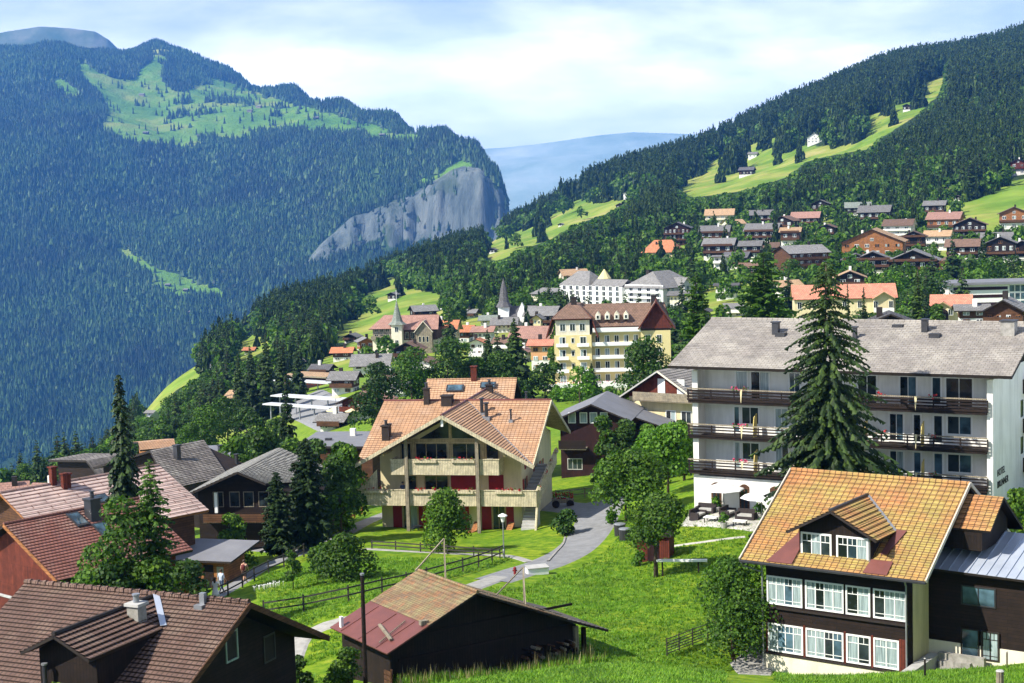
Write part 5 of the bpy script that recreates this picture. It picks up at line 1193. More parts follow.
# red tiled roof
fr1, h1, r1 = simple_roof_house('timber_house', 'brown timber house with dark red tiled roof, skylights and a carved wooden balcony', (-31.9, 98, -19.3), .849, 10.1, 5.6, 4.5, .5, T_R1, REDWOOD, -9.5, row=.28)
skylight(r1, fr1, 78, 521, 6, .5, .9, 1.3); skylight(r1, fr1, 104, 531, 6, .5, 1.0, 1.3)
roof_thing(r1, fr1, 93, 517, .5, lambda x, y, z: chimney(r1, x, y, z - .6, z + 1.15, .75, DKMETAL, DKMETAL))
mb = MB(); mb.beam((-.03, -5.6, -2.85), (-.03, 0, -.05), .07, .22, ORWOOD); mb.build('barge_board', r1)
def balcony_left():
    t = empty('balcony', Vector((0, 0, 0)), 0)
    t.name = 'balcony'; t.parent = h1; t.location = (0, 0, 0)
    mb = MB(); mb.box(-2.6, .7, -5.4, -.6, -5.0, -4.8, BRWOOD); mb.build('floor', t)
    mb = MB(); mb.box(-2.66, -2.6, -5.4, -.6, -4.85, -3.4, REDWOOD); mb.box(-2.6, .7, -5.46, -5.4, -4.85, -3.4, REDWOOD); mb.box(-2.7, .75, -5.5, -5.36, -3.4, -3.3, CONCRETE); mb.box(-2.74, -2.56, -5.5, -.6, -3.4, -3.3, CONCRETE)
    for k in range(16): mb.box(-2.5 + k * .2, -2.42 + k * .2, -5.5, -5.46, -4.7, -3.5, ORWOOD)
    mb.build('railing', t)
    mb = MB()
    for x, y in ((-2.5, -5.3), (-.9, -5.3), (.6, -5.3), (-2.5, -2.9)): mb.box(x - .1, x + .1, y - .1, y + .1, -9, -4.9, ORWOOD)
    mb.box(-2.7, .9, -5.5, -5.3, -7.0, -6.8, ORWOOD); mb.build('posts', t)
balcony_left()
# pale pink striped roof behind it
fr2, h2, r2 = simple_roof_house('timber_house', 'timber house with pale pink striped tiled roof and two thin red chimneys', (-36.6, 112, -19.8), .834, 13.6, 6.0, 4.6, .47, T_R2, BRWOOD, -8.5, row=.42, edge=ORWOOD, under=ORWOOD)
for uu in (64.5, 68): roof_thing(r2, fr2, uu, 488, .47, lambda x, y, z: chimney(r2, x, y, z - .5, z + 1.0, .34, REDWOOD))
roof_thing(r2, fr2, 53, 480, .47, lambda x, y, z: chimney(r2, x, y, z - .5, z + .9, .4, REDWOOD))
skylight(r2, fr2, 103, 500, 6, .47, 1.0, .9)

# dark chalet with the battened grey roof
def chalet_dark():
    fr = Frame((-22.9, 130, -21.8), -.134); s = .42
    t = empty('dark_chalet', fr.o, fr.yaw, 'low dark chalet with grey battened gable roof and a timber loggia, behind conifers', 'chalet')
    mb = MB(); wl, wr, L = 4.6, 7.0, 12.6
    mb.prism([(-3.9, 1.4, -6.6), (6.2, 1.4, -6.6), (6.2, 1.4, -s * 6.2 - .3), (0, 1.4, -.3), (-3.9, 1.4, -s * 3.9 - .3)], (0, L - 2, 0), DKWOOD); mb.build('wall', t)
    mb = MB(); slope(mb, (0, L, 0), (0, 0, 0), (-wl, 0, -s * wl), (-wl, L, -s * wl), T_GREY, DKWOODV, DARKTRIM, .16, .4, .05)
    slope(mb, (0, 0, 0), (0, L, 0), (wr, L, -s * wr), (2.4, 0, -s * 2.4), T_GREY, DKWOODV, DARKTRIM, .16, .4, .05)
    mb.build('roof', t)
    mb = MB(); mb.box(-3.2, 2.6, .4, 1.4, -4.35, -4.15, GREYWOOD); mb.box(-3.2, 2.6, .34, .4, -4.3, -3.6, BRWOOD); mb.build('balcony', t)
    for x in (-2.6, -1.2, .0, 1.3): window(t, 'f', x, x + .9, -3.2, -1.9, 1.4, 1, fr=GREYWOOD, panes=[GLASS], t=.06)
    mb = MB(); mb.box(-2.35, -2.1, .9, 1.2, -3.6, -1.9, WHITE); mb.build('hanging_cloth', t)
    return fr
FR_D = chalet_dark()
# stone slab roof and its neighbours at the left edge of the village
def poly_roof_house(name, lab, ridge, eaves, Yr, wall, tile, drop=5.0, cat='house', chim=(), under=None, row=0.4, thick=.2):
    """ridge: ((u,v,Y),(u,v,Y)); eaves: ((u,v,Y),(u,v,Y)) front; the rear slope mirrors the front one"""
    a, b = P(*ridge[0]), P(*ridge[1]); c, d = P(*eaves[0]), P(*eaves[1])
    zr = (a.z + b.z) / 2; a.z = b.z = zr; o = Vector((a.x, a.y, zr)); ax = (b - a); L = ax.length; yaw = math.atan2(ax.y, ax.x); fr = Frame(o, yaw)
    def inv(p): dx, dy = p.x - o.x, p.y - o.y; return Vector((fr.c * dx + fr.s * dy, -fr.s * dx + fr.c * dy, p.z - o.z))
    c, d = inv(c), inv(d); run = max(1.5, -(c.y + d.y) / 2); ze = (c.z + d.z) / 2
    t = empty(name, o, yaw, lab, cat); s = -ze / run; mb = MB(); ov = .7
    mb.prism([(ov, -run + ov, ze - drop), (ov, run - ov, ze - drop), (ov, run - ov, -s * (run - ov) - .25), (ov, 0, -.25), (ov, -run + ov, -s * (run - ov) - .25)], (L - 2 * ov, 0, 0), wall); mb.build('wall', t)
    mb = MB(); x0, x1 = min(0, c.x) if abs(c.x) > 1.5 else 0, max(L, d.x) if abs(d.x - L) > 1.5 else L
    slope(mb, (0, 0, 0), (L, 0, 0), (d.x if abs(d.x - L) < 6 else L, -run, ze), (c.x if abs(c.x) < 6 else 0, -run, ze), tile, under or DKWOODV, DARKTRIM, thick, row, .04)
    slope(mb, (L, 0, 0), (0, 0, 0), (0, run, ze), (L, run, ze), tile, under or DKWOODV, DARKTRIM, thick, row, .04)
    r = mb.build('roof', t)
    for x, f, h, w in chim: chimney(r, x * L, -run * f, ze * f - .3, ze * f + h, w, DKMETAL)
    return fr, t, r, L, run, ze
poly_roof_house('slab_roofed_house', 'dark house with a large rough grey stone slab roof beyond the pink striped roof', ((150, 446, 152), (204, 444, 158)), ((168, 489, 143), (230, 476, 149)), 0, DKWOOD, T_STONE, 5, chim=((.1, .35, 1.3, .5), (.8, .7, .6, .25)))
poly_roof_house('slate_roofed_house', 'low dark house with grey slate roof left of the tall narrow spruce', ((86, 459, 170), (124, 455, 174)), ((98, 474, 163), (136, 469, 167)), 0, DKWOOD, T_STONE, 4)
poly_roof_house('grey_roofed_house', 'small dark house with a flat grey roof beside the yellow-green clearing', ((190, 449, 192), (226, 446, 196)), ((200, 462, 186), (240, 459, 190)), 0, DKWOOD, GREYSHEET, 5, chim=((.5, .4, .7, .4),), row=0)
poly_roof_house('cottage', 'tan roofed cottage behind the tall narrow spruce at the edge of the slope', ((138, 441, 220), (174, 440, 222)), ((140, 449, 216), (176, 448, 218)), 0, ORWOOD, T_C, 3)
# tool shed at the path
def shed():
    p = P(201, 562, 115); p.z = gz(p.x, p.y); t = empty('garden_shed', p, -.35, 'low wooden shed with flat dark roof beside the path with walkers', 'shed'); mb = MB()
    mb.box(-2.6, 1.9, 0, 3.0, -.5, 2.1, ORWOOD); mb.build('wall', t); mb = MB(); mb.box(.2, 1.0, -.04, 0, 0, 1.9, DKWOOD); mb.build('door', t)
    mb = MB(); mb.prism([(-3.3, -.7, 2.15), (2.9, -.7, 2.25), (2.9, 3.6, 2.9), (-3.3, 3.6, 2.8)], (0, 0, .14), GREYSHEET, DARKTRIM); mb.build('roof', t)
    mb = MB(); mb.box(1.3, 1.85, -.03, 0, .2, 1.8, METAL); mb.build('notice_board', t)
shed()
# maroon house right of the middle chalet
def house_maroon():
    o = P(590.8, 404, 165); yaw = -.22; fr = Frame(o, yaw); s = .42
    t = empty('maroon_house', o, yaw, 'tall dark maroon timber house with light grey roof and small white windows', 'house')
    L = 11; w = 4.2; mb = MB()
    mb.prism([(-w + .7, 1, -10), (w - .5, 1, -10), (w - .5, 1, -s * (w - .5) - .25), (0, 1, -.25), (-w + .7, 1, -s * (w - .7) - .25)], (0, L, 0), MAROON); mb.build('wall', t)
    mb = MB(); slope(mb, (0, L, 0), (0, 0, 0), (-w - .6, 0, -s * (w + .6)), (-w - .6, L, -s * (w + .6)), GREYSHEET, DKWOODV, DARKTRIM, .16)
    slope(mb, (0, 0, 0), (0, L, 0), (w, L, -s * w), (w, 0, -s * w), GREYSHEET, DKWOODV, DARKTRIM, .16); mb.build('roof', t)
    for u in (572, 583.5, 593.5, 604):
        p = fr.loc(u, 418, 'y', 1); window(t, 'f', p.x - .4, p.x + .4, p.z - .55, p.z + .6, 1, 1, fr=WHITE, panes=[CURTAIN], t=.08); 
    for u, v, n, ww in ((575, 464, 3, 1.6), (573, 485, 2, .9), (583, 485, 2, .9)):
        p = fr.loc(u, v, 'y', 1); window(t, 'f', p.x - ww / 2, p.x + ww / 2, p.z - .6, p.z + .6, 1, n, fr=CONCRETE, panes=[GLASS], t=.08)
    mb = MB(); mb.box(-3.5, -.6, -.2, 1, -4.8, -4.65, GREYWOOD); mb.box(-3.5, -.6, -.25, -.2, -4.7, -3.8, DKWOOD); mb.build('balcony', t)
    mb = MB(); slope(mb, (w - .4, 3, -s * w + .1), (w - .4, 9, -s * w + .1), (w + 3.4, 9, -s * w - 1.2), (w + 3.4, 3, -s * w - 1.2), GREYSHEET, DKWOODV, DARKTRIM, .14); mb.box(w - .5, w + 2.9, 3.5, 8.5, -9, -3.2, DKWOOD); mb.build('side_wing', t)
house_maroon()
def chalet_cream():
    o = P(657, 370.5, 172); yaw = -.62; fr = Frame(o, yaw); s = .62
    t = empty('cream_chalet', o, yaw, 'cream chalet with steep grey shingle roof and two weathered balconies beside the hotel', 'chalet')
    w = 4.9; L = 12; mb = MB()
    mb.prism([(-w + .7, 1, -9.5), (w - .7, 1, -9.5), (w - .7, 1, -3.1), (-w + .7, 1, -3.1)], (0, L - 1, 0), CREAM); mb.prism([(-w + .7, 1, -3.1), (w - .7, 1, -3.1), (w - .7, 1, -s * (w - .7) - .2), (0, 1, -.2), (-w + .7, 1, -s * (w - .7) - .2)], (0, L - 1, 0), REDWOOD); mb.build('wall', t)
    mb = MB(); slope(mb, (0, L, 0), (0, 0, 0), (-w - .6, 0, -s * (w + .6)), (-w - .6, L, -s * (w + .6)), T_H, DKWOODV, CONCRETE, .16, .4)
    slope(mb, (0, 0, 0), (0, L, 0), (w + .3, L, -s * (w + .3)), (w + .3, 0, -s * (w + .3)), T_H, DKWOODV, PALE, .2, .4); mb.build('roof', t)
    for z in (-3.4, -6.6):
        mb = MB(); mb.box(-3.0, w - .2, -.2, 1, z, z + .15, GREYWOOD); mb.box(-3.0, w - .2, -.25, -.2, z + .1, z + 1.0, GREYWOOD); mb.build('balcony', t)
    for x in (-.5, 1.9):
        mb = MB(); mb.box(x, x + .9, .93, .99, -3.2, -1.0, WHITE); mb.build('shutter', t)
    mb = MB(); mb.box(2.9, 4.1, .93, .99, -3.2, -2.2, ORWOOD); mb.build('shutter', t)
    for x in (-3.2, .4, 2.3): window(t, 'f', x, x + 1.3, -6.3, -4.4, 1, 2, fr=WHITE, panes=[CURTAIN, GLASS], t=.08)
chalet_cream()
# pink roofed house behind the middle chalet
fr3, h3, r3 = simple_roof_house('tiled_house', 'house with salmon tiled roof and roof windows just behind the middle chalet', P(427, 380, 172), -.13, 9.8, 5.6, 5, .62, T_C, BRWOOD, -8)
skylight(r3, fr3, 455, 389, 5, .62, 1.9, .9); skylight(r3, fr3, 488, 386, 5, .62, 1.7, .8)
roof_thing(r3, fr3, 474, 376, .62, lambda x, y, z: chimney(r3, x, y, z - .5, z + 1.0, .6, REDWOOD))
YELLOWH = plain('pale_yellow_render', (0.66, 0.56, 0.27), (0.60, 0.51, 0.26), 0.7, 0.9)
# ---------------------------------------------------------------- the village
T_TAN = tiles('tan_tiles', (0.46, 0.30, 0.17), (0.40, 0.26, 0.15), (0.16, 0.10, 0.06), 0.5, 0.5, rnd=.12)
T_BRN = tiles('brown_tiles', (0.20, 0.12, 0.085), (0.16, 0.10, 0.07), (0.06, 0.04, 0.03), 0.5, 0.5, rnd=.15)
T_GRY = tiles('grey_tiles', (0.22, 0.21, 0.205), (0.17, 0.165, 0.16), (0.08, 0.075, 0.07), 0.6, 0.5, rnd=.2)
T_DGR = tiles('dark_grey_tiles', (0.12, 0.115, 0.12), (0.09, 0.085, 0.09), (0.04, 0.04, 0.04), 0.6, 0.5, rnd=.2)
T_ORG = tiles('orange_tiles', (0.56, 0.22, 0.10), (0.48, 0.18, 0.09), (0.18, 0.07, 0.04), 0.5, 0.5, rnd=.1)
T_SAL = tiles('coral_tiles', (0.58, 0.24, 0.15), (0.50, 0.20, 0.13), (0.2, 0.08, 0.06), 0.5, 0.5, rnd=.1)
T_PNK = tiles('dusty_pink_tiles', (0.36, 0.20, 0.155), (0.30, 0.17, 0.13), (0.15, 0.08, 0.07), 0.5, 0.5, rnd=.1)
T_GRN = tiles('green_grey_tiles', (0.24, 0.27, 0.23), (0.20, 0.22, 0.19), (0.08, 0.09, 0.08), 0.6, 0.5)
RM_ = dict(t=T_TAN, b=T_BRN, g=T_GRY, d=T_DGR, o=T_ORG, c=T_SAL, p=T_PNK, n=T_GRN)
WM = dict(k=DKWOOD, b=BRWOOD, o=ORWOOD, r=REDWOOD, w=STUCCO, c=CREAM, p=PALE, y=YELLOWH, s=SALMON, m=MAROON, g=GREYWOOD)
BOXES = []      # (u0, u1, v0, v1, Y) of every building, so that no wood grows over them
CIRC = []
def note(t_or_xyzs, Y, shrink=0.0):
    q = proj(t_or_xyzs); BOXES.append((q[:, 0].min() + shrink, q[:, 0].max() - shrink, q[:, 1].min(), q[:, 1].max(), Y))
vr = random.Random(12)
G1 = 'chalets on the sunny slope'
def bld(name, label, cat, u, v, w, h, roof='g', wall='k', base='w', kind='g', yaw=-.35, s=.42, Y=None, nb=1, floors=2, chim=1, cols=None, group=None, fs=.45, ratio=1.0, hipped=False, ov=.9, winmat=None):
    """u, v: foot of the building, w, h: its size, all as sighted; kind g = gable to the front, e = eaves to the front"""
    p = hit(u, v, 150) if Y is None else P(u, v, Y); Y = p.y; m = Y / FOC
    if group == G1: w *= 1.2; h *= 1.16
    W = w * m / (math.cos(yaw) + .45 * ratio * abs(math.sin(yaw))); D = W * ratio; H = h * m
    half = (W if kind == 'g' else D) / 2 + ov * .6; he = max(H - s * half, H * .38); rise = H - he
    fr = Frame(p, yaw); c_ = (fr.c * 0 + 0)
    t = empty(name, p + Vector((0, 0, 0)), yaw, label, cat, group)
    x0, x1, y0, y1 = -W / 2, W / 2, -.4 * D, .6 * D
    wm, bm = WM[wall], WM[base]; ze = he; zbse = min(he * (fs if wall not in 'km' else fs * .6), 3.0) if fs else 0
    mb = MB(); i = ov * .5
    if zbse: mb.box(x0 + i, x1 - i, y0 + i, y1 - i, -4, zbse, bm); mb.build('ground_floor', t); mb = MB()
    X0, X1, Yy0, Yy1 = x0 + i - .08, x1 - i + .08, y0 + i - .08, y1 - i + .08; sl = rise / half
    if hipped: mb.box(X0, X1, Yy0, Yy1, zbse, he, wm)
    elif kind == 'g':
        zz = H - .25 - (X1 - X0) / 2 * sl; mb.prism([(X0, Yy0, zbse - (4 if not zbse else 0)), (X1, Yy0, zbse - (4 if not zbse else 0)), (X1, Yy0, zz), ((X0 + X1) / 2, Yy0, H - .25), (X0, Yy0, zz)], (0, Yy1 - Yy0, 0), wm)
    else:
        zz = H - .25 - (Yy1 - Yy0) / 2 * sl; mb.prism([(X0, Yy0, zbse - (4 if not zbse else 0)), (X0, Yy1, zbse - (4 if not zbse else 0)), (X0, Yy1, zz), (X0, (Yy0 + Yy1) / 2, H - .25), (X0, Yy0, zz)], (X1 - X0, 0, 0), wm)
    mb.build('wall', t); mb = MB(); o_ = ov * .6
    rx0, rx1, ry0, ry1 = x0 - o_, x1 + o_, y0 - o_, y1 + o_
    if hipped:
        q = half * .55
        if kind == 'e':
            a, b = (rx0 + q, (ry0 + ry1) / 2, H), (rx1 - q, (ry0 + ry1) / 2, H)
            slope(mb, a, b, (rx1, ry0, he), (rx0, ry0, he), RM_[roof], wm, DARKTRIM, .15); slope(mb, b, a, (rx0, ry1, he), (rx1, ry1, he), RM_[roof], wm, DARKTRIM, .15)
            slope(mb, a, a, (rx0, ry0, he), (rx0, ry1, he), RM_[roof], wm, DARKTRIM, .15); slope(mb, b, b, (rx1, ry1, he), (rx1, ry0, he), RM_[roof], wm, DARKTRIM, .15)
    else: gable_roof(mb, rx0, rx1, ry0, ry1, he, H, RM_[roof], SOFFIT if wall in 'opc' else wm, DARKTRIM, 'y' if kind == 'g' else 'x', .18)
    r = mb.build('roof', t)
    for k in range(chim):
        cx, cy = (x0 + x1) / 2 + vr.uniform(-.25, .25) * W, (y0 + y1) / 2 + vr.uniform(-.2, .2) * D
        zc = H - sl * (abs(cx - (x0 + x1) / 2) if kind == 'g' else abs(cy - (y0 + y1) / 2)); mb = MB(); mb.box(cx - .35, cx + .35, cy - .35, cy + .35, zc - .4, zc + 1.1, STUCCO if vr.random() < .5 else DARKTRIM); mb.build('chimney', r)
    fh = he / floors; cols = cols or max(2, int(W / 3.2)); yf = y0 + i - .09
    def w1(xc, zc, face, pl, ww=1.0, hh=1.1):
        g = fmap(face, pl); mb = MB(); fm = winmat or (WHITE if vr.random() < .75 else ORWOOD)
        fbox(mb, g, xc - ww / 2, xc + ww / 2, 0, .06, zc - hh / 2, zc + hh / 2, fm)
        for sgn in (-1, 1): fbox(mb, g, xc + sgn * ww / 4 - ww * .19, xc + sgn * ww / 4 + ww * .19, .06, .08, zc - hh * .4, zc + hh * .4, GLASS if vr.random() < .75 else CURTAIN)
        mb.build('window', t)
    for f in range(floors):
        for c in range(cols):
            w1(X0 + (X1 - X0) * (c + .5) / cols, f * fh + fh * .55, 'f', yf, min(1.5, W / cols * .42), min(1.4, fh * .48))
        sd = 'l' if yaw > .25 else 'r'
        for c in range(2): w1(Yy0 + (Yy1 - Yy0) * (c + .6) / 2.3, f * fh + fh * .55, sd, (X1 + .01) if sd == 'r' else (X0 - .01), 1.1, min(1.3, fh * .48))
    if kind == 'g' and rise > 2.0: w1(0, he + rise * .22, 'f', yf, 1.2, 1.0)
    for k in range(nb):
        z = fh * (k + 1) if floors > nb else fh * (k + .95); mb = MB(); mb.box(X0 - .1, X1 + .1, yf - 1.0, yf - .01, z - .05, z + .1, wm); mb.box(X0 - .1, X1 + .1, yf - 1.06, yf - 1.0, z, z + .85, BRWOOD if wall in 'kbom' else wm); mb.build('balcony', t)
    note([fr.w(x, y, z) for x in (x0, x1) for y in (y0, y1) for z in (0.2 * H, H)], Y); CIRC.append((p.x, p.y, W * .75))
    return t, fr, (x0, x1, y0, y1, he, H)
def chalet(label, *a, **k): return bld('chalet', label, 'chalet', *a, **k)
def house(label, *a, **k): return bld('village_house', label, 'house', *a, **k)
# the slope on the right, from the wood down
house('tan roofed house with a pale front at the top left of the chalet slope', 720, 224, 25, 13, 't', 'p', kind='e', yaw=-.2, group=G1)
house('low tan roofed annexe half hidden between trees below the tan roofed house', 734, 231, 17, 10, 't', 'p', kind='e', yaw=.3, nb=0, chim=0, group=G1)
chalet('dark chalet with a grey roof between two trees directly under the wood', 762, 225, 20, 13, 'g', 'k', kind='e', yaw=-.2, group=G1)
chalet('tiny grey roofed hut highest up in the trees above the slope', 748, 211, 9, 6, 'g', 'k', nb=0, chim=0, floors=1, group=G1)
chalet('dark chalet with a dusty brown roof joined to a pink roofed one', 785, 232, 21, 14, 'b', 'k', yaw=-.5, group=G1)
chalet('chalet with a pinkish tan roof and white base at the right of the joined pair', 806, 228, 25, 14, 'p', 'k', kind='e', yaw=-.3, group=G1)
chalet('small brown chalet with a bright tan orange roof and white ground floor', 791, 247, 18, 17, 't', 'b', kind='e', yaw=-.3, floors=2, nb=2, group=G1)
chalet('broad dark chalet with a grey roof and dormer in the middle left of the slope', 763, 243, 30, 17, 'g', 'k', kind='e', yaw=-.35, nb=2, group=G1)
chalet('grey roofed chalet with an orange timber side at the left end of the slope', 715, 244, 27, 16, 'g', 'b', kind='e', yaw=-.25, nb=2, group=G1)
chalet('dark grey roofed chalet above the white terrace house', 720, 259, 28, 18, 'g', 'k', kind='e', yaw=-.3, nb=2, group=G1)
house('white terraced block stepping down below the dark grey roofed chalet', 721, 276, 13, 18, 'g', 'w', kind='e', yaw=-.3, s=.15, floors=3, nb=2, chim=0, group=G1)
chalet('small dark chalet with flat looking grey roof above the larch tops', 751, 258, 20, 15, 'g', 'k', kind='e', yaw=-.3, group=G1)
chalet('low dark roofed chalet with a balcony, left of the larch tops', 737, 268, 22, 14, 'd', 'k', kind='e', yaw=-.4, group=G1)
chalet('brown roofed chalet half hidden left of the larch trunks', 750, 280, 18, 15, 'b', 'k', kind='e', yaw=-.3, group=G1)
chalet('small chalet with a brown mottled roof just above the larches', 768, 254, 19, 10, 'b', 'k', kind='e', yaw=-.2, nb=0, group=G1)
bld('guest_house', 'four storey guest house with cream balconies and a brown gable side', 'guest house', 803, 278, 46, 33, 'g', 'b', 'w', 'e', .25, .33, floors=4, nb=3, cols=5, fs=.2)
chalet('dark chalet with a blue-white balcony under the wood, on the upper slope', 821, 216, 17, 14, 'g', 'k', yaw=-.3, group=G1)
house('long greenish grey roof showing above trees left of the white walled chalet', 858, 216, 22, 12, 'n', 'k', kind='e', yaw=-.2, nb=0, group=G1)
chalet('grey roofed chalet with white ground floor at the top of the slope', 875, 225, 28, 17, 'g', 'k', kind='e', yaw=-.35, group=G1)
chalet('brown roofed chalet with white upper front and red flowered balcony', 899, 240, 26, 18, 'b', 'w', 'r', 'e', -.4, floors=3, nb=2, group=G1)
chalet('small brown roofed chalet with a white base among the trees mid slope', 828, 240, 15, 14, 'b', 'k', yaw=-.4, group=G1)
chalet('largest chalet of the slope, orange timber gable with a long tan roof', 874, 262, 55, 29, 't', 'o', 'p', 'g', -.3, .42, floors=3, nb=1, cols=6, group=G1)
chalet('dark gabled chalet left of the two below the big orange one', 856, 273, 24, 17, 'd', 'k', yaw=-.2, nb=2, group=G1)
chalet('dark gabled chalet with grey roof directly below the big orange one', 873, 273, 32, 19, 'g', 'k', yaw=-.25, nb=2, group=G1)
chalet('wide dark chalet with a light grey roof right below the orange one', 914, 277, 44, 24, 'g', 'k', yaw=-.3, nb=2, cols=5, group=G1)
chalet('very dark tall gabled chalet above the wide grey roofed one', 914, 254, 22, 20, 'b', 'k', yaw=-.3, nb=2, group=G1)
chalet('dark chalet with a grey roof against the upper wood, left of the meadow', 935, 218, 19, 15, 'g', 'k', kind='e', yaw=-.4, group=G1)
chalet('orange red timber chalet with white ground floor beside the meadow edge', 945, 234, 29, 19, 'p', 'o', 'w', 'e', -.45, floors=2, group=G1)
chalet('white fronted chalet with a tan roof below the orange red one', 938, 250, 23, 17, 't', 'w', kind='e', yaw=-.4, group=G1)
chalet('dark chalet with brown double roof and a row of white windows', 970, 243, 30, 22, 'b', 'k', yaw=-.3, floors=3, nb=2, cols=5, group=G1)
chalet('dark chalet with white ground floor boxes and tan grey roof, centre right', 963, 261, 29, 19, 'b', 'k', kind='e', yaw=-.35, nb=1, group=G1)
chalet('lowest chalet of the slope, orange brown gable under a dark roof', 954, 277, 29, 19, 'b', 'o', 'k', yaw=-.2, nb=2, group=G1)
chalet('grey roofed dark chalet joined to another below the right meadow', 995, 252, 30, 17, 'g', 'k', kind='e', yaw=-.3, group=G1)
chalet('dark chalet with white windows on a white base above the green bank', 1001, 264, 27, 24, 'g', 'k', yaw=-.35, floors=2, cols=4, group=G1)
chalet('orange walled chalet with a brown roof at the right border by the meadow', 1014, 230, 27, 20, 'b', 'o', 'w', yaw=-.3, group=G1)
chalet('dark chalet cut by the right border above the green bank', 1022, 260, 22, 17, 'g', 'k', yaw=-.3, group=G1)
chalet('small white walled hut half hidden in the wood above the slope', 947, 197, 11, 9, 'p', 'w', nb=0, chim=0, floors=1)
chalet('tiny dark hut with grey roof at the edge of the wood and the right meadow', 957, 201, 8, 6, 'g', 'k', nb=0, chim=0, floors=1)
chalet('reddish dark chalet alone at the right border high above the meadow', 1018, 175, 17, 16, 'b', 'r', yaw=-.3)
chalet('dark blue gabled chalet with a tan roof behind the coral roofed house', 850, 291, 27, 18, 't', 'k', yaw=-.2, group=G1)
house('house with a broad tan roof behind the trees left of the coral roofed house', 787, 297, 28, 17, 't', 'p', kind='e', yaw=.3, nb=0)
# farms on the ridge
chalet('black and white farmhouse on the ridge meadow beside a dark grove', 815, 143, 16, 10, 'd', 'w', yaw=-.3, nb=0, s=.6)
chalet('small barn on the highest meadow tongue of the right ridge', 907, 111, 9, 7, 'g', 'k', nb=0, chim=0, floors=1)
chalet('hut in a small clearing near the top right of the wood', 968, 99, 10, 7, 'g', 'k', nb=0, chim=0, floors=1)
chalet('white roofed hut in the middle of the ridge meadow', 753, 158, 10, 6, 'g', 'w', nb=0, chim=0, floors=1, kind='e')
chalet('dark farm building low on the ridge meadow', 747, 176, 16, 9, 'd', 'k', nb=0, chim=0, floors=1, kind='e')
chalet('tiny hut at the skyline end of the ridge meadow', 723, 150, 8, 5, 'g', 'k', nb=0, chim=0, floors=1)
chalet('white walled hut above the end of the sloping central meadow', 629, 200, 11, 9, 'g', 'w', nb=0, chim=0, floors=2)
chalet('dark hut at the upper right tip of the sloping central meadow', 621, 209, 10, 6, 'b', 'k', nb=0, chim=0, floors=1)
chalet('dark hut at the lower left end of the sloping central meadow', 493, 253, 8, 5, 'd', 'k', nb=0, chim=0, floors=1)
chalet('tiny hut halfway along the lower border of the central meadow', 561, 226, 6, 3, 'g', 'k', nb=0, chim=0, floors=1)
chalet('dark hay hut in the middle left meadow under a group of trees', 393, 300, 11, 8, 'g', 'k', nb=0, chim=0, floors=1)
chalet('small dark hut at the right edge of the middle left meadow', 442, 309, 7, 6, 'b', 'k', nb=0, chim=0, floors=1)
chalet('dark farmhouse with grey roof below the hay hut', 424, 320, 26, 15, 'g', 'k', kind='e', yaw=.3, nb=1)
chalet('small orange roofed hut among hedges far left on the slope', 250, 353, 12, 6, 'o', 'b', nb=0, chim=0, floors=1, kind='e', yaw=-.2)
chalet('white walled hut at the border of the left meadow strip', 209, 369, 9, 5, 'g', 'w', nb=0, chim=0, floors=1)
chalet('grey hut at the foot of the left meadow strip', 151, 415, 10, 5, 'g', 'k', nb=0, chim=0, floors=1, kind='e')
# the middle of the village
house('house with a broad tan roof half hidden in trees left of the white palace', 574, 284, 28, 15, 't', 'p', kind='e', yaw=.2, nb=0)
bld('hotel_building', 'dark red timber hotel with a white round corner tower at the edge of the wood', 'hotel', 678, 246, 29, 24, 'd', 'm', 'm', 'g', -.2, .42, floors=3, nb=2, cols=6)
house('coral roofed hotel with cream front and red dormers above the white palace', 663, 264, 40, 24, 'o', 'c', kind='e', yaw=-.25, s=.6, floors=3, nb=1, cols=7, hipped=True)
house('low white shop row with a dark flat roof right of the white palace', 727, 299, 24, 16, 'd', 'w', kind='e', yaw=-.2, s=.15, floors=2, nb=1, chim=0)
house('grey roofed winter garden building with large windows beside the white palace', 681, 309, 24, 18, 'g', 'p', kind='e', yaw=-.3, s=.3, floors=2, cols=5, nb=0)
house('broad dark chalet with a large grey brown roof right of the church', 543, 329, 34, 23, 'g', 'k', kind='e', yaw=-.3, s=.5, cols=5)
house('low building with a pale grey roof in front of the church', 505, 332, 26, 15, 'g', 'p', kind='e', yaw=-.1, s=.5, nb=0, cols=5)
house('cream gabled house between the church and the broad grey roof', 538, 332, 11, 18, 'g', 'c', yaw=-.3, s=.7, nb=0, cols=2)
house('long house with a dusty pink roof in front of the church houses', 533, 345, 44, 19, 'p', 'b', kind='e', yaw=-.3, s=.5, nb=0, cols=6)
house('salmon walled house left of the yellow hotel', 542, 371, 24, 32, 'c', 's', kind='e', yaw=-.2, s=.4, floors=3, nb=0)
house('house with a greenish grey roof at the foot of the steeple', 490, 328, 20, 13, 'n', 'p', kind='e', yaw=-.1, nb=0)
house('white house with a dusty pink roof between two dark firs', 484, 345, 22, 19, 'p', 'w', kind='e', yaw=-.2, nb=0, cols=4)
house('house with a bright orange roof right of the tower hotel', 461, 342, 28, 17, 'o', 'b', kind='e', yaw=-.3, nb=0)
house('narrow house with orange and grey roofs in front of the dark firs', 478, 362, 18, 24, 'o', 'w', yaw=-.2, nb=1, floors=3)
house('large house block with an orange roof adjoining the tower hotel', 446, 348, 27, 28, 'o', 'c', kind='e', yaw=-.2, s=.7, nb=0, floors=2)
chalet('dark gabled chalet directly in front of the tower hotel', 409, 361, 30, 20, 'b', 'k', yaw=-.15, s=.5, nb=1, cols=3)
chalet('orange timber chalet with grey roof left of the tower hotel', 366, 355, 18, 18, 'g', 'o', yaw=.3, nb=1)
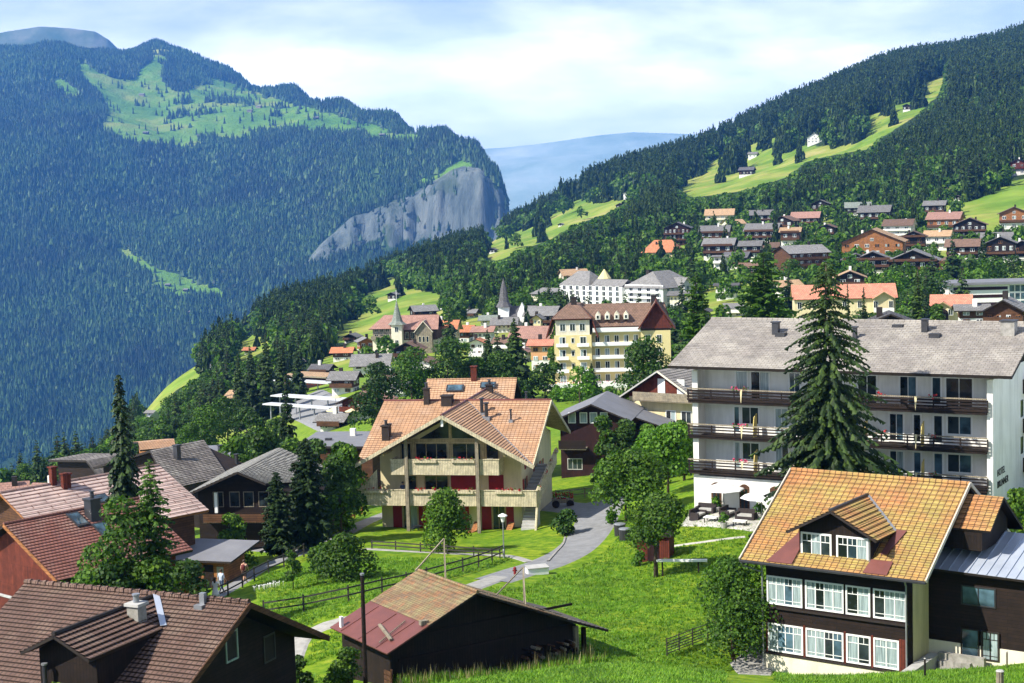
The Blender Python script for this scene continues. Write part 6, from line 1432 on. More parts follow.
house('low white house with a mauve grey roof below the tower hotel', 372, 372, 38, 18, 'g', 'w', kind='e', yaw=-.05, s=.5, nb=0, cols=3)
house('house with a small orange roof above the station', 343, 360, 21, 13, 'o', 'b', kind='e', yaw=-.1, nb=0)
house('house with a complicated dark grey roof right of the station', 345, 393, 28, 22, 'g', 'b', kind='e', yaw=-.2, s=.5, nb=1)
house('house with a pale roof half hidden in trees left of the station', 250, 408, 44, 18, 't', 'b', kind='e', yaw=-.2, s=.25, nb=0)
house('small house with an orange brown roof at the far left border of the village', 12, 497, 30, 15, 'p', 'b', kind='e', yaw=.3, nb=0, Y=205)
house('brown roofed house partly hidden behind the pale pink striped roof', 46, 497, 26, 14, 'p', 'b', kind='e', yaw=-.3, nb=0, Y=200)
chalet('chalet with dusty red roof and parasols on its terrace, near the big flat roof', 366, 417, 46, 27, 'p', 'r', yaw=-.35, s=.45, nb=1, cols=3)
chalet('dark timber chalet with grey roof at the right, above the spruce-lined hotel roof', 1006, 331, 46, 33, 'g', 'b', yaw=-.45, s=.55, nb=1, cols=4, Y=225)
house('house with a flat grey roof between arched house and dark timber chalet', 972, 324, 32, 20, 'g', 'b', kind='e', yaw=-.2, s=.3, nb=0, Y=260)
chalet('chalet with a dark shingled roof showing just over the hotel ridge', 890, 332, 44, 20, 'd', 'k', yaw=-.2, s=.4, nb=0, Y=190)

for q in ((398, 396, 26, 15, 'g', 'w', 'house with a grey roof right of the red roofed chalet terrace'), (322, 374, 22, 10, 'd', 'b', 'dark roofed house above the red station building'), (296, 366, 16, 8, 'g', 'b', 'small grey roofed house left above the station'), (386, 384, 24, 13, 'b', 'k', 'dark brown roofed chalet right of the complicated grey roof'), (334, 428, 30, 15, 'g', 'k', 'low grey roofed house between the lower canopy and flat roof'), (424, 372, 26, 15, 'b', 'w', 'brown roofed house below the orange block'), (506, 352, 24, 15, 'b', 'w', 'brown roofed house before the church, over the dark firs'), (520, 362, 22, 16, 'p', 'p', 'dusty pink roofed house left of the salmon walled one'), (352, 342, 16, 9, 'g', 'k', 'small grey roofed house high left of the tower hotel'), (470, 318, 16, 9, 'g', 'b', 'small dark house left of the church tower, near the wood'), (620, 330, 26, 14, 'd', 'k', 'dark slate roofed house between yellow hotel and white palace'), (700, 318, 22, 12, 'd', 'b', 'dark roofed house under the larch, right of the winter garden'), (735, 316, 22, 13, 'g', 'w', 'grey roofed white house below the shop row'), (760, 292, 18, 11, 'b', 'k', 'dark chalet below the guest house, left')):
    house(q[6], q[0], q[1], q[2], q[3], q[4], q[5], kind='e' if q[0] % 4 else 'g', yaw=-.3, nb=1, floors=2)
def cross_house(label, u, v, Y, w, h, roof, wall, yaw, gx, gw, ov=.8, floors=2, name='village_house', arch=False, s=.62, D=8.5):
    """long house, ridge across, with a gable facing forward at gx (share of its length)"""
    p = hit(u, v, 150); Y = p.y; m = Y / FOC; W = w * m; H = h * m; t = empty(name, p, yaw, label, 'house'); he = H - s * (D / 2 + .6); wm = WM[wall]; mb = MB()
    mb.prism([(-W / 2 + .5, 0, -4), (-W / 2 + .5, D, -4), (-W / 2 + .5, D, he + .15), (-W / 2 + .5, D / 2, H - .2), (-W / 2 + .5, 0, he + .15)], (W - 1, 0, 0), wm)
    gxx = -W / 2 + gx * W; hg = min(H - .1, he + s * gw / 2); mb.prism([(gxx - gw / 2 + .4, -1.6, -4), (gxx + gw / 2 - .4, -1.6, -4), (gxx + gw / 2 - .4, -1.6, he), (gxx, -1.6, hg - .2), (gxx - gw / 2 + .4, -1.6, he)], (0, D / 2 + 1.6, 0), wm); mb.build('wall', t)
    mb = MB(); gable_roof(mb, -W / 2, W / 2, -.6, D + .6, he, H, RM_[roof], SOFFIT, DARKTRIM, 'x', .16)
    yb = (hg - he) / s - .6; slope(mb, (gxx, yb, hg), (gxx, -2.5, hg), (gxx - gw / 2, -2.5, he), (gxx - gw / 2, -.6, he), RM_[roof], SOFFIT, SOFFIT, .14); slope(mb, (gxx, -2.5, hg), (gxx, yb, hg), (gxx + gw / 2, -.6, he), (gxx + gw / 2, -2.5, he), RM_[roof], SOFFIT, SOFFIT, .14)
    r = mb.build('roof', t); fh = he / floors
    for f in range(floors):
        n = max(3, int(W / 3))
        for c in range(n):
            x = -W / 2 + W * (c + .5) / n; ing = abs(x - gxx) < gw / 2
            window(t, 'f', x - .5, x + .5, f * fh + fh * .3, f * fh + fh * .8, -1.6 if ing else 0, 2, t=.07)
    if arch:
        mb = MB(); pts = [(gxx + gw * .33 * math.cos(a), -1.62, he - 1.6 + gw * .33 * math.sin(a)) for a in np.linspace(0, math.pi, 12)]; mb.prism([(gxx + gw * .33, -1.62, he - 2.8)] + pts + [(gxx - gw * .33, -1.62, he - 2.8)], (0, -.05, 0), DKWOOD); mb.build('arched_loggia', t)
    else:
        mb = MB(); mb.box(gxx - gw / 2 + .3, gxx + gw / 2 - .3, -2.5, -1.61, he * .5, he * .5 + .15, wm); mb.box(gxx - gw / 2 + .3, gxx + gw / 2 - .3, -2.55, -2.5, he * .5, he * .5 + .95, WHITE); mb.build('balcony', t)
    chimney(r, -W * .1, D / 2 + .5, H - .6, H + .8, .7, STUCCO)
    fr = Frame(p, yaw); note([fr.w(x, 0, z) for x in (-W / 2, W / 2) for z in (.3 * H, H)], Y); CIRC.append((p.x, p.y, W * .6)); return t
cross_house('long cream house with coral cross roof behind the tall spruce', 845, 326, 235, 104, 41, 'c', 'c', -.12, .86, 5.0)
cross_house('cream house with coral roof and a wide arched loggia above the hotel roof', 951, 331, 215, 42, 36, 'c', 'c', -.3, .32, 3.4, arch=True, D=6)

def long_white():
    p = hit(992, 308, 200); m = p.y / FOC; t = empty('school_building', p, -.08, 'long white three storey building with flat roof and brown window bands at the right border', 'building'); W = 86 * m; H = 28 * m; mb = MB()
    mb.box(-W / 2, W / 2, 0, 12, -5, H - 1.0, WHITE); mb.build('wall', t); mb = MB(); mb.box(-W / 2 - .8, W / 2 + .8, -1.2, 12.5, H - 1.0, H - .4, GREYSHEET); mb.build('roof', t)
    for k in range(3):
        z = H - 2.3 - k * 1.85; mb = MB(); mb.box(-W / 2 + 1.2, W * .18, -.05, 0, z, z + .75, MAROON); mb.build('window_band', t)
    for k in range(3):
        for q in range(5):
            x = W * .2 + q * 1.3; z = H - 2.8 - k * 1.85; window(t, 'f', x, x + 1.15, z, z + 1.5, 0, 1, fr=METAL, panes=[GLASSB], t=.06)
    note([(p.x - W / 2, p.y, p.z), (p.x + W / 2, p.y, p.z + H)], p.y); CIRC.append((p.x, p.y + 5, W * .55))
long_white()

def yellow_hotel():
    p = hit(574, 387, 200); yaw = -.10; fr = Frame(p, yaw); t = empty('grand_hotel', p, yaw, 'yellow grand hotel with brown mansard roofs, dormers and white balconies', 'hotel'); m = 285 / FOC
    W1 = 38 * m; W2 = 50 * m; H = 82 * m; x0 = -W1 / 2; x1 = W1 / 2; x2 = x1 + W2; x3 = x2 + 30 * m; he = 53 * m; mb = MB()
    mb.box(x0, x1, 0, 12, -4, he, YELLOWH); mb.box(x1, x2, 1.6, 12, -4, he + .5, YELLOWH); mb.box(x2, x3, .6, 12, -4, he + .5, YELLOWH); mb.build('wall', t)
    mb = MB(); mb.box(x0 + .3, x1 - .3, .2, 11, he, he + 2.7, PALE); mb.build('attic_wall', t)
    mb = MB(); z1, z2, z3 = he, he + 3.1, H
    # bell-shaped roof of the left wing
    slope(mb, (x0 - .4, .0, z2), (x0 - .4, 12, z2), (x0 - 1.5, 12, z1 - .4), (x0 - 1.5, -.8, z1 - .4), T_BRN, REDWOOD, REDWOOD, .2); slope(mb, (x1 + .2, 12, z2), (x1 + .2, .0, z2), (x1 + 1.3, -.8, z1 - .4), (x1 + 1.3, 12, z1 - .4), T_BRN, REDWOOD, REDWOOD, .2)
    slope(mb, (x0 + 2.2, 4, z3), (x1 - 2.2, 4, z3), (x1 + .2, -.5, z2 - .1), (x0 - .4, -.5, z2 - .1), T_BRN, REDWOOD, REDWOOD, .2); slope(mb, (x0 + 2.2, 12, z3), (x0 + 2.2, 4, z3), (x0 - .4, -.5, z2), (x0 - .4, 12, z2), T_BRN, REDWOOD, REDWOOD, .2); slope(mb, (x1 - 2.2, 4, z3), (x1 - 2.2, 12, z3), (x1 + .2, 12, z2), (x1 + .2, -.5, z2), T_BRN, REDWOOD, REDWOOD, .2)
    mb.prism([(x0 + 2.2, 4, z3 - .2), (x1 - 2.2, 4, z3 - .2), (x1 - 2.2, 12, z3 - .2), (x0 + 2.2, 12, z3 - .2)], (0, 0, .15), T_BRN)
    slope(mb, (x1 - 2, 7, z3), (x3 - 1, 7, z3), (x3, .8, z1 + 1.4), (x1, .8, z1 + 1.4), T_BRN, REDWOOD, REDWOOD, .2); slope(mb, (x3 - 1, 7, z3), (x1 - 2, 7, z3), (x1 - 2, 13, z1 + 1.4), (x3, 13, z1 + 1.4), T_BRN, REDWOOD, REDWOOD, .2)
    # right gable
    gx = (x2 + x3) / 2 + .2; slope(mb, (gx, 7, z3 + .8), (gx, -.6, z3 + .8), (gx - 3.4, -.6, z1 + .9), (gx - 3.4, 7, z1 + .9), T_BRN, REDWOOD, REDWOOD, .2); slope(mb, (gx, -.6, z3 + .8), (gx, 7, z3 + .8), (gx + 3.4, 7, z1 + .9), (gx + 3.4, -.6, z1 + .9), T_BRN, REDWOOD, REDWOOD, .2)
    r = mb.build('roof', t); mb = MB(); mb.prism([(gx - 2.9, .4, z1 + .9), (gx + 2.9, .4, z1 + .9), (gx, .4, z3 + .4)], (0, .3, 0), REDWOOD); mb.build('gable', t)
    for q in range(4):
        x = x1 + 1.2 + q * 1.7; z = z1 + 2.6; mb = MB(); mb.prism([(x - .45, 1.2, z), (x + .45, 1.2, z), (x + .45, 1.2, z + .9), (x, 1.2, z + 1.5), (x - .45, 1.2, z + .9)], (0, 2.2, 0), PALE); d = mb.build('dormer', r); window(d, 'f', x - .3, x + .3, z + .1, z + .85, 1.2, 1, fr=WHITE, panes=[GLASS], t=.08)
    for x in (x0 + 2.0, x2 + 1.0): chimney(r, x + 1.4, 6, z3 - .5, z3 + 1.3, 1.0, DARKTRIM)
    fh = he / 4
    for f in range(4):
        for x in (x0 + 1.5, x1 - 1.5):
            window(t, 'f', x - .6, x + .6, f * fh + .7, f * fh + 2.1, 0, 2, t=.1, panes=[GLASS, CURTAIN]); mb = MB(); mb.box(x - 1.1, x + 1.1, -.7, 0, f * fh + .3, f * fh + .4, WHITE); mb.box(x - 1.1, x + 1.1, -.76, -.7, f * fh + .3, f * fh + .95, WHITE); mb.build('balcony', t)
        window(t, 'f', -.3, .3, f * fh + .9, f * fh + 1.9, 0, 1, panes=[GLASS])
        for q in range(5):
            x = x1 + 1.0 + q * 1.75; window(t, 'f', x - .45, x + .45, f * fh + .5, f * fh + 2.1, 1.6, 2, t=.08, panes=[GLASS, CURTAIN])
        mb = MB(); mb.box(x1 + .1, x2 - .1, .5, 1.6, f * fh + .2, f * fh + .32, WHITE); mb.box(x1 + .1, x2 - .1, .44, .5, f * fh + .3, f * fh + .95, WHITE); mb.build('balcony', t)
        for q in range(2): window(t, 'f', x2 + .8 + q * 2, x2 + 1.8 + q * 2, f * fh + .6, f * fh + 2.1, .6, 2, panes=[GLASS])
    for x in (x0 + 1.6, 0, x1 - 1.6): window(t, 'f', x - .55, x + .55, he + .7, he + 2.1, .2, 2, t=.1)
    mb = MB(); mb.box(x1 + .2, x2, .6, 1.55, he + .35, he + .45, WHITE); mb.box(x1 + .2, x2, .55, .62, he + .45, he + 1.2, WHITE); mb.build('roof_terrace', t)
    mb = MB(); mb.box(x0 - 2, x2 - 1, -5.2, -.1, -4, .4, PALE); mb.box(x0 - 2, x2 - 1, -5.3, -5.2, .4, 1.2, WHITE); mb.build('terrace', t)
    rg = random.Random(2); mb = MB(); flower_tuft(mb, x0 - 1.8, x2 - 1.2, -5.25, 1.2, PINKF, rng=rg, h=.5, n=220); mb.build('flowers', t)
    note([fr.w(x, 0, z) for x in (x0, x3) for z in (0, H)], 285); CIRC.append((p.x + 6, p.y + 4, 14))
yellow_hotel()

def white_palace():
    p = hit(664, 310, 300); yaw = .78; fr = Frame(p, yaw); t = empty('palace_hotel', p, yaw, 'big white palace hotel with grey mansard roofs and tiers of balconies', 'hotel'); H = 27 * 545 / FOC; 
    LW = 26; RW = 16       # white front runs along local -x side (faces left), gable block faces forward, its shade painted in as grey
    mb = MB(); mb.box(-.2, RW, 0, 15, -6, H * .70, plain('shaded_white_render', (.42, .43, .44))); mb.box(-.3, 0, 0, 15, -6, H * .8, WHITE); mb.box(-1.6, 9, 15, 15 + LW, -6, H * .72, WHITE); mb.box(-2.2, 8, 15 + LW, 27 + LW, -6, H * .42, PALE); mb.build('wall', t)
    mb = MB()
    for a in ((-1, RW + .8, -.8, 15.6), ): 
        x0, x1, y0, y1 = a; ze, zr = H * .70, H * 1.22; xm, ym = (x0 + x1) / 2, (y0 + y1) / 2
        slope(mb, (x0 + 5, ym, zr), (x1 - 5, ym, zr), (x1, y0, ze), (x0, y0, ze), T_GRY, WHITE, DARKTRIM); slope(mb, (x1 - 5, ym, zr), (x0 + 5, ym, zr), (x0, y1, ze), (x1, y1, ze), T_GRY, WHITE, DARKTRIM); slope(mb, (x0 + 5, ym, zr), (x0 + 5, ym, zr), (x0, y0, ze), (x0, y1, ze), T_GRY, WHITE, DARKTRIM); slope(mb, (x1 - 5, ym, zr), (x1 - 5, ym, zr), (x1, y1, ze), (x1, y0, ze), T_GRY, WHITE, DARKTRIM)
    slope(mb, (1.5, 28, H * .95), (1.5, 15, H * .95), (-1.4, 15, H * .74), (-1.4, 28, H * .74), T_GRY, WHITE, DARKTRIM); slope(mb, (1.5, 15, H * .95), (1.5, 28, H * .95), (9, 28, H * .72), (9, 15, H * .72), T_GRY, WHITE, DARKTRIM)
    x0, x1, y0, y1 = -1, 9, 29, 16 + LW; ze, zr = H * .74, H * 1.2; slope(mb, (4, y1 - 4, zr), (4, y0 + 4, zr), (x0, y0, ze), (x0, y1, ze), T_GRY, WHITE, DARKTRIM); slope(mb, (4, y0 + 4, zr), (4, y1 - 4, zr), (x1, y1, ze), (x1, y0, ze), T_GRY, WHITE, DARKTRIM); slope(mb, (4, y0 + 4, zr), (4, y0 + 4, zr), (x1, y0, ze), (x0, y0, ze), T_GRY, WHITE, DARKTRIM); slope(mb, (4, y1 - 4, zr), (4, y1 - 4, zr), (x0, y1, ze), (x1, y1, ze), T_GRY, WHITE, DARKTRIM)
    slope(mb, (3, 15 + LW, H * .6), (3, 27 + LW, H * .6), (-3, 27 + LW, H * .42), (-3, 15 + LW, H * .42), T_GRY, WHITE, DARKTRIM); slope(mb, (3, 27 + LW, H * .6), (3, 15 + LW, H * .6), (9, 15 + LW, H * .42), (9, 27 + LW, H * .42), T_GRY, WHITE, DARKTRIM)
    # gable on the forward face
    slope(mb, (9.5, 5, H * 1.0), (9.5, -1.6, H * 1.0), (6.2, -1.6, H * .7), (6.2, 5, H * .7), T_GRY, WHITE, GREYWOOD); slope(mb, (9.5, -1.6, H * 1.0), (9.5, 5, H * 1.0), (12.8, 5, H * .7), (12.8, -1.6, H * .7), T_GRY, WHITE, GREYWOOD)
    r = mb.build('roof', t); mb = MB(); mb.prism([(6.5, -.9, -6), (12.5, -.9, -6), (12.5, -.9, H * .7), (9.5, -.9, H * .96), (6.5, -.9, H * .7)], (0, 1, 0), bpy.data.materials['shaded_white_render']); mb.build('gable', t)
    chimney(r, 4, 9, H * .9, H * 1.25, 1.2, DARKTRIM)
    for f in range(4):
        z = H * .70 / 4 * f
        for q in range(9): window(t, 'l', 16.2 + q * 2.75, 17.6 + q * 2.75, z + .5, z + 2.0, -1.6, 2, fr=WHITE, panes=[GLASS], t=.1)
        for q in range(4): window(t, 'l', 1.5 + q * 3.4, 3.0 + q * 3.4, z + .5, z + 2.0, -.3, 2, fr=WHITE, panes=[GLASS], t=.1)
        mb = MB(); mb.box(-1.6, -.3, 1, 14, z + .1, z + .25, WHITE); mb.box(-1.66, -1.6, 1, 14, z + .2, z + .75, WHITE); mb.build('balcony', t)
        for x in (7.5, 9.6, 1.5, 3.5): window(t, 'f', x, x + 1.3, z + .5, z + 1.9, -.9 if x > 6 else 0, 2, fr=CONCRETE, panes=[GLASSB], t=.1)
    mb = MB(); mb.lathe((4, 27, H * .7), [(1.8, 0), (1.8, 2.2), (2.2, 2.3), (.1, 5.2)], YELLOWH, 10); mb.build('turret', r)
    note([(p.x - 19, p.y, p.z), (p.x + 12, p.y, p.z + H * 1.1)], p.y); CIRC.append((p.x - 5, p.y + 15, 24))
white_palace()

def tower_hotel():
    p = hit(402, 357, 300); yaw = -.12; fr = Frame(p, yaw); t = empty('tower_hotel', p, yaw, 'old cream hotel with timber galleries, arched ground floor and a green spired turret', 'hotel'); m = 410 / FOC; H = 42 * m; mb = MB(); x0, x1, x2 = -30 * m, -6 * m, 36 * m
    mb.box(x0, x1, 0, 10, -4, H * .45, PALE); mb.box(x0 + .1, x1, .1, 10, H * .45, H * .72, GREYWOOD); mb.box(x1, x2, 1, 10, -4, H * .4, PALE); mb.box(x1, x2, 1.1, 10, H * .4, H * .66, BRWOOD); mb.build('wall', t); mb = MB()
    slope(mb, (x0 + 2.4, 5, H * 1.0), (x1 - 1, 5, H * 1.0), (x1 + .4, -.8, H * .70), (x0 - .8, -.8, H * .70), T_PNK, BRWOOD, DARKTRIM); slope(mb, (x0 + 2.4, 5, H), (x0 + 2.4, 5, H), (x0 - .8, -.8, H * .7), (x0 - .8, 11, H * .7), T_PNK, BRWOOD, DARKTRIM); slope(mb, (x1 - 1, 5, H), (x0 + 2.4, 5, H), (x0 - .8, 11, H * .7), (x1, 11, H * .7), T_PNK, BRWOOD, DARKTRIM)
    slope(mb, (x1 - 1, 6, H * .98), (x2, 6, H * .98), (x2 + .6, .2, H * .66), (x1 - .6, .2, H * .66), T_PNK, BRWOOD, DARKTRIM); slope(mb, (x2, 6, H * .98), (x1 - 1, 6, H * .98), (x1, 11, H * .66), (x2 + .6, 11, H * .66), T_PNK, BRWOOD, DARKTRIM)
    gx = x2 - 3.2; slope(mb, (gx, 4, H * .88), (gx, -.8, H * .88), (gx - 2.6, -.8, H * .6), (gx - 2.6, 4, H * .6), T_PNK, BRWOOD, PALE); slope(mb, (gx, -.8, H * .88), (gx, 4, H * .88), (gx + 2.6, 4, H * .6), (gx + 2.6, -.8, H * .6), T_PNK, BRWOOD, PALE); r = mb.build('roof', t)
    mb = MB(); mb.prism([(gx - 2.2, -.2, -4), (gx + 2.2, -.2, -4), (gx + 2.2, -.2, H * .6), (gx, -.2, H * .84), (gx - 2.2, -.2, H * .6)], (0, 1.6, 0), GREYWOOD); mb.build('gable', t)
    mb = MB(); tx = x1 + .6; mb.box(tx - 1.4, tx + 1.4, -1.4, 1.4, -4, H * .82, PALE); tw = mb.build('turret', t); mb = MB(); n = 8; mb.lathe((tx, 0, H * .80), [(2.5, 0), (1.5, .8), (1.0, 2.4), (.45, 4.6), (.08, 6.2)], T_GRN, n); mb.tube([(tx, 0, H * .8 + 6), (tx, 0, H * .8 + 9)], .07, WHITE, 5); mb.build('spire', tw)
    for z in (H * .62, H * .3): window(tw, 'f', tx - .5, tx + .5, z, z + 1.4, -1.4, 2)
    for q in range(3):
        x = x0 + 1.1 + q * 1.9; mb = MB(); pts = [(x + .65 * math.cos(a), -.03, 1.5 + .65 * math.sin(a)) for a in np.linspace(0, math.pi, 8)]; mb.prism([(x + .65, -.03, .2)] + pts + [(x - .65, -.03, .2)], (0, -.04, 0), GLASS); mb.build('arched_window', t)
    for f in range(2):
        z = H * .45 + f * 1.5; 
        for q in range(4): window(t, 'f', x0 + .5 + q * 1.5, x0 + 1.6 + q * 1.5, z + .3, z + 1.3, .1, 2, fr=PALE, panes=[GLASS])
    mb = MB(); mb.box(x0 - .2, x1, -1, -.02, H * .43, H * .46, GREYWOOD); mb.box(x0 - .2, x1, -1.05, -1, H * .45, H * .53, GREYWOOD); mb.build('gallery', t)
    for q in range(3): window(t, 'f', x1 + 2.4 + q * 1.5, x1 + 3.4 + q * 1.5, H * .43, H * .6, 1, 2, fr=PALE, panes=[GLASS]); window(t, 'f', gx - 1.4 + q, gx - .7 + q, H * .35, H * .5, -.2, 1, fr=PALE, panes=[GLASS])
    note([fr.w(x, 0, z) for x in (x0, x2) for z in (0, H * 1.1)], 410); CIRC.append((p.x, p.y + 4, 11))
tower_hotel()

def church():
    p = hit(504, 331, 300); t = empty('church', p, -.15, 'village church with a dark pointed steeple and a white gabled nave', 'church'); m = 470 / FOC; mb = MB(); mb.box(-1.6, 1.6, 0, 3.2, -3, 25 * m, WHITE); tw = mb.build('tower', t)
    mb = MB(); mb.lathe((0, 1.6, 24 * m), [(2.5, 0), (1.55, 1.6), (.9, 5.5), (.05, 29 * m)], T_DGR, 8); mb.build('steeple', tw)
    mb = MB(); gable_wall(mb, 1.6, 9, 1, 6, -3, 4.5, 6.2, WHITE, 'x'); mb.build('nave', t); mb = MB(); gable_roof(mb, 1.4, 9.5, .3, 6.7, 4.3, 7.2, T_DGR, DKWOOD, DARKTRIM, 'x'); mb.build('roof', t)
    mb = MB(); mb.prism([(4.2, -.4, -2), (7.0, -.4, -2), (7.0, -.4, 5.2), (5.6, -.4, 8.4), (4.2, -.4, 5.2)], (0, 1.5, 0), WHITE); mb.build('porch_gable', t)
    note([(p.x - 2.5, p.y, p.z), (p.x + 9, p.y, p.z + 15)], p.y); CIRC.append((p.x + 2, p.y + 2, 8))
church()

CANOPY = plain('pale_canopy_sheet', (.52, .53, .55), (.42, .43, .45), 1.2)
def station():
    p = hit(306, 389, 200); yaw = -.62; fr = Frame(p, yaw); m = 300 / FOC; t = empty('station_building', p, yaw, 'flat roofed station building with red timber walls and a row of windows', 'station'); mb = MB()
    mb.box(-6.5, 6.5, 0, 6, -4, 2.9, MAROON); mb.box(-6.6, 6.6, -.03, 0, 1.1, 2.3, REDWOOD); mb.build('wall', t); mb = MB(); mb.box(-7.2, 7.2, -.8, 6.8, 2.9, 3.25, GREYWOOD, T_TAN); mb.build('roof', t)
    for q in range(9): window(t, 'f', -6 + q * 1.35, -5 + q * 1.35, 1.2, 2.2, -.03, 1, fr=REDWOOD, panes=[GLASS], t=.06)
    note([fr.w(-7, 0, 0), fr.w(7, 0, 3)], 300); CIRC.append((p.x, p.y, 10))
    for k, (u, v, Y, L, w, lab) in enumerate(((306, 385, 290, 17, 3.6, 'upper white station platform canopy below the red building'), (312, 403, 268, 19, 3.2, 'middle white station platform canopy, longest of the three'), (300, 412, 258, 17, 2.4, 'lower white station platform canopy beside the trees'))):
        q = hit(u, v + 8, 200) + Vector((0, 0, 2.6)); Y = q.y; c = empty('platform_canopy', q, yaw, lab, 'canopy', 'station platform canopies'); mb = MB(); mb.box(-L / 2, L / 2, -w / 2, w / 2, .0, .25, CANOPY); mb.build('roof', c)
        for j in range(5):
            mb = MB(); x = -L / 2 + 1 + j * (L - 2) / 4; mb.box(x - .1, x + .1, -.1, .1, -3.5, 0, METAL); mb.build('post', c)
        CIRC.append((q.x, q.y, 9)); BOXES.append((u - 26, u + 26, v - 8, v + 10, Y))
    p = hit(262, 392, 200) + Vector((0, 0, 1.2)); c = empty('track_shed', p, -.5, 'open grey lattice shed beside the station tracks', 'shed'); mb = MB(); mb.box(-5, 5, -2, 2, 1.8, 2.1, METAL); mb.build('roof', c)
    for j in range(6):
        mb = MB(); x = -4.8 + j * 1.9; mb.beam((x, -1.9, -3), (x, -1.9, 1.8), .15, .15, METAL); mb.beam((x, -1.9, 1.8), (x + 1.5, -1.9, -1.5), .1, .1, METAL); mb.build('truss', c)
station()
def flat_roof():
    a = P(345, 440, 175); t = empty('flat_roofed_building', a, -.15, 'building with a wide flat grey roof left of the middle chalet', 'building'); mb = MB(); mb.prism([(-4.5, -4.2, -.25), (4.2, -4.6, -.25), (4.8, 6.5, -.25), (-5, 6.5, -.25)], (0, 0, .25), GREYSHEET, DARKTRIM); mb.build('roof', t); mb = MB(); mb.box(-4.2, 4, -4, 6, -5, -.3, BRWOOD); mb.build('wall', t)
    mb = MB(); mb.box(-2.2, -1.5, -.3, .2, 0, .25, DKMETAL); mb.build('roof_hatch', t); mb = MB(); mb.box(-.2, .4, 3, 3.6, 0, .8, STUCCO); mb.build('chimney', t)
    BOXES.append((314, 373, 418, 452, 175)); CIRC.append((a.x, a.y, 7))
    for u, v, Y, lab in ((336, 399, 222, 'upper pale yellow parasol left of the red roofed chalet'), (333, 413, 216, 'lower pale yellow parasol nearest the platform canopies'), (352, 414, 212, 'pale yellow parasol in the middle of the terrace row'), (364, 414, 212, 'rightmost pale yellow parasol of the terrace row')):
        q = hit(u, v + 9, 150); c = empty('parasol', q, 0, lab, 'parasol', 'parasols on the terrace'); mb = MB(); mb.tube([(0, 0, -.8), (0, 0, 2.2)], .04, METAL, 6); mb.build('pole', c); mb = MB(); mb.lathe((0, 0, 0), [(1.15, 1.95), (1.1, 2.05), (.05, 2.5)], CREAM, 8); mb.build('canopy', c)
flat_roof()
# small huts on the mountain across the valley
def far_huts():
    S1 = [(142, 96, 'left end of the high meadow'), (200, 137, 'lower middle of the high meadow'), (250, 112, 'middle of the high meadow'), (146, 134, 'lower left corner of the high meadow'), (259, 108, 'by the dotted trees of the high meadow'), (316, 119, 'centre of the right arm of the high meadow'), (358, 131, 'right arm of the high meadow, near its lower rim'), (321, 137, 'lower rim of the right arm of the high meadow'), (342, 115, 'upper rim of the right arm of the high meadow'), (382, 136, 'near the right tip of the high meadow'), (139, 280, 'left part of the valley clearing'), (168, 286, 'middle of the valley clearing'), (186, 291, 'right part of the valley clearing'), (176, 298, 'lower middle of the valley clearing'), (190, 313, 'lowest corner of the valley clearing')]
    for u, v, l in S1:
        d = ray(u, v); ys = np.linspace(2950, 7000, 900); g = mz(d[0] * ys, ys) - d[2] * ys; k = int(np.argmax(g > 0)); p = Vector(d * ys[k]); m = p.y / FOC; W = 5.2 * m; H = 2.6 * m
        t = empty('mountain_hut', p, _wr.uniform(-.4, .4), 'grey roofed hut, ' + l, 'hut', 'huts on the mountain across the valley'); mb = MB(); mb.box(-W / 2, W / 2, -W / 3, W / 3, -3, H * .6, DKWOOD if v > 115 else GREYWOOD); mb.build('wall', t)
        mb = MB(); gable_roof(mb, -W * .56, W * .56, -W * .4, W * .4, H * .55, H, T_GRY, DKWOOD, DARKTRIM, 'x', .3); mb.build('roof', t)
far_huts()
# ---------------------------------------------------------------- single trees and shrubs
def top_h(u, vt, Y, zb): return ray(u, vt)[2] * Y - zb
def put(name, label, cat, u, v, vtop, wpx, kind, mat, seed, Y=None, n=900, leaf=.3, group=None, **k):
    n = int(n * 2.5); leaf *= .62
    p = hit(u, v, 60) if Y is None else P(u, v, Y)
    if Y is not None: p.z = gz(p.x, p.y)
    Y = p.y; h = top_h(u, vtop, Y, p.z); r = wpx * Y / FOC / 2
    if kind == 'b': cr = crown_broad(h, r, seed, n=n, leaf=leaf, base=k.get('base', .15), lobes=k.get('lobes', 9)); return tree(name, label, cat, p, h, cr, mat, k.get('tr', .05 + h * .012), k.get('limbs', 3), seed, group, r * .7, trunk_h=k.get('th', .65))
    cr = crown_conifer(h, r, seed, whorls=k.get('wh', 20), per=k.get('per', 9), fr=k.get('fr', 5), base=k.get('base', .06), droop=k.get('droop', .3), prof=k.get('prof', .85), leaf=k.get('leafc', .3), gap=k.get('gap', .08))
    return tree(name, label, cat, p, h, cr, mat, k.get('tr', .05 + h * .006), 0, seed, group, trunk_h=.97)
ORD = ['leftmost', 'second', 'third', 'fourth', 'fifth', 'sixth', 'seventh', 'eighth', 'ninth', 'tenth']
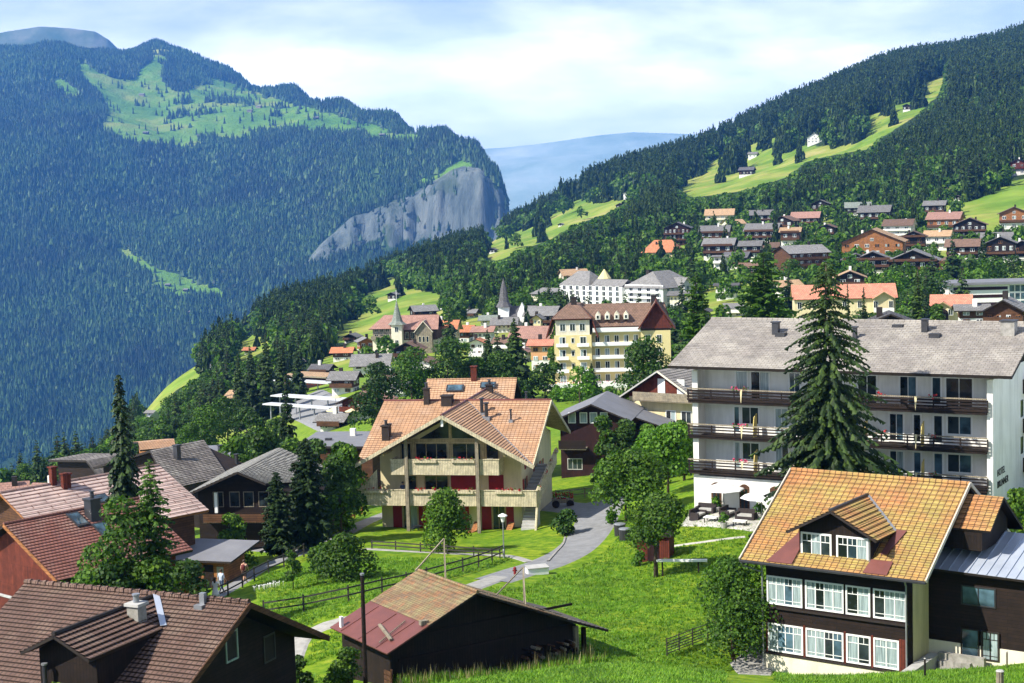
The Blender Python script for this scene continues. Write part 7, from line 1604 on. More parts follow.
def near_trees():
    put('spruce_tree', 'very tall dark spruce standing in front of the white hotel', 'spruce', 829, 500, 254, 150, 'c', LF_SPRUCE, 3, Y=110, wh=52, per=18, fr=18, prof=.72, droop=.24, gap=.22, leafc=.11, base=.1)
    put('spruce_tree', 'tall narrow dark spruce rising left above the tiled roofs', 'spruce', 127, 540, 369, 40, 'c', LF_SPRUCE, 7, Y=106, wh=90, per=12, fr=8, prof=.45, droop=.5, leafc=.26)
    put('larch_tree', 'thin feathery larch beside the tall narrow spruce', 'larch', 156, 600, 455, 70, 'c', LF_LARCH, 9, Y=92, wh=70, per=10, fr=12, gap=.25, droop=.12, prof=.6, leafc=.13)
    put('leafy_tree', 'light green leafy tree in front of the red tiled roof', 'tree', 126, 600, 487, 80, 'b', LF_BROAD, 12, Y=91, n=2600, leaf=.2, base=.1)
    for q, (u, v, vt, w, lab) in enumerate(((88, 612, 552, 56, 'leftmost dark bush behind the brown ridged roof'), (112, 612, 540, 60, 'dark bush behind the left part of the brown ridged roof'), (158, 612, 540, 66, 'dark bush behind the dormer chimney of the brown roof'), (190, 606, 545, 56, 'dark bush nearest the shed, behind the brown roof'), (66, 606, 562, 36, 'bush by the timber balcony behind the brown roof'))):
        put('garden_bush', lab, 'bush', u, v, vt, w, 'b', LF_DARKB if q % 2 else LF_BROAD, 20 + q, Y=88 + q % 3, n=1500, leaf=.2, base=.0, lobes=7, group='bushes behind the brown ridged roof')
    for q, (u, v, vt, w, lab, mt) in enumerate(((279, 540, 470, 34, 'shorter left cypress of the two beside the dark chalet', LF_SPRUCE), (309, 540, 436, 50, 'tall right cypress of the two beside the dark chalet', LF_SPRUCE), (341, 534, 452, 46, 'dark leafy tree right of the two cypresses beside the dark chalet', LF_DARKB))):
        put('cypress_tree' if q < 2 else 'leafy_tree', lab, 'conifer' if q < 2 else 'tree', u, v, vt, w, 'c' if q < 2 else 'b', mt, 40 + q, Y=124 + q * 2, n=1500, leaf=.24, wh=64, per=13, fr=9, prof=.5, droop=.1, leafc=.22, group='trees beside the dark chalet')
    put('leafy_tree', 'bright leafy tree between the cypresses and the cream chalet roof', 'tree', 346, 500, 440, 44, 'b', LF_BROAD, 47, Y=134, n=1300, leaf=.26, base=.1)
    put('garden_bush', 'round bush at the foot of the dark chalet, left of the cypresses', 'bush', 235, 540, 508, 36, 'b', LF_BROAD, 48, Y=122, n=700, leaf=.22, base=0)
    put('garden_bush', 'bright green bush beside the wooden fence at the path to the middle chalet', 'bush', 346, 522, 500, 20, 'b', LF_LIGHT, 49, Y=134, n=300, leaf=.22, base=0)
    put('leafy_tree', 'rounded bright tree on the lawn in front of the middle chalet', 'tree', 449, 549, 487, 50, 'b', LF_BROAD, 51, Y=121, n=2600, leaf=.17, base=.06, lobes=12)
    put('garden_bush', 'large round bush in the meadow between the two dark rail fences', 'bush', 345, 580, 532, 54, 'b', LF_BROAD, 52, n=1900, leaf=.17, base=.0, lobes=10)
    put('garden_bush', 'smaller bush leaning on the left of the large meadow bush', 'bush', 322, 578, 542, 30, 'b', LF_BROAD, 53, n=900, leaf=.16, base=.0)
    put('sapling', 'thin young tree in the meadow beside the walkers path', 'sapling', 293, 590, 548, 20, 'b', LF_BROAD, 54, n=260, leaf=.16, base=.1, tr=.04)
    put('plane_tree', 'broad dark tree above the road bend, left of the two garden trees', 'tree', 626, 522, 456, 76, 'b', LF_BROAD, 61, Y=128, n=3000, leaf=.22, base=.22, lobes=12, limbs=5)
    put('plane_tree', 'light green tree nearest the white wall of the hotel', 'tree', 668, 500, 424, 56, 'b', LF_LIGHT, 62, Y=134, n=1900, leaf=.24, base=.3, limbs=5)
    put('plane_tree', 'garden tree growing over the small red hut on the lawn', 'tree', 656, 568, 495, 62, 'b', LF_BROAD, 63, Y=105.5, n=2600, leaf=.17, base=.34, limbs=5, tr=.16)
    put('garden_bush', 'low bright shrub at the left side of the red hut', 'bush', 640, 566, 551, 17, 'b', LF_LIGHT, 64, n=220, leaf=.14, base=0)
    put('garden_bush', 'small bright shrub at the road edge above the waste bins', 'bush', 611, 524, 510, 16, 'b', LF_LIGHT, 65, n=220, leaf=.16, base=0)
    put('garden_bush', 'dark low hedge bush beside the driveway of the middle chalet', 'bush', 565, 535, 508, 26, 'b', LF_DARKB, 66, n=600, leaf=.2, base=0)
    put('fruit_tree', 'dense dark fruit tree at the left corner of the orange roofed house', 'tree', 733, 640, 554, 92, 'b', LF_BROAD, 71, Y=86, n=4200, leaf=.15, base=.04, lobes=12, limbs=4)
    put('elder_bush', 'sprawling bush with pale blossoms beside the tall dark pole', 'bush', 350, 700, 640, 44, 'b', LF_BROAD, 72, Y=73, n=1200, leaf=.12, base=0)
    put('garden_bush', 'light bush at the right border under the hotel name', 'bush', 1015, 520, 482, 36, 'b', LF_BROAD, 73, Y=108, n=800, leaf=.2, base=0)
    put('garden_bush', 'low bush at the bottom corner between brown roof and barn', 'bush', 300, 690, 652, 30, 'b', LF_DARKB, 74, Y=76, n=600, leaf=.14, base=0)
    for q, (u, v, vt, w) in enumerate(((606, 446, 405, 30), (628, 448, 412, 34), (650, 450, 418, 34), (672, 452, 425, 30), (612, 470, 438, 30), (640, 475, 440, 36), (684, 470, 410, 26))):
        put('garden_bush', ORD[q] + (' from left, ' if q else ', ') + 'bush, %s row of thicket below cream chalet' % ('upper' if q < 4 else 'lower'), 'bush', u, v, vt, w, 'b', [LF_BROAD, LF_DARKB, LF_LIGHT][q % 3], 80 + q, Y=152 - (q // 4) * 9, n=900, leaf=.26, base=0, group='thicket below the cream chalet')
    put('larch_tree', 'big light green larch between the hotel roof and the chalet slope', 'larch', 765, 335, 248, 78, 'c', LF_LARCH, 91, Y=205, wh=56, per=14, fr=10, gap=.08, droop=-.02, prof=.5, leafc=.3)
    put('larch_tree', 'light green larch left of the big one, above the hotel eave', 'larch', 697, 345, 268, 48, 'c', LF_LARCH, 92, Y=195, wh=50, per=13, fr=9, gap=.08, droop=-.02, prof=.5, leafc=.34)
    put('leafy_tree', 'broad bright tree right in front of the yellow hotel', 'tree', 645, 402, 330, 66, 'b', LF_BROAD, 93, Y=205, n=2600, leaf=.34, base=.05, lobes=14)
    for q, (u, v, vt, w, Y, k, lab) in enumerate(((378, 412, 356, 54, 250, 'b', 'leftmost round dark tree below the tower hotel'), (412, 412, 344, 58, 255, 'b', 'dark leafy tree below the arches of the tower hotel'), (449, 408, 334, 62, 258, 'b', 'broadest leafy tree below the orange roofs'), (478, 400, 352, 40, 262, 'b', 'leafy tree right of the broadest one below the orange roofs'),
            (489, 385, 328, 26, 275, 'c', 'slim dark fir left of the larger one beneath the church'), (516, 388, 316, 40, 270, 'c', 'large dark fir beneath the church roofs'), (503, 392, 350, 44, 262, 'b', 'leafy tree under the dark firs beneath the church'), (556, 376, 343, 22, 290, 'b', 'small dark tree at the corner of the yellow hotel'), (592, 392, 362, 20, 262, 'c', 'blue green fir on the garden side of the yellow hotel'),
            (864, 335, 283, 22, 195, 'c', 'right one of two slim dark firs before the coral roofed house'), (848, 335, 279, 18, 196, 'c', 'left one of two slim dark firs before the coral roofed house'), (918, 330, 266, 34, 200, 'c', 'tall fir between the coral roofed house and the arched house'), (936, 328, 285, 28, 205, 'b', 'leafy tree right beside the tall fir above the hotel ridge'),
            (289, 470, 372, 34, 165, 'c', 'open layered fir rising in front of the station platforms'), (375, 388, 368, 20, 262, 'b', 'small tree between grey roof and station canopies'))):
        mt = LF_SPRUCE if k == 'c' else (LF_BROAD if q % 2 else LF_DARKB)
        put('fir_tree' if k == 'c' else 'leafy_tree', lab, 'fir' if k == 'c' else 'tree', u, v, vt, w, k, mt, 100 + q, Y=Y, n=1500, leaf=.36, base=.05, wh=44, per=12, leafc=.45, gap=.2 if u == 289 else .05, droop=.2)
    for q, (u, v, vt, w, Y) in enumerate(((236, 478, 425, 40, 175), (262, 480, 418, 44, 170), (292, 480, 430, 44, 160), (318, 478, 432, 40, 155), (205, 452, 398, 46, 255), (228, 450, 385, 48, 262), (190, 452, 412, 40, 250), (252, 440, 398, 38, 240), (276, 452, 405, 36, 205), (345, 470, 435, 36, 165))):
        put('leafy_tree', ('leafy tree, %s of copse left of the station' % ('lower left', 'lower middle', 'lower right of centre', 'lower right corner', 'upper left side', 'top, second from left', 'far left end', 'top, centre', 'middle right', 'right end near the flat roof')[q]), 'tree', u, v, vt, w, 'b', [LF_BROAD, LF_DARKB][q % 2], 130 + q, Y=Y, n=1300, leaf=.34, base=.02, group='copse left of the station')
    for q, (u, v, vt, w, Y) in enumerate(((252, 402, 343, 24, 330), (268, 404, 332, 28, 330), (283, 398, 338, 26, 335), (240, 408, 352, 22, 325), (298, 388, 350, 22, 350))):
        put('fir_tree', ('dark fir at the %s of the group behind the station' % ('left centre', 'middle, the tallest', 'right centre', 'left end', 'right end')[q]), 'fir', u, v, vt, w, 'c', LF_SPRUCE, 150 + q, Y=Y, wh=36, per=12, leafc=.55, group='fir group behind the station')
    for q, (u, v) in enumerate(((557, 398), (566, 400), (575, 398), (586, 402), (598, 400), (610, 398))):
        put('garden_bush', ORD[q] + (' from left ' if q else ' ') + 'yellow green shrub in the garden of the yellow hotel', 'bush', u, v, v - 13, 14, 'b', LF_LIGHT, 170 + q, Y=262, n=260, leaf=.3, base=0, group='shrubs in the yellow hotel garden')
near_trees()

# ---------------------------------------------------------------- woods and orchards beyond
VILL = [(250, 500), (285, 395), (330, 350), (470, 300), (560, 290), (600, 262), (690, 205), (760, 203), (830, 198), (930, 200), (960, 195), (984, 226), (1060, 210), (1060, 420), (560, 420)]
def one_mesh(cr, h, mats):
    """crown plus trunk in one mesh of unit height"""
    V, F = cr; n = 6; a = np.arange(n) * 6.283 / n; t = np.concatenate([np.stack([.018 * np.cos(a), .018 * np.sin(a), np.full(n, -.06)], 1), np.stack([.008 * np.cos(a), .008 * np.sin(a), np.full(n, .8)], 1)])
    Ft = np.array([(k, (k + 1) % n, n + (k + 1) % n, n + k) for k in range(n)]); F2 = np.concatenate([F, Ft + len(V)])
    return np_mesh('tree', np.concatenate([V, t]), F2, None, mats=mats, midx=np.concatenate([np.zeros(len(F)), np.ones(len(Ft))]))
def woods():
    rng = np.random.RandomState(77); n = 330000
    a = ray(-15, 300)[0] + (ray(1045, 300)[0] - ray(-15, 300)[0]) * rng.rand(n); y = np.sqrt(175 ** 2 + (2700 ** 2 - 175 ** 2) * rng.rand(n)); x = a * y; z = gz(x, y)
    uv = proj(np.stack([x, y, z], 1)); u, v = uv[:, 0], uv[:, 1]
    uj = u + 5 * wnoise(x, y, 41, 90, 3); vj = v + 3 * wnoise(x, y, 42, 90, 3); mead = polys_mask(uj, vj, y, MEADOWS); vill = inpoly(u, v, VILL) & (y < 900)
    z2 = gz(x, y + 20); keep = (z > -330) & (z2 - z > -12)
    # nothing in the near part except the gardens
    dens = np.where(y < 700, .6, .42); dens = np.where(y > 1200, .26, dens)
    cl = wnoise(x, y, 31, 120, 3); dens = np.where(vill, np.where(cl > .2, .34, .10), dens)
    dens = np.where(mead, np.where(wnoise(x, y, 33, 120, 3) > .98, .16, .002), dens)
    edge = (y < 345) & ~vill; dens = np.where(edge, 0, dens)
    dens = np.where(vill & (y < 300), dens * .35, dens)
    keep &= rng.rand(n) < dens
    x, y, z, u, v, vill, mead = (q[keep] for q in (x, y, z, u, v, vill, mead))
    m = y / FOC; mix_ = wnoise(x, y, 35, 260, 4)
    right = u > 560
    pb = np.where(vill, .62, np.where(right, np.where(v > 150 + (1024 - u) * .12, .42, .14), .52)); pb = np.clip(pb + mix_ * .28, .02, .95)
    broad = rng.rand(len(x)) < pb
    H = np.where(broad, 9 + 7 * rng.rand(len(x)), 14 + 11 * rng.rand(len(x))); H = np.where(vill, H * .62, H); gr = np.where(u < 560, .52 + .55 * np.clip((y - 380) / 900, 0, 1), .82 + .25 * np.clip((y - 500) / 900, 0, 1)); H = np.where(vill, H, H * gr); H = np.where((y > 1400) & (u > 560), H * 1.35, H)
    R = np.where(broad, H * (.38 + .14 * rng.rand(len(x))), H * (.19 + .07 * rng.rand(len(x))))
    # keep the houses clear
    ok = np.ones(len(x), bool)
    for cx, cy, r in CIRC: ok &= (x - cx) ** 2 + (y - cy) ** 2 > (r + R * .6) ** 2
    hp = H / m; wp = R / m; roll = rng.rand(len(x))
    for u0, u1, v0, v1, Yb in BOXES:
        front = (y < Yb - 2) & (y > Yb - 420); ov_ = (u + wp > u0 + (u1 - u0) * .12) & (u - wp < u1 - (u1 - u0) * .12) & (v > v0) & (v - hp < v1 - (v1 - v0) * .35)
        ok &= ~(front & ov_ & (roll < .93))
    for fr_ in (.2, .4, .6, .8, 1.0):
        for pm, ya, yb in MEADOWS: ok &= ~(inpoly(u, v - hp * fr_, pm) & (y < yb) & ~mead)
    ok &= ~((y < 300) & (u < 720) & (u > 235) & (v > 408))
    x, y, z, u, v, vill, broad, H, R, m, mead = (q[ok] for q in (x, y, z, u, v, vill, broad, H, R, m, mead))
    print('wood trees', len(x), broad.sum())
    size = H / m
    # countable ones: the largest in the picture
    ct = [one_mesh(crown_conifer(1.0, .17, 200 + s, whorls=20, per=9, fr=3, base=.03, droop=.35, leaf=.17, prof=.9), 1, [LF_SPRUCE, BARK]) for s in range(5)]
    bt = [one_mesh(crown_broad(1.0, .42, 210 + s, n=1000, leaf=.036, base=.06, lobes=9), 1, [mt, BARK]) for s, mt in enumerate((LF_BROAD, LF_DARKB, LF_BROAD, LF_LIGHT, LF_DARKB))]
    inview = (u > -10) & (u < 1034) & (v - size < 683)
    for isb, lim, tp, R0, nm in ((False, 285, ct, .17, 'spruce_tree'), (True, 225, bt, .42, 'leafy_tree')):
        idx = np.where((broad == isb) & inview)[0]; idx = idx[np.argsort(-size[idx])][:lim]
        for i in idx:
            reg = ('among the gardens of the chalet slope' if u[i] > 690 else 'among the houses in the village middle') if vill[i] else 'at the far left edge of the slope' if u[i] < 110 else 'on the wooded slope beyond the dark roofs' if u[i] < 235 else 'in the wood around the left meadows' if u[i] < 400 else 'in the wood behind the church' if u[i] < 640 else 'in the wood above the chalet slope'
            sz = size[i]; reg = reg + (', one of the taller there' if sz > 34 else ', of middling height' if sz > 25 else ', one of the smaller there')
            kind = 'spruce' if not isb else 'tree'; o = link(nm, tp[rng.randint(len(tp))], None, (x[i], y[i], z[i] - .2), rng.rand() * 6.28, (R[i] / R0, R[i] / R0, H[i]))
            tag(o, ('dark pointed spruce ' if not isb else 'round leafy tree ') + reg, kind, ('spruces ' if not isb else 'leafy trees ') + reg)
        broad_mask = np.zeros(len(x), bool); broad_mask[idx] = True
        x, y, z, u, v, vill, broad, H, R, m, size, inview = (q[~broad_mask] for q in (x, y, z, u, v, vill, broad, H, R, m, size, inview))
    near = size > 15
    def tpc(s, w, p, f): V, F = crown_conifer(1.0, 1.0, s, whorls=w, per=p, fr=f, base=.03, droop=.06, leaf=.42, prof=.85); return V, F
    c1 = [tpc(220 + s, 9, 6, 2) for s in range(4)]; b1 = [blob_tpl(230, 230 + s, .095) for s in range(4)]
    c = near & ~broad; scatter('spruce_forest', c1, x[c], y[c], z[c] - .3, H[c], R[c], LF_SPRUCE, 4)
    c = near & broad; scatter('leafy_forest', b1, x[c], y[c], z[c] - .3, H[c], R[c], LF_BROAD, 5)
    c = ~near & ~broad; scatter('distant_spruce_forest', [tpc(240 + s, 6, 5, 1) for s in range(4)], x[c], y[c], z[c] - .3, H[c], R[c], LF_SPRUCE, 6)
    c = ~near & broad; scatter('distant_leafy_forest', [blob_tpl(60, 250 + s, .15) for s in range(4)], x[c], y[c], z[c] - .3, H[c], R[c], LF_BROAD, 7)
woods()
# ---------------------------------------------------------------- paths, fences, small things, people
ASPHALT = plain('asphalt', (0.24, 0.24, 0.245), (0.17, 0.17, 0.175), 1.4, 0.95)
GRAVEL = plain('pale_gravel', (0.36, 0.345, 0.32), (0.25, 0.24, 0.22), 2.4, 0.95)
PAVING = tiles('pale_paving', (0.50, 0.47, 0.43), (0.44, 0.42, 0.38), (0.25, 0.24, 0.22), .8, .8, mort=.02, bmp=.1)
def cat(pts, step=.8):
    """smooth line through ground points"""
    out = []; n = len(pts)
    for i in range(n - 1):
        p0, p1, p2, p3 = pts[max(i - 1, 0)], pts[i], pts[i + 1], pts[min(i + 2, n - 1)]; k = max(2, int((p2 - p1).length / step))
        for j in range(k):
            t = j / k; out.append(0.5 * ((2 * p1) + (p2 - p0) * t + (2 * p0 - 5 * p1 + 4 * p2 - p3) * t * t + (3 * p1 - p0 - 3 * p2 + p3) * t ** 3))
    out.append(pts[-1]); return out
LINES = []
def ribbon(name, px, w, mat, lift=.05, ymin=60):
    pts = cat([Vector((q.x, q.y, 0)) for q in (hit(u, v, ymin) for u, v in px)]); V = []; F = []; K = 7; LINES.append((np.array([(p.x, p.y) for p in pts]), max(w) if hasattr(w, '__len__') else w))
    for i, p in enumerate(pts):
        d = (pts[min(i + 1, len(pts) - 1)] - pts[max(i - 1, 0)]).normalized(); nrm = Vector((-d.y, d.x, 0)); ww = w[0] + (w[1] - w[0]) * i / (len(pts) - 1) if hasattr(w, '__len__') else w
        for j in range(K):
            q = p + nrm * ww * (j / (K - 1) - .5); V.append((q.x, q.y, gz(q.x, q.y) + (lift if 0 < j < K - 1 else -.05)))
    for i in range(len(pts) - 1):
        for j in range(K - 1): a = i * K + j; F.append((a, a + 1, a + K + 1, a + K))
    mb = MB(); mb.v = V; 
    for f in F: mb.f.append(f[::-1]); mb.m.append(mb.mi(mat))
    o = mb.build(name); tag(o, kind='structure'); return o
def area(name, px, mat, lift=.05, ymin=60, n=14):
    P4 = [hit(u, v, ymin) for u, v in px]; mb = MB(); 
    for i in range(n + 1):
        for j in range(n + 1):
            s, t = i / n, j / n; q = (P4[0] * (1 - s) + P4[1] * s) * (1 - t) + (P4[3] * (1 - s) + P4[2] * s) * t; e = 0 < i < n and 0 < j < n
            mb.v.append((q.x, q.y, gz(q.x, q.y) + (lift if e else -.04)))
    for i in range(n):
        for j in range(n): a = i * (n + 1) + j; mb.f.append((a, a + n + 1, a + n + 2, a + 1)); mb.m.append(mb.mi(mat))
    o = mb.build(name); tag(o, kind='structure'); return o
ribbon('road', [(606, 500), (600, 512), (592, 530), (575, 549), (548, 563), (520, 572), (492, 581)], (5.0, 3.2), ASPHALT)
ribbon('gravel_path', [(500, 577), (470, 588), (440, 597), (400, 610), (360, 618), (325, 626), (300, 640), (290, 660)], 1.8, GRAVEL, .06)
ribbon('walkers_path', [(186, 612), (214, 598), (240, 582), (262, 568), (292, 556), (322, 544), (345, 533), (368, 521), (392, 512)], 2.2, ASPHALT)
ribbon('lane', [(248, 548), (275, 550), (300, 551), (322, 545)], 2.0, ASPHALT, .04)
ribbon('garden_path', [(364, 549), (400, 551), (440, 553), (480, 555), (508, 556), (530, 562)], 1.0, GRAVEL, .04)
ribbon('driveway', [(592, 512), (574, 508), (556, 506), (545, 500)], 4.5, ASPHALT, .045)
area('terrace', [(678, 527), (757, 533), (780, 514), (690, 508)], PAVING, .07)
area('station_yard', [(268, 412), (322, 434), (372, 418), (322, 388)], ASPHALT, .1, 150)
area('gravel_pad', [(728, 662), (770, 676), (774, 650), (752, 644)], GRAVEL, .06)
ribbon('kerb', [(548, 562), (556, 553), (563, 545), (565, 538)], .22, STONE, .12)
for q, (u, v) in enumerate(((672, 546), (690, 543), (706, 541), (722, 538), (738, 536))):
    pass
ribbon('stepping_path', [(668, 547), (690, 544), (712, 541), (745, 537)], .5, PAVING, .05)

DKRAIL = plain('dark_rail', (0.05, 0.045, 0.04), (0.03, 0.027, 0.024), 3, .8)
def fence(lab, px, posts, mat, rails=(.45, .9), h=1.05, w=.1, rw=.09, ymin=60, label_cat='fence', lattice=False):
    pts = cat([hit(u, v, ymin) for u, v in px], .5); L = [0]
    for a, b in zip(pts, pts[1:]): L.append(L[-1] + (Vector(b) - Vector(a)).length)
    def at(t):
        s = t * L[-1]; k = max(0, min(len(L) - 2, int(np.searchsorted(L, s)) - 1)); f = (s - L[k]) / max(1e-6, L[k + 1] - L[k]); q = pts[k].lerp(pts[k + 1], f); return Vector((q.x, q.y, gz(q.x, q.y)))
    o = at(0); t = empty('rail_fence', o, 0, lab, 'fence'); P_ = [at(k / (posts - 1)) - o for k in range(posts)]
    for k, p in enumerate(P_):
        mb = MB(); mb.box(p.x - w / 2, p.x + w / 2, p.y - w / 2, p.y + w / 2, p.z - .3, p.z + h, mat); mb.build('post', t)
        if k + 1 < posts:
            for z in rails:
                mb = MB(); q = P_[k + 1]; off = Vector((0, -w * .5 - .03, z)); mb.beam(p + off, q + off, .05, rw, mat); mb.build('rail', t)
    return t
fence('lower dark rail fence running from the bush meadow up to the street lamp', [(264, 617), (300, 612), (345, 603), (390, 592), (440, 579), (480, 567), (504, 557)], 11, DKRAIL)
fence('low dark rail fence along the upper edge of the bush meadow', [(372, 549), (417, 552), (460, 555), (500, 558)], 6, DKRAIL, (.35, .62), .75)
fence('dark railing beside the three walkers on the sloping path', [(206, 606), (232, 594), (260, 578), (285, 567), (304, 557)], 8, DKRAIL, (.45, .95), 1.05)
fence('orange wooden rail fence below the dark conifers', [(238, 547), (268, 547), (297, 546), (318, 537), (340, 526), (362, 514)], 10, ORWOOD, (.35, .95), 1.25, .14, .16)
fence('dark mesh fence panel in the meadow by the fruit tree', [(667, 656), (684, 649), (702, 642), (724, 634)], 5, DKRAIL, (.15, .3, .45, .6, .75, .95), 1.0, .07, .035)
fence('grey fence beside the flower cart at the top of the road', [(556, 500), (572, 499), (590, 497), (612, 495)], 5, GREYWOOD, (.4, .85), .95)
fence('brown board fence at the left foot of the old barn', [(368, 676), (378, 681), (392, 688)], 4, BRWOOD, (.2, .45, .7), .9, .1, .2)
def lone(name, lab, cat_, u, v, fn, yaw=0.0, ymin=60, Y=None, group=None):
    p = hit(u, v, ymin) if Y is None else P(u, v, Y)
    if Y is not None: p.z = gz(p.x, p.y)
    t = empty(name, p, yaw, lab, cat_, group); fn(t, p); return t
def lamp(t, p):
    mb = MB(); mb.lathe((0, 0, -.3), [(.09, 0), (.09, .9), (.045, 1.0), (.04, 3.0)], METAL, 8); mb.build('pole', t); mb = MB(); mb.lathe((0, 0, 2.7), [(.10, 0), (.2, .42), (.2, .45)], WHITE, 10); mb.build('lantern', t); mb = MB(); mb.lathe((0, 0, 3.15), [(.36, 0), (.33, .06), (.05, .2)], WHITE, 12); mb.build('lamp_cap', t)
lone('street_lamp', 'white capped street lamp where the garden path meets the road', 'street lamp', 504, 558, lamp)
def sign(t, p):
    mb = MB(); mb.tube([(0, 0, -.2), (0, 0, 1.9)], .03, METAL, 6); mb.build('post', t); mb = MB(); mb.box(-.18, .18, -.04, -.01, 1.45, 1.9, WHITE); mb.build('panel', t)
lone('sign_post', 'small white panel on a thin post beside the orange rail fence', 'sign', 308, 549, sign)
def pole(t, p):
    zt = ray(363, 575)[2] * p.y - p.z; mb = MB(); mb.tube([(-.05, 0, -.5), (0, 0, zt)], [.11, .085], DKWOOD, 8); mb.build('shaft', t); mb = MB(); mb.tube([(0, 0, zt), (0, 0, zt + .08)], .1, METAL, 8); mb.build('cap', t)
lone('wooden_pole', 'tall dark wooden pole standing left in front of the old barn', 'pole', 367, 700, pole, Y=69)
for u, v, h_, l in ((1000, 690, .75, 'thick pale stump post at the bottom right in the grass'), (966, 668, .8, 'thin post in the grass left of the small posts at bottom right'), (1007, 668, .8, 'thin post in the grass in front of the white garage base'), (925, 678, .9, 'dark post at the foot of the stone garden steps')):
    lone('grass_post', l, 'post', u, v, lambda t, p: (MB().lathe((0, 0, -.3), [(.16 if h_ == .75 else .05, 0), (.15 if h_ == .75 else .045, h_ + .3)], GREYWOOD if h_ < .9 else DKWOOD, 8).build('shaft', t), MB().lathe((0, 0, h_), [(.17 if h_ == .75 else .06, 0), (.12 if h_ == .75 else .03, .04)], CONCRETE, 8).build('cap', t)))
def redhut(t, p):
    mb = MB(); mb.box(-1.15, 1.15, -.9, .9, -.3, 1.75, REDWOOD); mb.build('wall', t); mb = MB(); mb.prism([(-1.35, -1.1, 1.75), (1.35, -1.1, 1.75), (1.35, 1.1, 2.0), (-1.35, 1.1, 2.0)], (0, 0, .08), DARKTRIM); mb.build('roof', t); mb = MB(); mb.box(-.4, .4, -.94, -.9, -.1, 1.6, MAROON); mb.build('door', t)
    for k in range(3):
        mb = MB(); flower_tuft(mb, -1.0 + k * .7, -.6 + k * .7, -1.05, 1.6, PINKF, random.Random(k), .25, 10); mb.build('flowers', t)
lone('garden_hut', 'small red board hut under the garden tree on the lawn', 'hut', 656, 558, redhut, -.3)
def bench(t, p):
    mb = MB(); mb.box(-1.7, 1.7, -.12, .12, .85, 1.0, WHITE); mb.build('plank', t)
    for x in (-1.3, 1.1): mb = MB(); mb.box(x - .05, x + .05, -.05, .05, -.3, .85, DKWOOD); mb.build('leg', t)
lone('plank_stand', 'long white plank on two legs on the lawn right of the red hut', 'plank', 682, 574, bench, -.12)
def bin_(t, p):
    mb = MB(); mb.lathe((0, 0, 0), [(.42, -.1), (.46, .85)], DKMETAL, 12); mb.build('body', t); mb = MB(); mb.lathe((0, 0, .85), [(.48, 0), (.46, .06), (.2, .12)], METAL, 12); mb.build('lid', t)
lone('waste_bin', 'dark round waste bin on the lawn, the rear one of two', 'bin', 620, 535, bin_); lone('waste_bin', 'grey lidded round waste bin on the lawn, the front one of two', 'bin', 625, 540, bin_)
def block(t, p):
    mb = MB(); mb.prism([(-.75, -.35, 0), (.75, -.35, 0), (.75, .35, 0), (-.75, .35, 0)], (0, 0, .45), WHITE); mb.build('body', t); mb = MB(); mb.prism([(-.8, -.4, .45), (.8, -.4, .45), (.75, .35, .55), (-.75, .35, .55)], (0, 0, .06), CONCRETE); mb.build('lid', t)
lone('grit_box', 'white grit box in the grass right of the road', 'box', 537, 574, block, .3)
def hydrant(t, p):
    r = plain('red_paint', (.22, .02, .02)); mb = MB(); mb.lathe((0, 0, 0), [(.1, -.1), (.09, .4), (.12, .43), (.1, .52), (.03, .58)], r, 10); mb.build('body', t); mb = MB(); mb.tube([(-.16, 0, .32), (.16, 0, .32)], .06, r, 8); mb.build('outlet', t)
lone('fire_hydrant', 'small red hydrant at the lower edge of the road', 'hydrant', 515, 575, hydrant)
def cart(t, p):
    mb = MB(); mb.box(-1.0, 1.0, -.4, .4, .45, .75, GREYWOOD); mb.build('bed', t)
    for x in (-.65, .65): mb = MB(); mb.tube([(x, -.48, .35), (x, -.4, .35)], .35, DKWOOD, 12); mb.build('wheel', t)
    mb = MB(); flower_tuft(mb, -.95, .95, 0, .75, FLOWER, random.Random(9), .6, 120); mb.build('flowers', t)
lone('flower_cart', 'wooden cart full of flowers at the top of the driveway', 'cart', 563, 507, cart)
# white blossoms in the meadow
rg = random.Random(8); mb = MB(); p = hit(268, 588)
for k in range(45):
    a = Vector((rg.gauss(0, .6), rg.gauss(0, .4), 0)); z = gz(p.x + a.x, p.y + a.y) - p.z; mb.lathe((a.x, a.y, z), [(.008, 0), (.008, .2), (.04, .22 + rg.random() * .06), (.03, .3)], WHITE, 5)
o = mb.build('white_umbels'); o.location = p; tag(o, kind='stuff')

# hotel terrace
def parasol(t, p):
    mb = MB(); mb.tube([(0, 0, 0), (0, 0, 2.35)], .035, METAL, 6); mb.build('pole', t); mb = MB(); mb.lathe((0, 0, 0), [(1.6, 2.0), (1.55, 2.06), (.05, 2.6)], WHITE, 8); mb.build('canopy', t)
lone('parasol', 'large white parasol open over the hotel terrace', 'parasol', 724, 515, parasol); lone('parasol', 'second white parasol, half hidden by the orange roof verge', 'parasol', 762, 524, parasol)
WICK = plain('dark_wicker', (.045, .035, .035), (.025, .02, .02), 8)
def sofa(t, p):
    mb = MB(); mb.box(-.75, .75, -.38, .38, 0, .32, WICK); mb.box(-.75, -.6, -.38, .38, .32, .6, WICK); mb.box(.6, .75, -.38, .38, .32, .6, WICK); mb.build('frame', t); mb = MB(); mb.box(-.75, .75, .28, .42, .32, .8, WICK); mb.build('backrest', t); mb = MB(); mb.box(-.58, .58, -.36, .26, .33, .46, CONCRETE); mb.build('cushion', t)
def lowtab(t, p):
    mb = MB(); mb.box(-.5, .5, -.35, .35, .36, .42, WHITE); mb.build('tabletop', t)
    for x in (-.42, .42):
        for y in (-.28, .28): mb = MB(); mb.box(x - .03, x + .03, y - .03, y + .03, 0, .36, WICK); mb.build('leg', t)
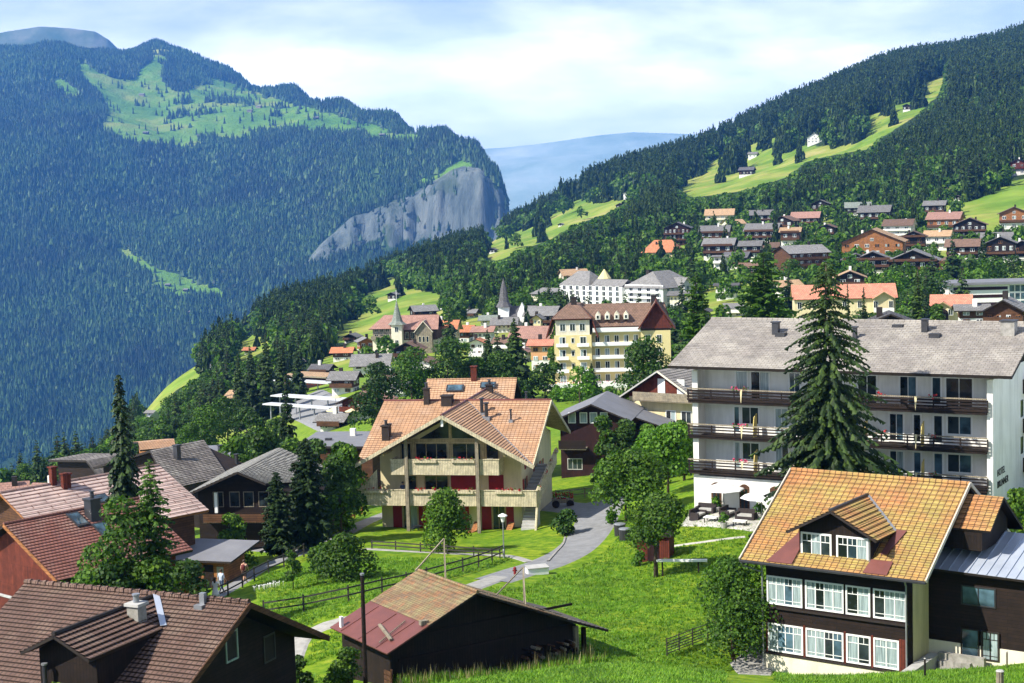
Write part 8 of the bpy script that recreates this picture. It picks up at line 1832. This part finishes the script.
for u, v, fn, l, yw in ((698, 519, sofa, 'dark wicker sofa at the left end of the hotel terrace', 1.0), (706, 514, sofa, 'dark wicker sofa nearest the hotel wall, left part of the terrace', -.5), (728, 517, sofa, 'dark wicker sofa right of the open parasol', 1.0), (746, 520, sofa, 'dark wicker sofa between the two parasols', -.5)): lone('wicker_sofa', l, 'sofa', u, v, fn, yw)
for u, v, l in ((711, 522, 'white low table left on the hotel terrace'), (740, 526, 'white low table right on the hotel terrace')): lone('low_table', l, 'table', u, v, lowtab, -.5)
def potplant(t, p):
    mb = MB(); mb.lathe((0, 0, 0), [(.2, 0), (.28, .4)], CONCRETE, 10); mb.build('pot', t); V, F = crown_broad(1.0, .38, int(p.x * 10) % 99, n=260, leaf=.09, base=.2); V[:, 2] += .2; link('foliage', np_mesh('foliage', V, F, LF_LIGHT), t)
for u, v, l in ((717, 512, 'potted plant under the open parasol'), (724, 528, 'potted plant at the lawn edge of the terrace'), (760, 519, 'potted plant beside the half hidden parasol')): lone('potted_plant', l, 'plant', u, v, potplant)

# people on the sloping path
SKIN = plain('skin', (.55, .32, .22), (.5, .29, .2), 6, .6); HAIR = plain('brown_hair', (.06, .035, .02), (.04, .022, .012), 9, .6); SHIRTB = plain('blue_white_shirt', (.50, .56, .66), (.42, .48, .60), 6); JEAN = plain('blue_trousers', (.07, .10, .18), (.05, .07, .13), 6); REDS = plain('dark_shorts', (.05, .03, .035), (.03, .02, .02), 6); WDRESS = plain('white_dress', (.8, .78, .76), (.7, .68, .66), 6); RUCK = plain('dark_red_rucksack', (.16, .03, .035), (.1, .02, .02), 5)
def person(lab, u, v, yaw, top, legs, cut, sleeve, step=.16, arm=.1, hairlong=0.0, pack=False, s=1.0):
    p = hit(u, v, 80); J = {'pel': (0, 0, .93, .145), 'bel': (0, 0, 1.08, .13), 'che': (0, .0, 1.30, .155), 'nek': (0, 0, 1.46, .06), 'hed': (0, -.01, 1.60, .095), 'top': (0, 0, 1.71, .075)}
    E = [('pel', 'bel'), ('bel', 'che'), ('che', 'nek'), ('nek', 'hed'), ('hed', 'top')]
    for sd, sg in (('l', -1), ('r', 1)):
        f = step * sg
        J.update({'hip' + sd: (.10 * sg, 0, .87, .10), 'kne' + sd: (.10 * sg, -f * .6 - .02, .48, .062), 'ank' + sd: (.10 * sg, f * .9, .09, .042), 'toe' + sd: (.11 * sg, f * .9 - .17, .04, .036), 'sho' + sd: (.19 * sg, 0, 1.40, .06), 'elb' + sd: (.25 * sg, arm * sg * .6, 1.12, .042), 'wri' + sd: (.25 * sg, arm * sg - .14, .90, .03)})
        E += [('pel', 'hip' + sd), ('hip' + sd, 'kne' + sd), ('kne' + sd, 'ank' + sd), ('ank' + sd, 'toe' + sd), ('che', 'sho' + sd), ('sho' + sd, 'elb' + sd), ('elb' + sd, 'wri' + sd)]
        for q in range(4): J['f%d%s' % (q, sd)] = (.25 * sg + .006 * sg, arm * sg - .17 - .012 * q, .80 + .008 * q, .011); E.append(('wri' + sd, 'f%d%s' % (q, sd)))
        J['th' + sd] = (.22 * sg, arm * sg - .19, .85, .012); E.append(('wri' + sd, 'th' + sd))
    ks = list(J); me = bpy.data.meshes.new('body'); bm = bmesh.new(); lay = bm.verts.layers.skin.verify(); vs = []
    for k in ks: q = bm.verts.new(J[k][:3]); q[lay].radius = (J[k][3], J[k][3]); q[lay].use_root = (k == 'pel'); vs.append(q)
    for a, b in E: bm.edges.new((vs[ks.index(a)], vs[ks.index(b)]))
    bm.to_mesh(me); bm.free()
    o = bpy.data.objects.new('body', me); C.objects.link(o); o.modifiers.new('s', 'SKIN'); md = o.modifiers.new('u', 'SUBSURF'); md.levels = 1; md.render_levels = 1
    m2 = bpy.data.meshes.new_from_object(o.evaluated_get(bpy.context.evaluated_depsgraph_get())); bpy.data.objects.remove(o)
    m2.materials.clear()
    for mt in (SKIN, top, legs): m2.materials.append(mt)
    for f in m2.polygons:
        z = f.center.z; ax = abs(f.center.x); i = 0
        if z > 1.47: i = 0
        elif z > .95 and (ax < .2 or z > sleeve): i = 1
        elif z > cut and ax < .21: i = 2
        if top is SKIN and i == 1: i = 0
        f.material_index = i; f.use_smooth = True
    t = empty('person', p + Vector((0, 0, .03)), yaw, lab, 'person'); t.scale = (s, s, s); b = link('body', m2, t)
    mb = MB(); mb.ball((0, .015, 1.66), .115, HAIR, 8, (1, 1.05, .95))
    if hairlong: mb.ball((0, .06, 1.50), .10, HAIR, 6, (1.0, .6, 1.6))
    mb.build('hair', t, smooth=True)
    if top is WDRESS: mb = MB(); mb.lathe((0, 0, .42), [(.30, 0), (.24, .25), (.15, .55), (.14, .62)], WDRESS, 14); mb.build('skirt', t, smooth=True)
    if pack: mb = MB(); mb.ball((0, .2, 1.22), .19, RUCK, 8, (.85, .6, 1.3)); mb.build('rucksack', t, smooth=True)
    return t
person('walker in a pale blue shirt and blue trousers at the back left of the path', 222, 594, 2.6, SHIRTB, JEAN, .1, 1.15)
person('walker with a dark red rucksack and dark shorts on the path, apart on the right', 245, 584, 2.9, SKIN, REDS, .55, 1.6, pack=True)
person('walker in a white dress with brown hair nearest the dark railing', 216, 603, 2.8, WDRESS, WDRESS, .6, 1.3, hairlong=1.0)
# a guest on the balcony
def guest():
    t = person('guest with dark hair standing on the lower balcony of the middle chalet', 449, 545, .3, JEAN, JEAN, .1, 1.2); t.location = FR_C.w(3.6, 1.9, -3.4); t.scale = (.95, .95, .95)
guest()

# tufts of grass and weeds close by
def tufts(name, n, seed, ufn, H0, H1, mat, blades=6, rmax=.16):
    rng = np.random.RandomState(seed); x, y = ufn(rng, n); z = gz(x, y); n = len(x); V = []; h = H0 + (H1 - H0) * rng.rand(n)
    th = rng.rand(n, blades) * 6.28; rr = rmax * (.4 + .6 * rng.rand(n, blades)); hh = h[:, None] * (.6 + .5 * rng.rand(n, blades)); w = .02 + .03 * rng.rand(n, blades)
    cx = x[:, None] + rng.normal(size=(n, blades)) * .08; cy = y[:, None] + rng.normal(size=(n, blades)) * .08; zz = z[:, None] - .03
    a = np.stack([cx - np.sin(th) * w, cy + np.cos(th) * w, zz + 0 * w], 2); b = np.stack([cx + np.sin(th) * w, cy - np.cos(th) * w, zz + 0 * w], 2); c = np.stack([cx + np.cos(th) * rr, cy + np.sin(th) * rr, zz + hh], 2)
    Vv = np.stack([a, b, c], 2).reshape(-1, 3); F = np.arange(len(Vv)).reshape(-1, 3); o = link(name, np_mesh(name, Vv, F, mat)); tag(o, kind='stuff')
GRASSB = leafmat('grass_blades', (0.045, 0.12, 0.007), (0.09, 0.21, 0.012), (0.18, 0.31, 0.03), 0.3, .5, .3)
STALK = leafmat('dry_stalks', (0.10, 0.10, 0.04), (0.20, 0.18, 0.09), (0.40, 0.36, 0.22), 0.2, .5, .3)
def near_band(rng, n):
    a = ray(255, 500)[0] + (ray(1040, 500)[0] - ray(255, 500)[0]) * rng.rand(n); y = 44 + 84 * rng.rand(n) ** 1.2; x = a * y; uv = proj(np.stack([x, y, gz(x, y)], 1)); k = np.ones(n, bool)
    for f in (FR_F, FR_B, FR_L): dx, dy = x - f.o.x, y - f.o.y; lx, ly = f.c * dx + f.s * dy, -f.s * dx + f.c * dy; k &= ~((lx > -5) & (lx < (18 if f is FR_F else 8)) & (ly > (.2 if f is FR_F else .9)) & (ly < 11)) if f is not FR_L else ~((lx > -2) & (lx < 12) & (ly > -7) & (ly < 6))
    
    for Lp, w_ in LINES: k &= (np.hypot(x[:, None] - Lp[None, :, 0], y[:, None] - Lp[None, :, 1]).min(1) > w_ / 2 + .25)
    k &= ~((y > 116) & (uv[:, 0] < 560)); k &= ~((uv[:, 0] > 725) & (uv[:, 0] < 775) & (uv[:, 1] > 640))
    return x[k], y[k]
tufts('grass', 110000, 3, near_band, .06, .24, GRASSB, 5, .2)
def by_barn(rng, n):
    lx = -4.5 + 11.5 * rng.rand(n); ly = -1.9 + 2.8 * rng.rand(n) ** .7; f = FR_B; return f.o.x + f.c * lx - f.s * ly, f.o.y + f.s * lx + f.c * ly
tufts('weeds', 260, 5, by_barn, .3, 1.2, STALK, 4, .25)
tufts('tall_grass', 1600, 6, by_barn, .2, .7, GRASSB, 6, .3)
